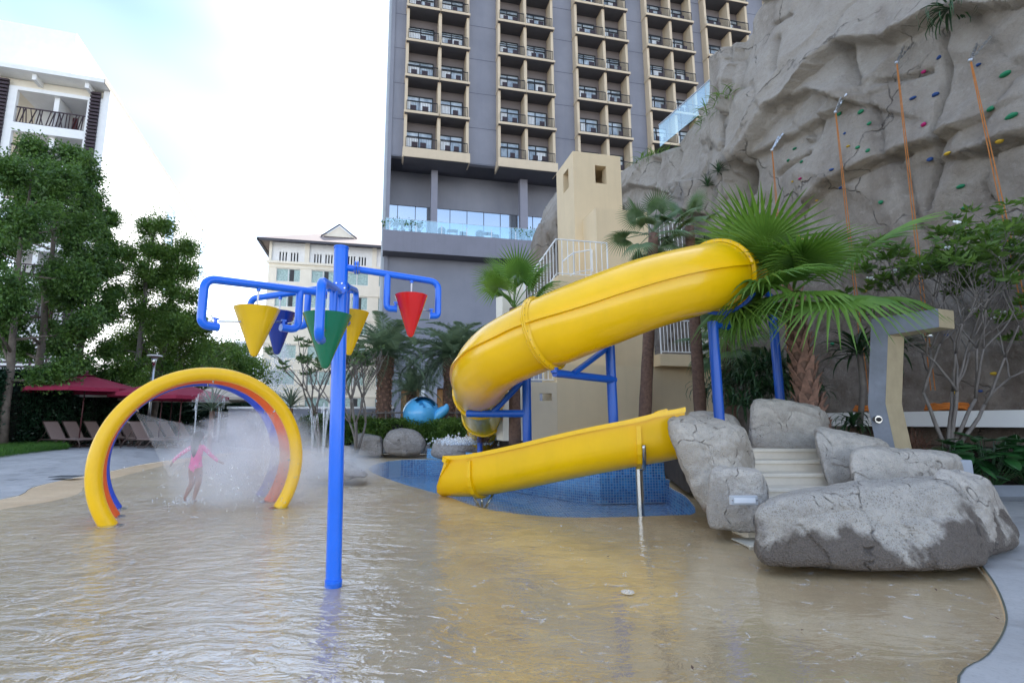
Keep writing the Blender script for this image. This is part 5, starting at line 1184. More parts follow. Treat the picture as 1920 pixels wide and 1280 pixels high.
# ================================================================== tipping bucket tree
BT = thing('tipping_bucket_post', 'tall bright blue pole with blue pipe arms holding five coloured tipping cones', 'water feature', tuple(G(625, 1103)))
pb_ = G(625, 1100, -.04); Zp = pb_.y
tp_ = A(643, 466, Zp); tp_.x = A(640, 466, Zp).x
b_ = MB(); b_.tube([pb_, tp_], .064, 32); sharp(b_.build('pole', mt['blue'], BT, True))
b_ = MB(); b_.tube([tp_, tp_ + V3((0, 0, .015))], .069, 32); sharp(b_.build('pole_cap', mt['blue'], BT, True))
b_ = MB(); b_.tube([pb_, pb_ + V3((0, 0, .06))], .071, 32); sharp(b_.build('pole_foot', mt['blue'], BT, True))
def pz(py): r = ray(640, py); return HC + r.z * Zp / r.y
def onpole(z): return pb_.lerp(tp_, (z - pb_.z) / (tp_.z - pb_.z))
def bucket_arm(z_at, end, inner_t, col, bw, drop, bcent, btip, brim_y, name):
    """end = outer end of the horizontal pipe (world); inner drop at fraction inner_t"""
    st_ = onpole(z_at); end = V3(end); d = (end - st_); dh = V3((d.x, d.y, 0)).normalized()
    arm = thing_child('bucket_arm', BT, st_)
    inn = st_.lerp(end, inner_t); dz = V3((0, 0, -drop)); L_ = (end - inn).length
    b = MB(); b.tube(fillet([st_, end, end + dz, end + dz - dh * (L_ * .16)], .085, 7), .031, 14); sharp(b.build('outer_pipe', mt['blue'], arm, True), 50)
    b = MB(); b.tube(fillet([inn, inn + dz, inn + dz + dh * (L_ * .20)], .085, 7), .031, 14); sharp(b.build('inner_pipe', mt['blue'], arm, True), 50)
    f = st_ + dh * .13
    for o in (0, .022): b = MB(); b.cyl(f + dh * (o - .006), f + dh * (o + .006), .062, None, 24); sharp(b.build('flange', mt['blue'], arm, True))
    for k in range(6):
        a = k * math.pi / 3; sdv = dh.cross(V3((0, 0, 1))); q = f + (sdv * math.cos(a) + V3((0, 0, 1)) * math.sin(a)) * .048; b = MB(); b.cyl(q - dh * .012, q + dh * .04, .008, None, 6); b.build('bolt', mt['steel'], arm)
    c = inn.lerp(end, .47); zr_ = brim_y; 
    rim = V3((c.x, c.y, zr_)); tip = V3((c.x, c.y, btip)); hgt = zr_ - btip
    axz = end.z - drop + .045
    # axle rod
    b = MB(); b.tube([end + dz + V3((0, 0, .045)) - dh * L_ * .16, inn + dz + V3((0, 0, .045)) + dh * L_ * .2], .007, 8); b.build('axle', mt['steel'], arm, True)
    for e in (end + dz - dh * L_ * .13, inn + dz + dh * L_ * .17): b = MB(); b.cyl(e, e + V3((0, 0, .06)), .012, None, 8); b.build('axle_bracket', mt['blue'], arm); b = MB(); b.bar(e + V3((0, 0, .062)) - dh * .02, e + V3((0, 0, .062)) + dh * .02, .02, .012); b.build('axle_clamp', mt['blue'], arm)
    pt_ = st_.lerp(end, inner_t + (1 - inner_t) * .47); b = MB(); b.cyl(pt_, V3((pt_.x, pt_.y, zr_ + .02)), .009, .006, 8); b.build('water_nozzle', mt['white_trim'], arm); b = MB(); b.cyl(pt_ - V3((0, 0, .02)), pt_ - V3((0, 0, .05)), .017, None, 8); b.build('nozzle_collar', mt['blue'], arm)
    # cone bucket: double walled
    n = 40; vs = []; rr = bw / 2
    prf = [(0, btip), (.012, btip + .001), (.024, btip + .01), (.033, btip + .028), (rr, zr_), (rr - .006, zr_ + .001), (rr - .01, zr_ - .004), (.028, btip + .04)]
    for r_, z_ in prf:
        for k in range(n): a = 2 * math.pi * k / n; vs.append(V3((c.x + r_ * math.cos(a), c.y + r_ * math.sin(a), z_)))
    b = MB(); b.add(vs, [(j * n + k, j * n + (k + 1) % n, (j + 1) * n + (k + 1) % n, (j + 1) * n + k) for j in range(len(prf) - 1) for k in range(n)]); b.add(vs[-n:], [tuple(range(n))])
    sharp(b.build(name, mt[col], arm, True), 45)
def thing_child(name, parent, loc):
    o = bpy.data.objects.new(name, None); C.objects.link(o); o.parent = parent; o.location = V3(loc) - parent.location; o.empty_display_size = .1; return o
def rel(z_px, px_, Z): return A(px_, z_px, Z)
#               attach z      outer end                inner  colour   width  drop   -      tip z               rim z
bucket_arm(pz(553), A(384, 522, 3.63), .345, 'b_yellow', 85 * 3.72 / 960 * 1.04, .345, 0, A(450, 661, 3.72).z, A(450, 566, 3.72).z, 'cone_bucket')
bucket_arm(pz(548), A(603, 527, 3.18), .42, 'b_green', 92 * 3.4 / 960 * 1.04, .36, 0, A(612, 686, 3.42).z, A(612, 580, 3.42).z, 'cone_bucket')
bucket_arm(pz(536), A(470, 560, 4.95), .34, 'b_blue', 57 * 4.8 / 960 * 1.04, .34, 0, A(500, 663, 4.75).z, A(500, 583, 4.75).z, 'cone_bucket')
bucket_arm(pz(500), A(822, 529, 4.75), .47, 'b_red', 62 * 4.55 / 960 * 1.04, .33, 0, A(779, 627, 4.55).z, A(779, 547, 4.55).z, 'cone_bucket')
bucket_arm(pz(532), A(668, 545, 5.3), .38, 'b_yellow', 68 * 4.95 / 960 * 1.04, .34, 0, A(648, 662, 4.9).z, A(648, 579, 4.9).z, 'cone_bucket')

# ================================================================== three spray hoops
HCc = V3((-4.112, 7.741, .714)); HR = 1.326; HA = .7126; hd = V3((math.cos(HA), math.sin(HA), 0)); hn = V3((-hd.y, hd.x, 0))
for k, (mk, lab) in enumerate((('hoop_yellow', 'yellow spray arch standing in the shallow water, nearest of the three arches'), ('hoop_orange', 'orange spray arch, middle one of the three arches'), ('hoop_blue', 'blue spray arch, farthest of the three arches'))):
    c = HCc + Vector((-.43, .655, 0)) * k; c.z = HCc.z; th0 = -math.asin((HCc.z + .04) / HR)
    t_ = thing('spray_arch', lab, 'water arch', (c.x, c.y, 0), 0, 'coloured spray arches')
    pts = [c + hd * HR * math.cos(a) + V3((0, 0, HR * math.sin(a))) for a in np.linspace(th0, math.pi - th0, 90)]
    b_ = MB(); b_.tube(pts, .098, 28); sharp(b_.build('arch_tube', mt[mk], t_, True))
    for e in (pts[0], pts[-1]): b_ = MB(); b_.cyl(V3((e.x, e.y, -.035)), V3((e.x, e.y, -.02)), .15, None, 24); b_.build('base_plate', mt['steel'], t_)
    for a in (R(90), R(40), R(140), R(0)) if k < 2 else (R(90), R(40), R(150)):
        q = c + hd * (HR - .1) * math.cos(a) + V3((0, 0, (HR - .1) * math.sin(a))); dr = (c - q).normalized(); b_ = MB(); b_.cyl(q, q + dr * .035, .014, .009, 8); b_.build('nozzle', mt['steel'], t_)

# ================================================================== concrete shower post
sh = thing('shower_post', 'angular grey and sand coloured concrete shower post in front of the rock wall', 'shower', tuple(A(1665, 845, 8.6)))
ZS = 8.5
outl = [(1633, 598), (1758, 578), (1760, 613), (1664, 628), (1659, 756), (1679, 848), (1645, 848), (1627, 760)]
pf = [A(x_, y_, ZS + (x_ - 1640) / 120 * -.25) for x_, y_ in outl]
dv = V3((.42, .17, 0))
b_ = MB(); b_.prism([p + dv * .04 for p in pf], dv * .96); bevel(b_.build('concrete_body', M_('sand_concrete_side', (.42, .34, .21), .8, .1, 4, bump=.2), sh), .008)
b_ = MB(); b_.prism(pf, dv * .05); bevel(b_.build('front_face', M_('bluish_grey_concrete', (.17, .185, .215), .75, .18, 3, bump=.2, dirt=.3), sh), .006)
q = A(1645, 786, ZS - .03); b_ = MB(); b_.cyl(q + V3((0, .03, 0)), q + V3((0, -.03, 0)), .06, None, 20); sharp(b_.build('push_button_plate', mt['steel'], sh, True)); b_ = MB(); b_.sph(q + V3((0, -.04, 0)), .035, 12, 8); b_.build('push_button', M_('black_button', (.01, .01, .01), .2), sh, True)
q = A(1752, 627, ZS - .1); b_ = MB(); b_.cyl(q + V3((0, .1, .05)), q + V3((0, .1, -.03)), .03, .07, 16); b_.build('shower_head', mt['steel'], sh, True)

# ================================================================== drains, lights in the floor
b_ = MB(); q = G(1177, 1110, -.02); b_.cyl(q, q + V3((0, 0, .008)), .052, None, 24)
for k in range(6): a = k * math.pi / 3; b_.cyl(q + V3((.03 * math.cos(a), .03 * math.sin(a), .008)), q + V3((.03 * math.cos(a), .03 * math.sin(a), .014)), .006, None, 6)
tag(b_.build('floor_nozzle', M_('white_plastic', (.75, .76, .8), .4)), 'round white floor nozzle under the shallow water in the right foreground', 'nozzle')
b_ = MB(); q = G(125, 893, zdeck(-8, 12) + .0); q.z = zdeck(q.x, q.y) + .006; b_.box(q, (.55, .35, .012)); tag(b_.build('deck_drain', M_('dark_drain_cover', (.07, .08, .09), .5)), 'dark rectangular drain cover set in the left pool deck', 'drain')
b_ = MB(); b_.sph(G(1067, 889, .0) + V3((0, -.1, .09)), .045, 12, 8); b_.v = b_.v; tag(b_.build('pool_jet_cap', M_('white_cap', (.8, .82, .85), .3), None, True), 'small round white cap on the blue tile wall under the open chute', 'pool fitting')

for i, (px_, py_, s_, lab) in enumerate(((1137, 1043, .035, 'dark curled leaf lying in the shallow water in the middle foreground'), (1757, 1107, .03, 'tiny dark leaf on the wet floor below the large front boulder'), (1875, 1160, .025, 'tiny leaf scrap near the curved pool edge at the right'), (1600, 1230, .03, 'brown leaf scrap at the lower right of the shallow pool'), (1500, 1180, .022, 'small leaf scrap in the calm water right of the floor nozzle'), (60, 1010, .04, 'brown leaf at the wet edge of the beach slope on the left'), (1300, 1255, .028, 'leaf scrap near the bottom centre of the pool floor'))):
    q = G(px_, py_, .004); a = i * 1.3; d = V3((math.cos(a), math.sin(a), 0)); n_ = V3((-d.y, d.x, 0)); b_ = MB(); b_.add([q, q + d * s_ * .5 + n_ * s_ * .28 + V3((0, 0, .006)), q + d * s_ * 1.2 + V3((0, 0, .012)), q + d * s_ * .5 - n_ * s_ * .28 + V3((0, 0, .008)), q + d * s_ * .5 + V3((0, 0, .001))], [(0, 1, 4), (1, 2, 4), (2, 3, 4), (3, 0, 4)])
    tag(b_.build('fallen_leaf', mt['trunk'], None, False), lab, 'leaf', 'fallen leaves in the pool')
# ================================================================== parasols and loungers
def parasol(loc, R0, H, mk, lab, seed=0, rz=0):
    t = thing('parasol', lab, 'parasol', tuple(loc), rz, 'parasols over the sun loungers'); L = V3(loc)
    b = MB(); b.cyl(L + V3((0, 0, 0)), L + V3((0, 0, H + .1)), .025, None, 10); b.build('pole', M_('brown_pole', (.10, .03, .03), .5) if 'brown_pole' not in mt else mt['brown_pole'], t, True)
    b = MB(); b.cyl(L, L + V3((0, 0, .08)), .3, .26, 20); b.build('base', mt['bronze'], t)
    n = 8; N_ = 6
    for k in range(n):
        vs = []; a0 = 2 * math.pi * k / n + rz; a1 = 2 * math.pi * (k + 1) / n + rz
        for i in range(N_ + 1):
            f = i / N_
            for j in range(5):
                g = j / 4; x0 = V3((math.cos(a0), math.sin(a0), 0)).lerp(V3((math.cos(a1), math.sin(a1), 0)), g) * R0 * f
                z = H - (H - H * .80) * (f ** 1.15) - .05 * math.sin(math.pi * g) * f * (1.2 - f) - (0 if i < N_ else .0)
                vs.append(L + x0 + V3((0, 0, z)))
        for j in range(5): vs.append(vs[N_ * 5 + j] + V3((0, 0, -.14)))
        b = MB(); b.add(vs, [(i * 5 + j, i * 5 + j + 1, (i + 1) * 5 + j + 1, (i + 1) * 5 + j) for i in range(N_ + 1) for j in range(4)]); b.build('canopy_panel', mt[mk], t, False)
        b = MB(); b.bar(L + V3((0, 0, H * .93)), L + V3((math.cos(a0) * R0 * .97, math.sin(a0) * R0 * .97, H * .80 - .02)), .02); b.build('rib', mt['brown_pole'], t)
    b = MB(); b.cyl(L + V3((0, 0, H - .02)), L + V3((0, 0, H + .04)), R0 * .17, .04, 8); b.build('vent_cap', mt[mk], t); b = MB(); b.sph(L + V3((0, 0, H + .12)), .06, 8, 6, (1, 1, 1.5)); b.build('finial', mt['brown_pole'], t)
mt['brown_pole'] = M_('dark_red_brown_pole', (.10, .028, .03), .5)
def dk(px_, Y, z=.3): q = A(px_, 800, Y); return V3((q.x, Y, zdeck(q.x, Y)))
for px_, Y, r0, H, mk, lab in ((151, 21.5, 2.1, 2.95, 'maroon', 'maroon parasol nearest the dark hedge at the left'), (299, 22.5, 2.0, 2.75, 'maroon', 'second maroon parasol, seen behind the top of the yellow arch'), (336, 21.2, 1.75, 2.55, 'maroon', 'third maroon parasol, seen inside the arches near the spray'),
        (232, 25.5, 2.2, 2.85, 'canvas', 'cream parasol behind the first maroon one'), (318, 26.0, 2.3, 2.75, 'canvas', 'cream parasol between and behind the two right maroon ones'), (405, 26.5, 2.0, 2.8, 'canvas', 'cream parasol farthest right, half hidden by the spray')):
    parasol(dk(px_, Y), r0, H, mk, lab, 0, R(12))
lg0 = thing('sun_lounger', 'x', 'sun lounger', (0, 0, 0), 0, 'sun loungers lined up under the parasols')
b_ = MB()
sl = [V3((-.35, 0, .36)), V3((1.15, 0, .33))]
for a, c, nm in ((V3((.0, 0, .36)), V3((1.35, 0, .33)), 'seat_sling'), (V3((0, 0, .36)), V3((-.50, 0, 1.02)), 'back_sling')):
    b_ = MB(); b_.bar(a, c, .60, .018); b_.build(nm, mt['sling'], lg0)
for s_ in (-1, 1):
    b_ = MB(); b_.tube(fillet([V3((-.75, .31 * s_, .02)), V3((-.55, .31 * s_, .33)), V3((1.40, .31 * s_, .31)), V3((1.48, .31 * s_, .02))], .12), .022, 8); b_.build('side_rail', mt['bronze'], lg0, True)
    b_ = MB(); b_.tube([V3((0, .3 * s_, .36)), V3((-.52, .3 * s_, 1.04))], .02, 8); b_.build('back_frame', mt['bronze'], lg0, True)
    b_ = MB(); b_.tube(fillet([V3((.35, .29 * s_, .34)), V3((.05, .29 * s_, .02)), V3((.42, .29 * s_, .02)), V3((.75, .29 * s_, .33))], .08), .018, 8); b_.build('leg', mt['bronze'], lg0, True)
    b_ = MB(); b_.tube([V3((-.28, .28 * s_, .68)), V3((-.5, .28 * s_, .34))], .012, 6); b_.build('back_strut', mt['bronze'], lg0)
b_ = MB(); b_.tube([V3((-.52, -.3, 1.04)), V3((-.52, .3, 1.04))], .02, 8); b_.build('head_bar', mt['bronze'], lg0)
b_ = MB(); b_.tube([V3((1.42, -.31, .30)), V3((1.42, .31, .30))], .02, 8); b_.build('foot_bar', mt['bronze'], lg0)
ls = [(112, 21.0, -12, 'lounger nearest the lawn at the far left'), (147, 21.8, -12, 'second lounger from the left, beside the first maroon parasol pole'), (186, 22.6, -10, 'third lounger from the left, partly behind the yellow arch'), (222, 23.4, -8, 'fourth lounger, just inside the left side of the yellow arch'),
      (250, 22.2, -8, 'fifth lounger, backrest seen inside the arch under the cream parasol'), (271, 20.8, -15, 'sixth lounger, nearest the pool with its looped legs showing'), (300, 22.8, -8, 'seventh lounger, by the second maroon parasol pole'), (322, 24.0, -8, 'eighth lounger, hazy behind the spray'), (350, 25, -5, 'farthest lounger, almost lost in the mist')]
for i, (px_, Y, rz, lab) in enumerate(ls):
    p = dk(px_, Y)
    if i == 0: o_ = lg0; o_.location = p; o_.rotation_euler.z = R(rz)
    else: o_ = dup(lg0, p, R(rz))
    o_['label'] = 'taupe sling sun ' + lab
# garden lamp post
lp = thing('garden_lamp', 'slim pale garden lamp post with a flat round top among the trees', 'lamp post', tuple(dk(277, 24)))
p = dk(277, 24); zt_l = A(277, 668, 24).z; b_ = MB(); b_.cyl(p, V3((p.x, p.y, zt_l)), .09, .07, 12); b_.build('pole', mt['steel'], lp, True); b_ = MB(); b_.cyl(V3((p.x, p.y, zt_l)), V3((p.x, p.y, zt_l + .06)), .33, .3, 20); b_.build('lamp_head', M_('pale_lamp', (.6, .6, .58), .4), lp)
b_ = MB(); b_.cyl(V3((p.x, p.y, zt_l - .5)), V3((p.x, p.y, zt_l)), .06, .16, 12); b_.build('lamp_neck', mt['steel'], lp, True)
# low fence behind the parasols
fe = thing('timber_fence', 'dark low timber fence behind the parasols and trees', 'fence', tuple(dk(200, 31)))
fa, fb = dk(145, 30), dk(330, 33)
for zz in (2.15, 2.5, 2.85, 3.2): b_ = MB(); b_.bar(fa + V3((0, 0, zz)), fb + V3((0, 0, zz)), .04, .09); b_.build('rail', mt['darkwood'], fe)
for k in range(9): q = fa.lerp(fb, k / 8); b_ = MB(); b_.box(q + V3((0, .06, 1.65)), (.1, .06, 3.3)); b_.build('post', mt['darkwood'], fe)
# grey planter wall with white cap in the middle distance
ga = A(425, 800, 24); gb_ = A(735, 800, 24); pw_ = thing('garden_wall', 'low bluish grey garden wall with white cap behind the fountain jets', 'wall', (ga.x, 24, 0.2))
zc_ = A(600, 766, 24).z; b_ = MB(); b_.box(((ga.x + gb_.x) / 2, 24.2, zc_ / 2), (gb_.x - ga.x, .3, zc_ - .0)); b_.build('wall_body', M_('blue_grey_render', (.21, .22, .26), .8, .08, 1), pw_)
b_ = MB(); b_.box(((ga.x + gb_.x) / 2, 24.2, zc_ + .05), (gb_.x - ga.x + .1, .42, .1)); b_.build('cap', mt['white'], pw_)
# whale slide
wh = thing('whale_slide', 'light blue whale-shaped toy slide with raised tail behind the low hedge', 'whale slide', tuple(A(790, 815, 23)))
wm_ = M_('light_blue_fibreglass', (.10, .46, .82), .25, .06, 3, coat=.5)
wc = A(790, 775, 21.2); b_ = MB(); vs = []; rw_ = .66
b_.sph(wc, rw_, 28, 20, (1.15, 1.3, 1.05))
nf = []
for f in b_.f:
    c_ = sum((V3(b_.v[i]) for i in f), V3()) / len(f) - wc
    if (c_ - V3((.22, -.42, .48))).length < .40: continue
    nf.append(f)
b_.f = nf; b_.build('body', wm_, wh, True)
b_ = MB(); b_.sph(wc + V3((.10, -.12, .12)), .52, 20, 14, (.9, .9, .85)); b_.build('scooped_seat', M_('darker_blue_inside', (.02, .22, .50), .35), wh, True)
for sgn, pts in ((1, [(815, 789), (824, 776), (835, 766), (838, 757)]), (-1, [(811, 787), (808, 774), (801, 762), (793, 752)])):
    P_ = spline([A(x_, y_, 20.8) for x_, y_ in pts], 5); b_ = MB(); m = len(P_)
    b_.tube(P_, .1, 12, True, [.05 + .16 * math.sin(math.pi * min(1, (i / (m - 1)) * .9 + .12)) for i in range(m)]); b_.build('tail_fluke', wm_, wh, True)
b_ = MB(); b_.tube([wc + V3((.45, -.35, -.35)), A(810, 788, 20.8)], .2, 14, True, [.32, .14]); b_.build('tail_stem', wm_, wh, True)


# ================================================================== the running child
child = thing('person', 'small child with long dark hair in a pink long-sleeved swimsuit running into the spray', 'person', tuple(G(361, 941)))
gx = G(361, 941)
def skinmesh(name, V, E, Rr, mat, root=0, sub=2, parent=None):
    me = bpy.data.meshes.new(name); me.from_pydata([tuple(v) for v in V], E, []); o = bpy.data.objects.new(name, me); C.objects.link(o)
    m = o.modifiers.new('skin', 'SKIN'); m.use_smooth_shade = True; sv_ = me.skin_vertices[0].data
    for i, r in enumerate(Rr): sv_[i].radius = (r, r) if not isinstance(r, tuple) else r; sv_[i].use_root = (i == root)
    s_ = o.modifiers.new('sub', 'SUBSURF'); s_.levels = sub; s_.render_levels = sub
    dg = bpy.context.evaluated_depsgraph_get(); me2 = bpy.data.meshes.new_from_object(o.evaluated_get(dg)); bpy.data.objects.remove(o)
    o = bpy.data.objects.new(name, me2); C.objects.link(o); me2.materials.clear(); me2.materials.append(mat); me2.shade_smooth()
    if parent: o.parent = parent
    return o
skin = M_('warm_brown_skin', (.34, .17, .11), .55, .06, 8); 
V = [(0, 0, .56), (0, .0, .64), (.0, .005, .74), (0, .01, .84), (0, .01, .905), (0, .015, .955), (0, .02, .995), (0, .03, 1.05), (0, .035, 1.10)]
Rr = [(.100, .088), (.092, .075), (.086, .07), (.096, .07), (.080, .055), .034, .038, (.070, .080), (.060, .070)]
E = [(i, i + 1) for i in range(8)]
def chain(base, pts, rs):
    p = base
    for q, r in zip(pts, rs): V.append(q); Rr.append(r); E.append((p, len(V) - 1)); p = len(V) - 1
    return p
hl = chain(4, [(-.095, .01, .905), (-.17, -.0, .86), (-.27, -.01, .79), (-.36, -.02, .72), (-.405, -.03, .655)], [.036, .032, .026, .022, .016])
hr = chain(4, [(.095, .01, .905), (.165, .03, .84), (.235, .05, .76), (.31, .08, .69), (.365, .10, .655)], [.036, .032, .026, .022, .016])
for base, sg, hp_ in ((hl, -1, V3((-.405, -.03, .655))), (hr, 1, V3((.365, .10, .655)))):
    dd = V3((-.35, -.1, -1)).normalized() if sg < 0 else V3((.85, .3, -.45)).normalized(); pl = hp_ + dd * .035
    b0 = chain(base, [tuple(pl)], [.018])
    for k in range(4): off = V3((0, (k - 1.5) * .011, (k - 1.5) * .004 if sg > 0 else 0)); q1 = pl + dd * .02 + off; q2 = q1 + dd * (.02 + .004 * (k in (1, 2))) + V3((.004 * sg * -1, 0, -.004)); chain(b0, [tuple(q1), tuple(q2)], [.0065, .005])
    th = pl - dd * .01 + V3((.0, -.022, .0)); chain(b0, [tuple(th), tuple(th + dd * .018 + V3((0, -.008, 0)))], [.007, .0055])
chain(0, [(-.052, .0, .50), (-.055, .04, .33), (-.05, -.06, .20), (-.04, -.13, .12), (-.042, -.155, .075), (-.042, -.115, .04)], [.072, .052, .042, .026, .022, .018])
chain(0, [(.05, .02, .50), (.048, .05, .34), (.03, .03, .19), (.02, .0, .06), (.02, -.005, .025), (.022, .07, .012)], [.072, .054, .042, .027, .024, .020])
body = skinmesh('body', V, E, Rr, skin, 0, 2, child)
# swimsuit shell: faces of torso and sleeves pushed out
pk = N('pink_dotted_swimsuit'); vv = pk.n('ShaderNodeTexVoronoi', feature='F1'); vv.inputs['Scale'].default_value = 24; vv.inputs['Randomness'].default_value = .35
tcn_ = pk.n('ShaderNodeTexCoord'); pk.l(tcn_.outputs['Object'], vv.inputs['Vector']); sxp = pk.n('ShaderNodeSeparateXYZ'); pk.l(tcn_.outputs['Object'], sxp.inputs[0])
slv = pk.math('GREATER_THAN', pk.math('ABSOLUTE', sxp.outputs[0]), .11)
dots = pk.math('MULTIPLY', pk.math('LESS_THAN', vv.outputs[0], .30), slv); pk.col(pk.mix(dots, (.80, .09, .34), (.9, .72, .8))); pk.b.inputs['Roughness'].default_value = .6
bm = bmesh.new(); bm.from_mesh(body.data); bm.normal_update()
dele = []
for f in bm.faces:
    c = f.calc_center_median(); arm_ = abs(c.x) > .1
    keep = (c.z > .50 and c.z < .935) if not arm_ else (c.x > -.392 if c.x < 0 else c.x < .345) and (c.z > .64)
    if not arm_ and c.z < .56: keep = c.z > .56 - .06 * max(0, 1 - abs(c.x) / .06) and c.z > .505
    if not keep: dele.append(f)
bmesh.ops.delete(bm, geom=dele, context='FACES')
for v in bm.verts: v.co += v.normal * .006
me = bpy.data.meshes.new('swimsuit'); bm.to_mesh(me); bm.free(); me.materials.append(pk.m); me.shade_smooth(); so_ = bpy.data.objects.new('swimsuit', me); C.objects.link(so_); so_.parent = child
# hair
hairm = M_('dark_brown_hair', (.03, .022, .02), .5, .3, 30, bump=.5, bscale=120)
b_ = MB(); n = 20; vs = []
rings = [(1.175, .012, .012, .03), (1.165, .045, .05, .03), (1.14, .075, .085, .028), (1.10, .088, .098, .022), (1.05, .088, .09, .012), (1.0, .078, .062, -.03), (.94, .068, .04, -.052), (.88, .06, .034, -.06), (.82, .046, .028, -.062), (.77, .028, .02, -.062), (.735, .008, .008, -.06)]
for z_, rx, ry, oy in rings:
    for k in range(n):
        a = 2 * math.pi * k / n; w_ = 1 + .06 * math.sin(a * 5 + z_ * 9); vs.append(V3((math.cos(a) * rx * w_ - .008, math.sin(a) * ry * w_ + oy, z_)))
b_.add(vs, [(j * n + k, j * n + (k + 1) % n, (j + 1) * n + (k + 1) % n, (j + 1) * n + k) for j in range(len(rings) - 1) for k in range(n)])
off_ = child.location.copy(); b_.v = [tuple(V3(v) + off_) for v in b_.v]; b_.build('hair', hairm, child, True)
for sg in (-1, 1):
    b_ = MB(); b_.sph(off_ + V3((.03 * sg, .115, 1.062)), .012, 10, 8); b_.build('eye', mt['white_trim'], child, True); b_ = MB(); b_.sph(off_ + V3((.083 * sg, .03, 1.055)), .018, 10, 8, (.4, .8, 1.2)); b_.build('ear', skin, child, True)
b_ = MB(); b_.sph(off_ + V3((0, .128, 1.04)), .012, 10, 8, (.8, 1, 1.3)); b_.build('nose', skin, child, True); b_ = MB(); b_.sph(off_ + V3((0, .115, 1.008)), .018, 10, 6, (1.2, .5, .35)); b_.build('mouth', M_('lips', (.35, .09, .08), .5), child, True)
child.rotation_euler.z = R(-6)
# ================================================================== vegetation
def leaf_quads(P, Dm, Ln, Wd, droop=.2, seed=0):
    """P centres (n,3), Dm directions (n,3): folded diamond leaves, 2 quads each as 4 tris -> returns verts, quads"""
    rs = np.random.RandomState(seed); n = len(P); d = Dm / (np.linalg.norm(Dm, axis=1, keepdims=True) + 1e-9)
    r = rs.normal(size=(n, 3)); s = np.cross(d, r); s /= (np.linalg.norm(s, axis=1, keepdims=True) + 1e-9); u = np.cross(s, d)
    Ln = np.broadcast_to(Ln, n)[:, None]; Wd = np.broadcast_to(Wd, n)[:, None]
    a = P; m1 = P + d * Ln * .5 + s * Wd * .5 + u * Wd * .12; m2 = P + d * Ln * .5 - s * Wd * .5 + u * Wd * .12; b = P + d * Ln - u * Ln * droop; mid = P + d * Ln * .52
    V = np.stack([a, m1, b, m2], 1).reshape(-1, 3); idx = np.arange(n)[:, None] * 4; Fq = np.concatenate([idx, idx + 1, idx + 2, idx + 3], 1); return V, Fq
def join(lst):
    Vs, Fs, o = [], [], 0
    for V, Fq in lst: Vs.append(V); Fs.append(Fq + o); o += len(V)
    return np.concatenate(Vs), np.concatenate(Fs)
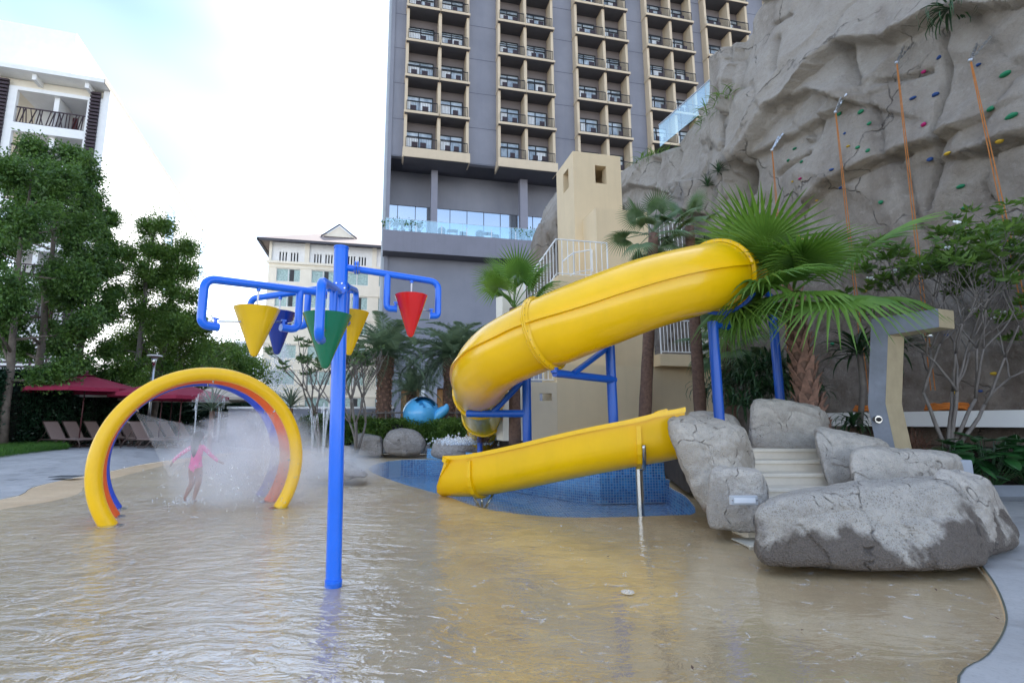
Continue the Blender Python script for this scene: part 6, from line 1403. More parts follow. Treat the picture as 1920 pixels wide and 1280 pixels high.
def tree(name, label, base, H, cr, trunk_r, mat, bark, seed, nleaf=9000, leaf=.13, low=.25, group=None, lean=(0, 0), clumps=60, shape=1.0, cat='tree', stretch=(1, 1), multi=1, cl_r=.55, cone=False):
    rs = random.Random(seed); t = thing(name, label, cat, tuple(base), 0, group); base = V3(base)
    b = MB(); tips = []; segs = []; topz = H * .93
    for mt_ in range(multi):
        off = V3((rs.uniform(-.25, .25), rs.uniform(-.25, .25), 0)) * (multi > 1)
        tp_pts = [base + off]; n = 8
        for i in range(1, n + 1):
            f = i / n; tp_pts.append(base + off * (1 + 2 * f) + V3((lean[0] * f + rs.uniform(-.12, .12) * f * cr * .5, lean[1] * f + rs.uniform(-.12, .12) * f, topz * f)))
        b.tube(tp_pts, trunk_r, 9, True, [trunk_r * (1 - .85 * (i / n)) for i in range(n + 1)])
        nb = int(14 / multi) + 3
        for k in range(nb):
            f = low + (1 - low) * (k + .5) / nb * .97; i = min(n - 1, int(f * n)); p0 = tp_pts[i].lerp(tp_pts[i + 1], f * n - i)
            ang = k * 2.4 + rs.uniform(-.4, .4); g_ = (f - low) / (1 - low); prof = ((1 - g_ * .86) if cone else (math.sin(math.pi * min(1, g_ * .75 + .25)) ** .7)) * shape; L_ = cr * prof * rs.uniform(.7, 1.05)
            e = p0 + V3((math.cos(ang) * L_ * stretch[0], math.sin(ang) * L_ * stretch[1], L_ * rs.uniform(.1, .95))); md = p0.lerp(e, .5) + V3((0, 0, -.05 * L_)); r0 = trunk_r * (1 - .8 * f) * .55
            b.tube([p0, md, e], r0, 6, True, [r0, r0 * .6, r0 * .22]); segs.append((md, e)); tips += [e, md.lerp(e, .4)]
            for q in range(5):
                s0 = md.lerp(e, rs.uniform(0, .7)); a2 = ang + rs.uniform(-1.1, 1.1); l2 = L_ * rs.uniform(.3, .55); e2 = s0 + V3((math.cos(a2) * l2 * stretch[0], math.sin(a2) * l2 * stretch[1], l2 * rs.uniform(-.5, 1.0))); b.tube([s0, e2], r0 * .3, 5, True, [r0 * .35, r0 * .1]); tips.append(e2); segs.append((s0.lerp(e2, .25), e2))
        tips.append(tp_pts[-1])
    b.build('trunk', bark, t, True)
    rn = np.random.RandomState(seed); tips = np.array([tuple(p) for p in tips]); rn.shuffle(tips); tips = tips[:clumps] if clumps < len(tips) else tips
    per = nleaf // len(tips); Ps = []; Ds = []
    for c in tips:
        rr = cl_r * rn.uniform(.6, 1.25); d = rn.normal(size=(per, 3)); d /= np.linalg.norm(d, axis=1, keepdims=True); r_ = rr * rn.rand(per, 1) ** .6 * 1.12
        p = c + d * r_ * np.array([1.05, 1.05, 1.0]); Ps.append(p); dd = d * .6 + rn.normal(size=(per, 3)) * .5; dd[:, 2] -= .25; Ds.append(dd)
    sg_ = np.array([[tuple(a), tuple(c)] for a, c in segs]); m = int(nleaf * .75); ii = rn.randint(0, len(sg_), m); f_ = rn.rand(m, 1)
    ps = sg_[ii, 0] * (1 - f_) + sg_[ii, 1] * f_ + rn.normal(size=(m, 3)) * cl_r * np.array([.46, .46, .46]); dd = (sg_[ii, 1] - sg_[ii, 0]); dd /= np.linalg.norm(dd, axis=1, keepdims=True) + 1e-6; dd = dd * .6 + rn.normal(size=(m, 3)) * .55; dd[:, 2] -= .3
    k_ = int(len(Ps[0]) * .45); Ps = [q[:k_] for q in Ps] + [ps]; Ds = [q[:k_] for q in Ds] + [dd]
    P = np.concatenate(Ps); D_ = np.concatenate(Ds); V, Fq = leaf_quads(P, D_, leaf * rn.uniform(.7, 1.3, len(P)), leaf * .5 * rn.uniform(.8, 1.2, len(P)), .15, seed)
    o = npmesh('foliage', V, Fq, mat, t); o['kind'] = 'stuff'; return t
def dkz(px_, Y): return dk(px_, Y)
mt['bark_d'] = mt['bark']
# left trees
p = dk(62, 23); tree('tree', 'tall dark broadleaf tree at the left edge, hiding the white building', p, 15.2, 2.9, .2, mt['leaf_dark'], mt['bark'], 1, 46000, .155, .2, 'trees on the left side', (-.4, 0), 110, 1.0, stretch=(1.0, .8), cl_r=.5)
p = dk(10, 20); tree('tree', 'tall tree at the far left frame edge, crown cut by the frame', p, 12.6, 2.6, .17, mt['leaf_dark'], mt['bark'], 2, 36000, .15, .2, 'trees on the left side', (-.6, 0), 120, 1.0, cl_r=.5)
p = dk(132, 25); tree('tree', 'dark tree just right of the tallest left tree, behind the first maroon parasol', p, 12.6, 1.5, .16, mt['leaf_dark'], mt['bark'], 3, 25000, .15, .2, 'trees on the left side', (.2, 0), 80, 1.0, cl_r=.42)
p = dk(240, 27); tree('tree', 'slender tree with airy crown and grey trunk between the dark trees and the garden lamp', p, 13.2, 2.3, .2, mt['leaf_mid'], mt['palebark'], 4, 19000, .15, .16, 'trees on the left side', (.3, 0), 90, 1.0, cl_r=.55, cone=True)
p = dk(282, 28); tree('tree', 'airy tree leaning right beside the garden lamp, its side branches against the white sky', p, 12.0, 3.1, .2, mt['leaf_mid'], mt['bark'], 5, 24000, .15, .16, 'trees on the left side', (.7, 0), 95, 1.0, cl_r=.58, cone=True)
p = dk(330, 31); tree('tree', 'smaller yellow green tree behind the crown of the yellow arch', p, 7.4, 2.4, .13, mt['leaf_lime'], mt['bark'], 6, 16000, .17, .35, 'trees on the left side', (.2, 0), 50, 1.0, cl_r=.5)
p = dk(400, 33); tree('tree', 'low bushy tree left of the cream building below the yellow cone', p, 6.2, 2.3, .13, mt['leaf_mid'], mt['bark'], 7, 12000, .17, .35, 'trees on the left side', (.1, 0), 50, 1.0, cl_r=.55)
p = dk(455, 34); tree('tree', 'lowest bushy tree rightmost of the left row, just above the arches', p, 5.2, 2.0, .12, mt['leaf_mid'], mt['bark'], 8, 7000, .17, .3, 'trees on the left side', (.1, 0), 40, 1.0, cl_r=.5)
# hedge
def hedge(label, a, b_, h0, h1, th, mat, n, leaf, seed, name='hedge', step_in=0):
    rs = np.random.RandomState(seed); a = np.array(a); b_ = np.array(b_); t = thing(name, label, 'hedge', tuple(a))
    d = (b_ - a); L_ = np.linalg.norm(d[:2]); dn = d / L_; nn_ = np.array([-dn[1], dn[0], 0])
    if nn_[1] > 0: nn_ = -nn_
    f = rs.rand(n); top = rs.rand(n) < .3; hh = h0 + (h1 - h0) * f; bumpx = .18 * np.sin(f * L_ * 1.9) + .12 * np.sin(f * L_ * 4.7 + 1)
    z = np.where(top, hh, hh * rs.rand(n)) + rs.normal(size=n) * .07; w = np.where(top, -th * rs.rand(n), 0) + bumpx + rs.normal(size=n) * .09
    P = a + np.outer(f, d) + np.outer(w, nn_); P[:, 2] = a[2] + (b_[2] - a[2]) * f + z + .05 * np.sin(f * L_ * 3)
    D_ = rs.normal(size=(n, 3)) * .6 + nn_ * .5 + np.array([0, 0, .15]); V, Fq = leaf_quads(P, D_, leaf * rs.uniform(.7, 1.3, n), leaf * .55, .2, seed); o = npmesh('foliage', V, Fq, mat, t); o['kind'] = 'stuff'
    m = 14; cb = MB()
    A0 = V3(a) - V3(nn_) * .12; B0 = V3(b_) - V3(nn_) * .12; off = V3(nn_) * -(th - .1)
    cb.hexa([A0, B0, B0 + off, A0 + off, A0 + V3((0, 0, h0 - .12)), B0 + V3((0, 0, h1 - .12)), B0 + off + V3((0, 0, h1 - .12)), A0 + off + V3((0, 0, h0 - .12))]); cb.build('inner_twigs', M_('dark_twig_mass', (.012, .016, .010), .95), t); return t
hedge('tall dark clipped hedge along the left behind the loungers', tuple(dk(-90, 18.5)), tuple(dk(345, 31)), 3.0, 2.75, 1.4, mt['hedge'], 52000, .12, 11)
hedge('dark background hedge seen through the arches beyond the far loungers', tuple(dk(330, 29.5)), tuple(dk(520, 30.5)), 2.4, 2.0, 1.2, mt['hedge'], 16000, .15, 14)
hedge('low green hedge between the far boulders and the whale slide', tuple(A(640, 822, 20.6) - V3((0, 0, .15))), tuple(A(905, 824, 20.4) - V3((0, 0, .1))), .85, .75, .9, mt['leaf_mid'], 16000, .10, 12, 'hedge')
hedge('small shrub row at the foot of the blue garden wall behind the blue pole', tuple(A(560, 835, 21.5)), tuple(A(650, 835, 21.5)), 1.0, 1.2, .7, mt['leaf_pale'], 6000, .11, 13, 'hedge')
# lawn
rs = np.random.RandomState(5); n = 22000
g0 = dk(-40, 15.5); lp_ = [(G(0, 862, .25)), G(70, 850, .28), G(126, 842, .3), G(100, 835, .3), G(0, 838, .3)]
fx = rs.rand(n); fz = rs.rand(n); pa_ = np.array(G(-60, 866, .22)); pb_2 = np.array(G(128, 843, .28)); pc_ = np.array(G(110, 833, .3)); pd_ = np.array(G(-60, 834, .3))
P = (pa_ * (1 - fx)[:, None] + pb_2 * fx[:, None]) * (1 - fz)[:, None] + (pd_ * (1 - fx)[:, None] + pc_ * fx[:, None]) * fz[:, None]; P[:, 2] = [zdeck(a, b2) for a, b2 in P[:, :2]]
D_ = rs.normal(size=(n, 3)) * .35 + np.array([0, 0, 1]); V, Fq = leaf_quads(P, D_, rs.uniform(.12, .3, n), .014, .15, 5); o = npmesh('lawn_grass', V, Fq, mt['grass']); o['kind'] = 'stuff'; o['label'] = 'strip of green grass between the hedge and the pool deck at the left'
# bushes behind the white screen area
def clump(name, label, cat, base, n, ln, wd, up, mat, seed, droop=.7, group=None, seg=6, fold=.15, part='blade', parts=False, tw=0, wmid=.35, arcmin=0, spread=math.pi * 2, a0=0):
    """rosette of curved strap leaves; one foliage mesh, or one object per leaf"""
    rs = random.Random(seed); t = thing(name, label, cat, tuple(base), 0, group); base = V3(base); allb = MB(); meshes = []
    def leaf(b, yaw, el, L_, W_, origin):
        pts = []; p = V3((0, 0, 0)); e = el; st_ = L_ / seg
        for i in range(seg + 1):
            pts.append(p.copy()); p = p + V3((math.cos(e), 0, math.sin(e))) * st_; e -= droop * rs.uniform(.7, 1.3) / seg * (1 + i * .35)
        vs = []
        for i, q in enumerate(pts):
            f = i / seg; w = W_ * (min(1, (f + .06) / wmid) if f < wmid else max(.02, ((1 - f) / (1 - wmid)) ** .7)) * .5
            for y, dz in ((-w, w * fold * 2), (0, 0), (w, w * fold * 2)):
                v = V3((q.x, y, q.z + dz)); v = Matrix.Rotation(yaw, 3, 'Z') @ v; vs.append(v + origin)
        b.add(vs, [(i * 3 + k, i * 3 + k + 1, (i + 1) * 3 + k + 1, (i + 1) * 3 + k) for i in range(seg) for k in (0, 1)])
    if parts:
        for k in range(6): b = MB(); leaf(b, 0, 0, ln * rs.uniform(.85, 1.1), wd, V3((0, 0, 0))); o_ = b.build('x', mat, None, True, normals=False); meshes.append(o_.data); bpy.data.objects.remove(o_)
        for k in range(n):
            el = up * (1 - (k / n) ** 1.2) + rs.uniform(-.15, .15); yaw = a0 + (k * 2.399) % spread if spread < 6 else k * 2.399 + rs.uniform(-.3, .3)
            M = Matrix.Rotation(yaw, 4, 'Z') @ Matrix.Rotation(-el, 4, 'Y') @ Matrix.Scale(rs.uniform(.75, 1.1), 4); inst(part, meshes[k % 6], t, Matrix.Translation((rs.uniform(-.02, .02), rs.uniform(-.02, .02), rs.uniform(0, .05))) @ M)
        return t
    for k in range(n):
        el = up * (1 - (k / n) ** 1.2) + rs.uniform(-.15, .15); leaf(allb, a0 + rs.random() * spread, el, ln * rs.uniform(.7, 1.1), wd * rs.uniform(.8, 1.1), base + V3((rs.uniform(-.1, .1), rs.uniform(-.1, .1), 0)) * tw)
    o_ = allb.build('foliage', mat, t, False, normals=False); o_['kind'] = 'stuff'; return t
# ---- fan palms
def fanleaf_mesh(seed, R_=.66, nseg=34, pet=.75, spread=R(265), droop=.35, mat='fan', split=.30):
    rs = random.Random(seed); b = MB()
    b.tube(spline([V3((0, 0, 0)), V3((pet * .5, 0, .03)), V3((pet, 0, 0))], 3), .012, 5, True, None)
    c = V3((pet, 0, 0))
    for k in range(nseg):
        f = (k + .5) / nseg - .5; a = f * spread; L_ = R_ * (1.0 - .28 * abs(f * 2) ** 2) * rs.uniform(.93, 1.05); w = R_ * .066
        d = V3((math.cos(a), math.sin(a), .10 * math.cos(a))); s = V3((-math.sin(a), math.cos(a), 0)); n_ = 5; vs = []
        zz = 0
        for i in range(n_ + 1):
            g = i / n_; ww = w * (min(1, g / split * 1.0 + .04) if g < split else max(.03, 1 - ((g - split) / (1 - split)) ** 1.3)); zz = -droop * L_ * max(0, g - .35) ** 1.8 + .05 * L_ * g * (1 - abs(f) * 2)
            p = c + d * L_ * g + V3((0, 0, zz + .08 * R_ * abs(f) * g))
            vs += [p + s * ww * .5 + V3((0, 0, -ww * .22)), p + V3((0, 0, ww * .22)), p - s * ww * .5 + V3((0, 0, -ww * .22))]
        b.add(vs, [(i * 3 + q, i * 3 + q + 1, (i + 1) * 3 + q + 1, (i + 1) * 3 + q) for i in range(n_) for q in (0, 1)])
    o = b.build('x', mt[mat], None, False, normals=False); me = o.data; bpy.data.objects.remove(o); return me
def fan_palm(label, base, H, tr, nfr, scale, seed, mat='fan', boots=False, lean=(0, 0), elev=(80, -55), yawf=None, group='fan palms around the slide', trunkmat='trunk', pet=.75):
    rs = random.Random(seed); base = V3(base); t = thing('fan_palm', label, 'palm', tuple(base), 0, group)
    n = 14; b = MB(); P_ = [base + V3((lean[0] * (i / n), lean[1] * (i / n), H * i / n)) for i in range(n + 1)]
    radii = [tr * (1.25 - .3 * (i / n)) * (1 + .05 * (i % 2)) for i in range(n + 1)]; b.tube(P_, tr, 14, True, radii); b.build('trunk', mt[trunkmat], t, True)
    top = P_[-1] - base
    if boots:
        bm_ = MB(); bm_.add([(0, -.10, 0), (0, .10, 0), (.055, .06, .13), (.055, -.06, .13), (.12, -.028, .26), (.12, .028, .26), (.03, .05, .14), (.03, -.05, .14), (.095, 0, .25)], [(0, 1, 2, 3), (3, 2, 5, 4), (1, 0, 7, 6), (6, 7, 8), (0, 3, 7), (3, 4, 8, 7), (2, 1, 6), (5, 2, 6, 8), (4, 5, 8)])
        o_ = bm_.build('x', mt['boots'], None, False); me = o_.data; bpy.data.objects.remove(o_); nb = 110
        for k in range(nb):
            f = (k + .5) / nb; z = H * (.02 + .97 * f); rr = tr * (1.22 - .3 * f); yaw = k * 2.39996 + rs.uniform(-.12, .12); sc_ = (1.5 - .75 * f) * rs.uniform(.8, 1.1) * tr / .16
            inst('leaf_base', me, t, Matrix.Translation(V3((lean[0] * f, lean[1] * f, z))) @ Matrix.Rotation(yaw, 4, 'Z') @ Matrix.Translation((rr * .9, 0, 0)) @ Matrix.Rotation(rs.uniform(-.1, .15), 4, 'Y') @ Matrix.Scale(sc_, 4))
    ms = [fanleaf_mesh(seed * 10 + i, droop=(.25, .5, .8, 1.1)[i], mat=mat, pet=pet) for i in range(4)]
    for k in range(nfr):
        f = (k + .5) / nfr; el = R(elev[0] + (elev[1] - elev[0]) * f ** .85) + rs.uniform(-.1, .1); yaw = (k * 2.39996 if yawf is None else yawf(k, rs)) + rs.uniform(-.2, .2)
        mi = min(3, int(f * 4)); M = Matrix.Translation(top) @ Matrix.Rotation(yaw, 4, 'Z') @ Matrix.Rotation(-el, 4, 'Y') @ Matrix.Rotation(rs.uniform(-.5, .5), 4, 'X') @ Matrix.Scale(scale * rs.uniform(.85, 1.08), 4)
        inst('frond', ms[mi], t, M)
    return t
# big one in front of the rock
pbse = A(1525, 800, 9.15); pbse.z = .6; ptop = A(1484, 528, 9.15)
fan_palm('large bright fan palm with shaggy brown trunk right of the slide, nearest palm', pbse, ptop.z - .8, .14, 19, 1.8, 3, 'fan', True, (ptop.x - pbse.x, 0), elev=(62, -34), yawf=lambda k, rs: (k * 2.39996 if k % 2 else rs.uniform(math.pi * .95, math.pi * 1.45)), pet=.62)
pt_ = A(1195, 450, 11.2); pb0 = A(1203, 760, 11.2)
fan_palm('slim fan palm whose crown shows above the slide left of the big palm', V3((pb0.x, 11.2, .8)), A(1250, 430, 11.2).z - .9, .11, 15, .82, 4, 'fan2', False, (A(1250, 440, 11.2).x - pb0.x - .3, 0), elev=(80, -50))
pb0 = A(1312, 760, 11.6)
fan_palm('second slim fan palm close behind the slide, trunk next to the blue post', V3((pb0.x, 11.6, .8)), A(1330, 425, 11.6).z - .8, .11, 12, .7, 5, 'fan2', False, (A(1265, 425, 11.6).x - pb0.x + .35, 0), elev=(80, -55))
pb0 = A(965, 760, 12.5)
fan_palm('fan palm behind the left bend of the tube slide, its fronds rising above it', V3((pb0.x, 12.5, .8)), A(965, 578, 12.5).z - .8, .12, 9, 1.15, 6, 'fan', False, (0, 0), elev=(86, 25))
pb0 = A(1370, 760, 13)
fan_palm('low grey green fan palm in shade between the blue posts', V3((pb0.x, 13, .8)), A(1370, 640, 13).z - .8, .12, 18, .95, 7, 'fan2', False, (0, 0), elev=(80, -50))
# ---- date palms
def datefrond_mesh(seed, L_=1.9, n=46, mat='date'):
    rs = random.Random(seed); b = MB(); pts = []; p = V3((0, 0, 0)); e = .15; m = 16
    for i in range(m + 1): pts.append(p.copy()); p = p + V3((math.cos(e), 0, math.sin(e))) * L_ / m; e -= .105
    b.tube(pts, .012, 4, True, [.016 * (1 - .8 * i / m) for i in range(m + 1)])
    for k in range(n):
        f = .12 + .88 * k / n; i = min(m - 1, int(f * m)); q = pts[i].lerp(pts[i + 1], f * m - i); tg = (pts[i + 1] - pts[i]).normalized(); ll = .36 * math.sin(math.pi * min(1, f * .82 + .18)) ** .6
        for s_ in (-1, 1):
            d = (tg * rs.uniform(.5, .75) + V3((0, s_, 0)) * .8 + V3((0, 0, rs.uniform(-.1, .45)))).normalized(); w = V3((0, 0, 1)).cross(d).normalized() * .014; e_ = q + d * ll + V3((0, 0, -.05 * ll)); md = q.lerp(e_, .5)
            b.add([q - w * .4, q + w * .4, md + w, e_, md - w], [(0, 1, 2, 3, 4)])
    o = b.build('x', mt[mat], None, False, normals=False); me = o.data; bpy.data.objects.remove(o); return me
dmesh = [datefrond_mesh(i) for i in range(3)]
def date_palm(label, base, H, tr, nf, sc_, seed):
    rs = random.Random(seed); base = V3(base); t = thing('date_palm', label, 'palm', tuple(base), 0, 'feathery date palms behind the pool'); n = 16; b = MB()
    b.tube([base + V3((0, 0, H * i / n)) for i in range(n + 1)], tr, 14, True, [tr * (1.05 + .1 * (i % 2)) * (1 + .25 * (i > n - 4)) for i in range(n + 1)]); b.build('trunk', mt['trunk'], t, True)
    sb_ = MB()
    for k in range(150): f = k / 150; yaw = k * 2.4; r_ = tr * 1.12 * (1 + .2 * (f > .8)); c = base + V3((math.cos(yaw) * r_, math.sin(yaw) * r_, H * f)); sb_.box(c, (.06, .11, .09), Matrix.Rotation(yaw, 3, 'Z'))
    o = sb_.build('trunk_scales', mt['boots'], t); o['kind'] = 'stuff'
    for k in range(nf):
        f = (k + .5) / nf; el = R(82 - 100 * f ** .9) + rs.uniform(-.12, .12); M = Matrix.Translation((0, 0, H)) @ Matrix.Rotation(k * 2.4, 4, 'Z') @ Matrix.Rotation(-el, 4, 'Y') @ Matrix.Rotation(rs.uniform(-.4, .4), 4, 'X') @ Matrix.Scale(sc_ * rs.uniform(.85, 1.1), 4); inst('frond', dmesh[k % 3], t, M)
    return t
for px_, Y, yc, trr, nf, sc_, lab in ((718, 21.5, 668, .27, 60, 1.35, 'date palm directly behind the blue pole under the red cone, thick scaly trunk'), (842, 22.8, 672, .22, 54, 1.3, 'date palm left of the slide bend above the whale slide'), (868, 24, 668, .22, 50, 1.4, 'date palm half hidden behind the left bend of the yellow tube'),
                                 (770, 25, 735, .16, 34, 1.0, 'small young date palm in shade between the two larger ones')):
    bse = A(px_, 812, Y); bse.z = .25; date_palm(lab, bse, A(px_, yc, Y).z - .25, trr, nf, sc_, int(px_))
# wooden stakes propping the palms
for px_, Y, lab in ((718, 21.2, 'timber prop frame round the thick date palm trunk'), (850, 22.2, 'timber prop frame round the date palm trunks next to the slide bend')):
    st_ = thing('tree_prop', lab, 'tree prop', tuple(A(px_, 815, Y))); c = A(px_, 815, Y); c.z = .3; zz = A(px_, 770, Y).z
    for dx, dy in ((-.95, -.2), (.95, -.2), (.35, -.6), (-.4, -.5)): b = MB(); b.tube([V3((c.x + dx, c.y + dy, .3)), V3((c.x + dx * .42, c.y + dy * .6, zz))], .035, 7); b.build('stake', mt['palebark'], st_, True)
    b = MB(); b.tube([V3((c.x - .85, c.y - .42, zz - .1)), V3((c.x + .85, c.y - .42, zz - .08))], .035, 7); b.build('cross_bar', mt['palebark'], st_, True)
# ---- frangipani trees: forked pale stems with leaf rosettes
def frangipani(label, base, H, spread, depth, mat, seed, leafn=9, leafL=.24, r0=.07, nstem=4, tilt=.5, name='flowering_tree', sx=1.0, dirs=None, flowers=0, rosette_p=1.0, cat='tree', group=None, barkm='palebark'):
    rs = random.Random(seed); base = V3(base); t = thing(name, label, cat, tuple(base), 0, group); b = MB(); tips = []
    def grow(p, d, L_, r, k):
        m = 4; pts = [p]; q = p.copy(); dd = d.copy()
        for i in range(m): dd = (dd + V3((rs.uniform(-.16, .16), rs.uniform(-.16, .16), rs.uniform(-.06, .14)))).normalized(); q = q + dd * L_ / m; pts.append(q.copy())
        b.tube(pts, r, 7, True, [r * (1 - .32 * i / m) for i in range(m + 1)])
        if k == 0: tips.append((q, dd)); return
        for c in range(rs.choice((2, 2, 3))):
            a = rs.uniform(0, 6.28); off = V3((math.cos(a) * sx, math.sin(a), rs.uniform(-.1, .5))) * spread; grow(q, (dd + off).normalized(), L_ * rs.uniform(.68, .9), r * .66, k - 1)
    for s_ in range(nstem):
        d = dirs[s_] if dirs else V3((math.cos(s_ * 6.28 / nstem) * tilt, math.sin(s_ * 6.28 / nstem) * tilt, 1)); grow(base + V3((rs.uniform(-.05, .05), rs.uniform(-.05, .05), 0)), V3(d).normalized(), H / (depth + 1) * 1.25, r0, depth)
    b.build('branches', mt[barkm], t, True); Ps = []; Ds = []
    fl = MB()
    for q, d in tips:
        if rs.random() > rosette_p: continue
        for k in range(leafn):
            a = k * 2.4; e = rs.uniform(-.15, .9); Ps.append(tuple(q + d * rs.uniform(-.05, .03))); Ds.append((math.cos(a) * math.cos(e), math.sin(a) * math.cos(e), math.sin(e)))
        if rs.random() < flowers:
            for k in range(6): fl.sph(q + d * .12 + V3((rs.uniform(-.06, .06), rs.uniform(-.06, .06), rs.uniform(0, .05))), .022, 6, 4)
    rn = np.random.RandomState(seed); n_ = len(Ps); V, Fq = leaf_quads(np.array(Ps), np.array(Ds), leafL * rn.uniform(.7, 1.15, n_), leafL * .3, .25, seed); o = npmesh('foliage', V, Fq, mat, t); o['kind'] = 'stuff'
    if fl.v: o = fl.build('blossoms', mt['white_trim'], t, True); o['kind'] = 'stuff'
    return t
bse = A(1775, 800, 9.3); bse.z = .8
frangipani('frangipani tree with bare grey forking stems and glossy leaves before the climbing rock', bse, 5.2, .60, 5, mt['leaf_mid'], 21, 11, .20, .038, 5, .5, dirs=[(-.35, 0, 1), (.1, .1, 1), (.55, -.1, .8), (.9, .05, .75), (.25, -.2, 1)], flowers=.06)
bse = A(600, 822, 19.5); bse.z = .2
frangipani('slim frangipani tree with sparse leaf rosettes in front of the cream building', bse, 4.6, .5, 3, mt['leaf_pale'], 22, 11, .3, .06, 2, .25, dirs=[(-.12, 0, 1), (.15, 0, 1)])
bse = A(668, 822, 19.0); bse.z = .2
frangipani('bare twisting grey stems with few leaves immediately right of the blue pole', bse, 4.6, .42, 4, mt['leaf_pale'], 23, 9, .26, .055, 4, .3, dirs=[(-.3, 0, 1), (.1, 0, 1), (.3, .1, 1), (0, -.2, 1)], rosette_p=.45)
# ---- strap-leaved shrubs under the palms
spots = [(1395, 760, 10.6, .9, 34), (1440, 735, 10.9, 1.0, 40), (1480, 720, 11.4, 1.0, 40), (1455, 690, 11.8, 1.1, 38), (1418, 700, 11.6, 1.0, 36), (1380, 720, 11.4, .9, 34), (1345, 730, 12.2, .9, 30), (1505, 745, 10.6, .7, 26)]
nm_ = ['leftmost by the blue post', 'in front of the others behind the square boulder', 'touching the big palm trunk', 'highest one behind the big palm', 'upper one left of the big palm', 'left one against the sand coloured wall', 'far one behind the blue post', 'small one at the big palm foot']
for i, ((px_, py_, Y, L_, n), lab) in enumerate(zip(spots, nm_)):
    clump('strap_leaf_shrub', 'dark green strap-leaved shrub, ' + lab, 'shrub', A(px_, py_, Y), n * 2, L_ * .9, .055, 1.35, mt['strap'], 40 + i, 1.5, 'strap-leaved shrubs under the palms', tw=3)
_t = clump('dracaena', 'large dark dracaena rosette with long blades left of the shower post', 'dracaena', A(1612, 668, 10.0), 46, 1.05, .075, 1.3, mt['strap'], 60, 1.0, None, parts=True, part='leaf', fold=.25)
b_ = MB(); b_.tube([A(1612, 800, 10.0), A(1618, 730, 10.0), A(1612, 662, 10.0)], .05, 8); b_.build('stem', mt['palebark'], _t, True)
clump('dracaena', 'smaller dracaena rosette right behind the shower post', 'dracaena', A(1680, 660, 10.6), 34, .95, .07, 1.0, mt['strap'], 61, 1.0, None, parts=True, part='leaf', fold=.25)
clump('lily_clump', 'clump of arching green lily leaves between the palm and the shower post', 'plant', A(1600, 800, 9.4), 40, .55, .05, 1.4, mt['strap'], 62, 1.6, None, parts=True, part='leaf')
clump('ornamental_grass', 'rusty brown grass tuft left of the shower post foot', 'grass tuft', A(1598, 835, 8.9), 240, .42, .012, 1.45, mt['rust'], 63, 1.0, 'brown grass tufts by the shower', tw=1.5)
clump('ornamental_grass', 'dark brown grass tuft right of the shower post foot', 'grass tuft', A(1715, 845, 8.8), 240, .55, .012, 1.45, mt['rust'], 64, 1.0, 'brown grass tufts by the shower', tw=1.5)
clump('ornamental_grass', 'small brown grass tuft under the mouth of the yellow tube', 'grass tuft', A(905, 830, 15.5), 160, .6, .015, 1.4, mt['rust'], 65, 1.0, 'brown grass tufts by the shower', tw=1.5)
for i, (px_, py_, Y, s_, lab) in enumerate(((398, 770, 19.5, 1.15, 'spiky grey agave-like plant seen through the arches above the spray'), (545, 765, 18.5, 1.0, 'spiky grey green plant right of the arches beside the blue garden wall'))):
    _t = clump('spiky_plant', lab, 'plant', A(px_, py_, Y), 56, s_, .06, 1.5, mt['agave'], 70 + i, .45, 'spiky plants beyond the arches', parts=True, part='leaf', fold=.3)
    b_ = MB(); q = A(px_, py_, Y); b_.tube([V3((q.x, q.y, .2)), q], .09, 8); b_.build('stem', mt['trunk'], _t, True)
yk = [(1329, 349, .55, 'small yucca on the rock ledge, left one of the pair'), (1357, 322, .5, 'small yucca on the rock ledge, right one of the pair')]
for i, (px_, py_, s_, lab) in enumerate(yk): clump('yucca', lab, 'plant', wallpt(px_, py_ + 6, .15), 40, s_, .04, 1.5, mt['strap'], 80 + i, .4, 'yuccas on the rock ledge', parts=True, part='leaf', fold=.3)
clump('hanging_plant', 'dark palm-like plant hanging from the rock overhang at the top right', 'plant', wallpt(1800, 22, .3), 44, .9, .045, .9, mt['strap'], 84, 1.9, None, parts=True, part='leaf')
for i, (px_, py_, s_, lab) in enumerate(((1192, 296, .9, 'bright green plant on the rock rim left of the glass railing'), (1215, 288, .8, 'bright green plant at the lower end of the glass railing'), (1318, 214, 1.1, 'plant behind the middle of the glass railing'), (1340, 178, .9, 'plant behind the upper end of the glass railing'))):
    clump('rim_plant', lab, 'plant', wallpt(px_, py_ + 8, -.5), 90, s_, .045, 1.4, mt['leaf_mid'], 90 + i, 1.2, 'plants along the rock rim', tw=5)
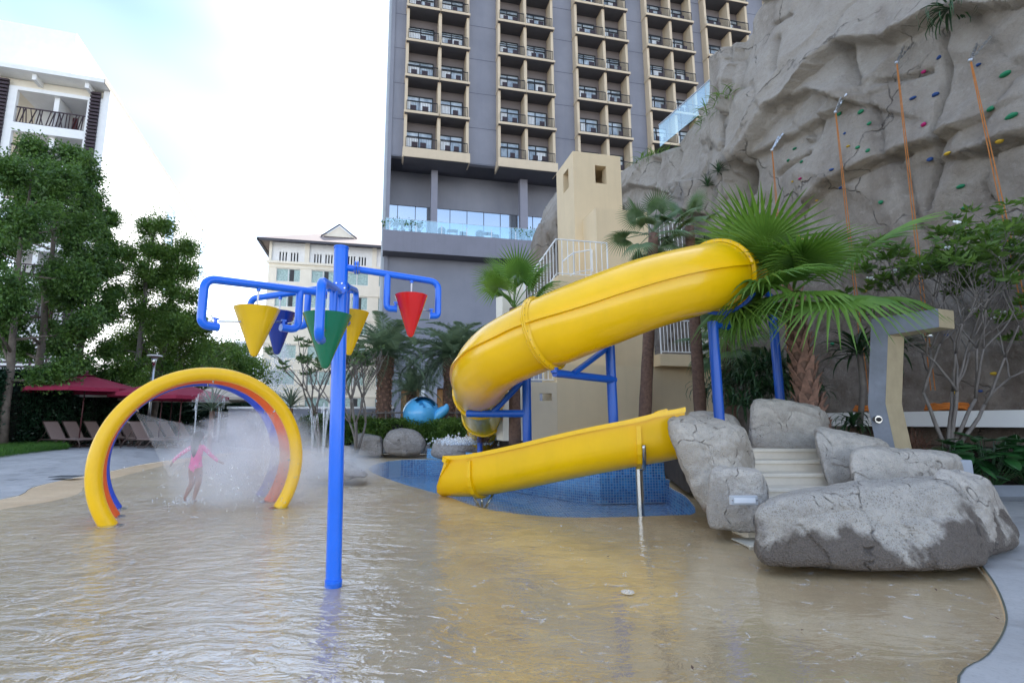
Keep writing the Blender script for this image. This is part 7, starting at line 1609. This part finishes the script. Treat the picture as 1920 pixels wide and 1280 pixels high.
# broad-leaved plants at the right edge
def ovate_mesh():
    b = MB(); n = 7; vs = []
    for i in range(n + 1):
        f = i / n; w = .34 * math.sin(math.pi * min(1, f * .95 + .03)) ** .75 * (1 - .35 * f); z = .10 * f - .28 * f * f
        vs += [V3((f, -w, z - w * .15)), V3((f, -w * .5, z + .02)), V3((f, 0, z - .015)), V3((f, w * .5, z + .02)), V3((f, w, z - w * .15))]
    b.add(vs, [(i * 5 + k, i * 5 + k + 1, (i + 1) * 5 + k + 1, (i + 1) * 5 + k) for i in range(n) for k in range(4)]); o = b.build('x', mt['broad'], None, True, normals=False); me = o.data; bpy.data.objects.remove(o); return me
om = ovate_mesh(); rs = random.Random(9)
for (px_, py_, Y, n, R0, H0, lab) in ((1770, 880, 8.95, 46, .55, .62, 'glossy broad-leaved plant behind the small grey service box'), (1850, 880, 9.25, 62, .7, .75, 'glossy broad-leaved plant in the middle of the low bed at the right edge'), (1925, 880, 9.4, 55, .7, .7, 'glossy broad-leaved plant cut by the right frame edge')):
    bse = A(px_, py_, Y); bse.z = .22; t = thing('broad_leaf_plant', lab, 'plant', tuple(bse), 0, 'broad-leaved plants in the low bed')
    st_ = MB()
    for k in range(n):
        a = rs.uniform(0, 6.28); r_ = R0 * rs.random() ** .5; z = H0 * (1.15 - .5 * (r_ / R0) ** 2) * rs.uniform(.35, 1.0) + .1; p = V3((math.cos(a) * r_, math.sin(a) * r_ * .8, z))
        M = Matrix.Translation(p) @ Matrix.Rotation(a + rs.uniform(-.6, .6), 4, 'Z') @ Matrix.Rotation(rs.uniform(-.5, .75), 4, 'Y') @ Matrix.Rotation(rs.uniform(-.3, .3), 4, 'X') @ Matrix.Scale(rs.uniform(.26, .42), 4); inst('leaf', om, t, M)
        st_.tube([bse + V3((p.x * .2, p.y * .2, 0)), bse + p], .006, 4)
    o = st_.build('stems', mt['strap'], t); o['kind'] = 'stuff'
# potted plants on the terrace
for i, (x0, x1, n_, lab) in enumerate(((726, 786, 5, 'row of dark leafy potted plants behind the glass at the left end of the terrace'), (968, 1004, 4, 'dark leafy potted plants behind the glass at the right end of the terrace'))):
    for k in range(n_):
        px_ = x0 + (x1 - x0) * k / (n_ - 1); u = TP.uz(px_, 430, 1.1)[0]; q = TP.p(u, zT + .02, 1.1); q = V3((q.x, q.y, zT + .003)); t = thing('potted_plant', ('%s potted plant of the %s group behind the terrace glass' % (['first', 'second', 'third', 'fourth', 'fifth'][k], 'left' if i == 0 else 'right')), 'potted plant', tuple(q), 0, 'potted plants on the hotel terrace')
        b_ = MB(); b_.cyl(q, q + V3((0, 0, .35)), .14, .2, 10); b_.build('pot', mt['soffit'], t); rn = np.random.RandomState(k + 10 * i); m = 90; P = np.array(q) + rn.normal(size=(m, 3)) * .2 + np.array([0, 0, .85]); V, Fq = leaf_quads(P, rn.normal(size=(m, 3)), .26, .15, .2, k); o = npmesh('foliage', V, Fq, mt['leaf_dark'], t); o['kind'] = 'stuff'
        b_ = MB(); b_.cyl(q + V3((0, 0, .3)), q + V3((0, 0, .9)), .015, None, 5); b_.build('stem', mt['palebark'], t)

# ================================================================== water jets, sprays and mist
wj = N('white_water_spray'); df_ = wj.n('ShaderNodeBsdfDiffuse'); df_.inputs[0].default_value = (.9, .93, .96, 1); tr_ = wj.n('ShaderNodeBsdfTransparent'); ms_2 = wj.n('ShaderNodeMixShader'); wj.l(wj.math('MULTIPLY_ADD', wj.noise(26, 4, .7), .9, -.05), ms_2.inputs[0]); wj.l(tr_.outputs[0], ms_2.inputs[1]); wj.l(df_.outputs[0], ms_2.inputs[2]); wj.l(ms_2.outputs[0], wj.o.inputs[0]); mt['jet'] = wj.m
def jet(label, base, H, n, spread, seed, group='fountain jets', r=.012):
    rs = random.Random(seed); base = V3(base); t = thing('fountain_jet', label, 'water jet', tuple(base), 0, group)
    for k in range(n):
        a = rs.uniform(0, 6.28); d = V3((math.cos(a), math.sin(a), 0)) * spread * rs.uniform(.3, 1); h = H * rs.uniform(.8, 1.05); pts = [base + d * f + V3((0, 0, h * (1 - (1 - f * 1.35) ** 2))) for f in np.linspace(0, 1, 12)]; b = MB(); b.tube(pts, r, 5, True, [r * (.7 + .7 * f) for f in np.linspace(0, 1, 12)]); b.build('water_stream', mt['jet'], t, True)
    b = MB(); 
    for k in range(60): a = rs.uniform(0, 6.28); f = rs.random(); b.sph(base + V3((math.cos(a) * spread * 1.3 * f, math.sin(a) * spread * 1.3 * f, H * rs.uniform(.3, 1.05))), rs.uniform(.006, .016), 5, 3)
    o = b.build('droplets', mt['jet'], t); o['kind'] = 'stuff'; return t
for px_, Y, H_px, n, sp_r, lab in ((363, 20, 42, 4, .18, 'thin fountain jet left of the child, just above the head'), (406, 20, 42, 4, .18, 'thin fountain jet right of the child, inside the arches'), (606, 15.0, 66, 7, .28, 'cluster of thin fountain jets between the arches and the blue pole'),
                                   (585, 17.5, 50, 4, .2, 'small fountain jet close to the right arch leg')):
    bse = G(px_, 800); bse = A(px_, 835, Y); bse.z = .05; jet('white ' + lab, bse, H_px * Y / 960 + .15 + (1.28 - 0) * (1 if Y > 18 else .55), n, sp_r, int(px_))
bse = A(515, 835, 21); bse.z = .1; rs = random.Random(3); t = thing('spray_plume', 'tall hazy plume of white spray rising behind the right side of the arches', 'water spray', tuple(bse)); b = MB()
for k in range(2600):
    h = rs.random() ** .8; zz = .3 + 4.3 * h; w = .25 + .75 * math.sin(math.pi * min(1, h * .9 + .1)); b.v.extend([]); c = bse + V3((rs.gauss(0, .38) * w, rs.gauss(0, .38) * w, zz)); s_ = rs.uniform(.008, .028); b.add([c + V3((s_, 0, 0)), c + V3((-s_ * .5, s_, 0)), c + V3((-s_ * .5, -s_, 0)), c + V3((0, 0, s_ * 2.4)), c - V3((0, 0, s_ * 1.5))], [(0, 1, 3), (1, 2, 3), (2, 0, 3), (1, 0, 4), (2, 1, 4), (0, 2, 4)])
o = b.build('droplets', mt['jet'], t, normals=False); o['kind'] = 'stuff'
# fan sprays inside the arches
sf = N('thin_spray_fan'); df_ = sf.n('ShaderNodeBsdfDiffuse'); df_.inputs[0].default_value = (.9, .92, .96, 1); tr_ = sf.n('ShaderNodeBsdfTransparent'); ms_2 = sf.n('ShaderNodeMixShader'); sf.l(sf.math('MULTIPLY', sf.noise(7, 5, .65), .17), ms_2.inputs[0]); sf.l(tr_.outputs[0], ms_2.inputs[1]); sf.l(df_.outputs[0], ms_2.inputs[2]); sf.l(ms_2.outputs[0], sf.o.inputs[0])
for (k, a_, len_, wid_, lab) in ((0, 142, .95, .42, 'fan of spray from the upper left nozzle of the yellow arch'), (0, 90, .30, .28, 'small fan of spray under the crown of the yellow arch'), (0, 38, .35, .3, 'fan of spray from the upper right nozzle of the yellow arch'), (0, 4, .4, .3, 'fan of spray from the low right nozzle of the yellow arch'), (1, 42, .6, .5, 'fan of spray from the upper right nozzle of the orange arch'), (2, 40, .8, .5, 'fan of spray from the right nozzle of the blue arch')):
    c = HCc + V3((-.43, .655, 0)) * k; a = R(a_); q = c + hd * (HR - .13) * math.cos(a) + V3((0, 0, (HR - .13) * math.sin(a))); d = (c - q).normalized(); side = V3((0, 0, 1)) if abs(d.z) < .5 else hd
    side = (side - d * side.dot(d)).normalized(); b = MB(); n = 14; vs = [q]
    for r_ in (0.5, 1.0):
        for i in range(n): th = 2 * math.pi * i / n; vs.append(q + d * len_ * r_ + (side * math.cos(th) * wid_ + hn * math.sin(th) * wid_ * .3) * r_)
    fs = [(0, 1 + i, 1 + (i + 1) % n) for i in range(n)] + [(1 + i, 1 + n + i, 1 + n + (i + 1) % n, 1 + (i + 1) % n) for i in range(n)]; b.add(vs, fs); o = b.build('spray_fan', sf.m, None, True); tag(o, lab, 'water spray', 'fans of spray from the arches')
# splash at the child's feet and where the slide meets the pool
b = MB(); rs = random.Random(8)
for k in range(260): a = rs.uniform(0, 6.28); r_ = abs(rs.gauss(0, .16)); b.sph(gx + V3((-.05 + math.cos(a) * r_, -.05 + math.sin(a) * r_, abs(rs.gauss(0, .05)))), rs.uniform(.004, .011), 5, 3)
o = b.build('foot_splash', mt['jet']); tag(o, 'spray of drops kicked up around the child running feet', None, None, 'stuff')
b = MB(); q0 = G(875, 838)
q0 = A(872, 832, 16.6); 
for k in range(900): b.sph(q0 + V3((rs.gauss(0, .38), rs.gauss(0, .3), abs(rs.gauss(0, .10)))), rs.uniform(.012, .045), 5, 3)
o = b.build('slide_foam', mt['jet']); tag(o, 'white foam below the mouth of the yellow tube', None, None, 'stuff')
b = MB(); rs = random.Random(12)
for k in range(600):
    c = V3((-4.0 + rs.gauss(0, .7), 8.8 + rs.gauss(0, .8), abs(rs.gauss(.35, .5)))); r_ = rs.uniform(.003, .009); b.add([c + V3((r_, 0, 0)), c + V3((-r_ * .5, r_, 0)), c + V3((-r_ * .5, -r_, 0)), c + V3((0, 0, r_ * 2.2)), c - V3((0, 0, r_ * 1.6))], [(0, 1, 3), (1, 2, 3), (2, 0, 3), (1, 0, 4), (2, 1, 4), (0, 2, 4)])
o = b.build('spray_droplets', mt['jet'], None, normals=False); tag(o, 'bright drops of spray flying inside the arches around the child', None, None, 'stuff')
# mist volume
mv_ = bpy.data.materials.new('fine_water_mist'); mv_.use_nodes = True; t_ = mv_.node_tree; t_.nodes.remove(t_.nodes['Principled BSDF']); pv = t_.nodes.new('ShaderNodeVolumePrincipled'); tc_ = t_.nodes.new('ShaderNodeTexCoord'); gn_ = t_.nodes.new('ShaderNodeTexGradient'); gn_.gradient_type = 'SPHERICAL'
nz_ = t_.nodes.new('ShaderNodeTexNoise'); nz_.inputs['Scale'].default_value = 2.4; nz_.inputs['Detail'].default_value = 4; m1_ = t_.nodes.new('ShaderNodeMath'); m1_.operation = 'MULTIPLY'; m2_ = t_.nodes.new('ShaderNodeMath'); m2_.operation = 'MULTIPLY'; m3_ = t_.nodes.new('ShaderNodeMath'); m3_.operation = 'POWER'; m3_.inputs[1].default_value = 2.2
mpp = t_.nodes.new('ShaderNodeMapping'); mpp.inputs['Scale'].default_value = (1, 1, 1); t_.links.new(tc_.outputs['Object'], mpp.inputs[0]); t_.links.new(mpp.outputs[0], gn_.inputs[0]); t_.links.new(tc_.outputs['Object'], nz_.inputs['Vector'])
t_.links.new(nz_.outputs[0], m3_.inputs[0]); t_.links.new(gn_.outputs[1], m1_.inputs[0]); t_.links.new(m3_.outputs[0], m1_.inputs[1]); t_.links.new(m1_.outputs[0], m2_.inputs[0]); m2_.inputs[1].default_value = 9.0
t_.links.new(m2_.outputs[0], pv.inputs['Density']); pv.inputs['Color'].default_value = (.97, .98, 1.0, 1); pv.inputs['Anisotropy'].default_value = .2; t_.links.new(pv.outputs[0], t_.nodes['Material Output'].inputs['Volume'])
b = MB(); b.sph((0, 0, 0), 1.0, 28, 18); me = bpy.data.meshes.new('mist_cloud'); me.from_pydata(b.v, [], b.f); me.materials.append(mv_)
for loc, sc_, lab in (((-4.0, 9.1, .6), (1.5, 1.5, 1.0), 'main cloud of fine mist filling the arches around the child'), ((-3.4, 11.6, .3), (1.3, 1.5, .5), 'thin drift of mist spreading right of the arches over the water')):
    o = bpy.data.objects.new('mist_cloud', me); C.objects.link(o); o.location = loc; o.scale = sc_; tag(o, lab, None, None, 'stuff')
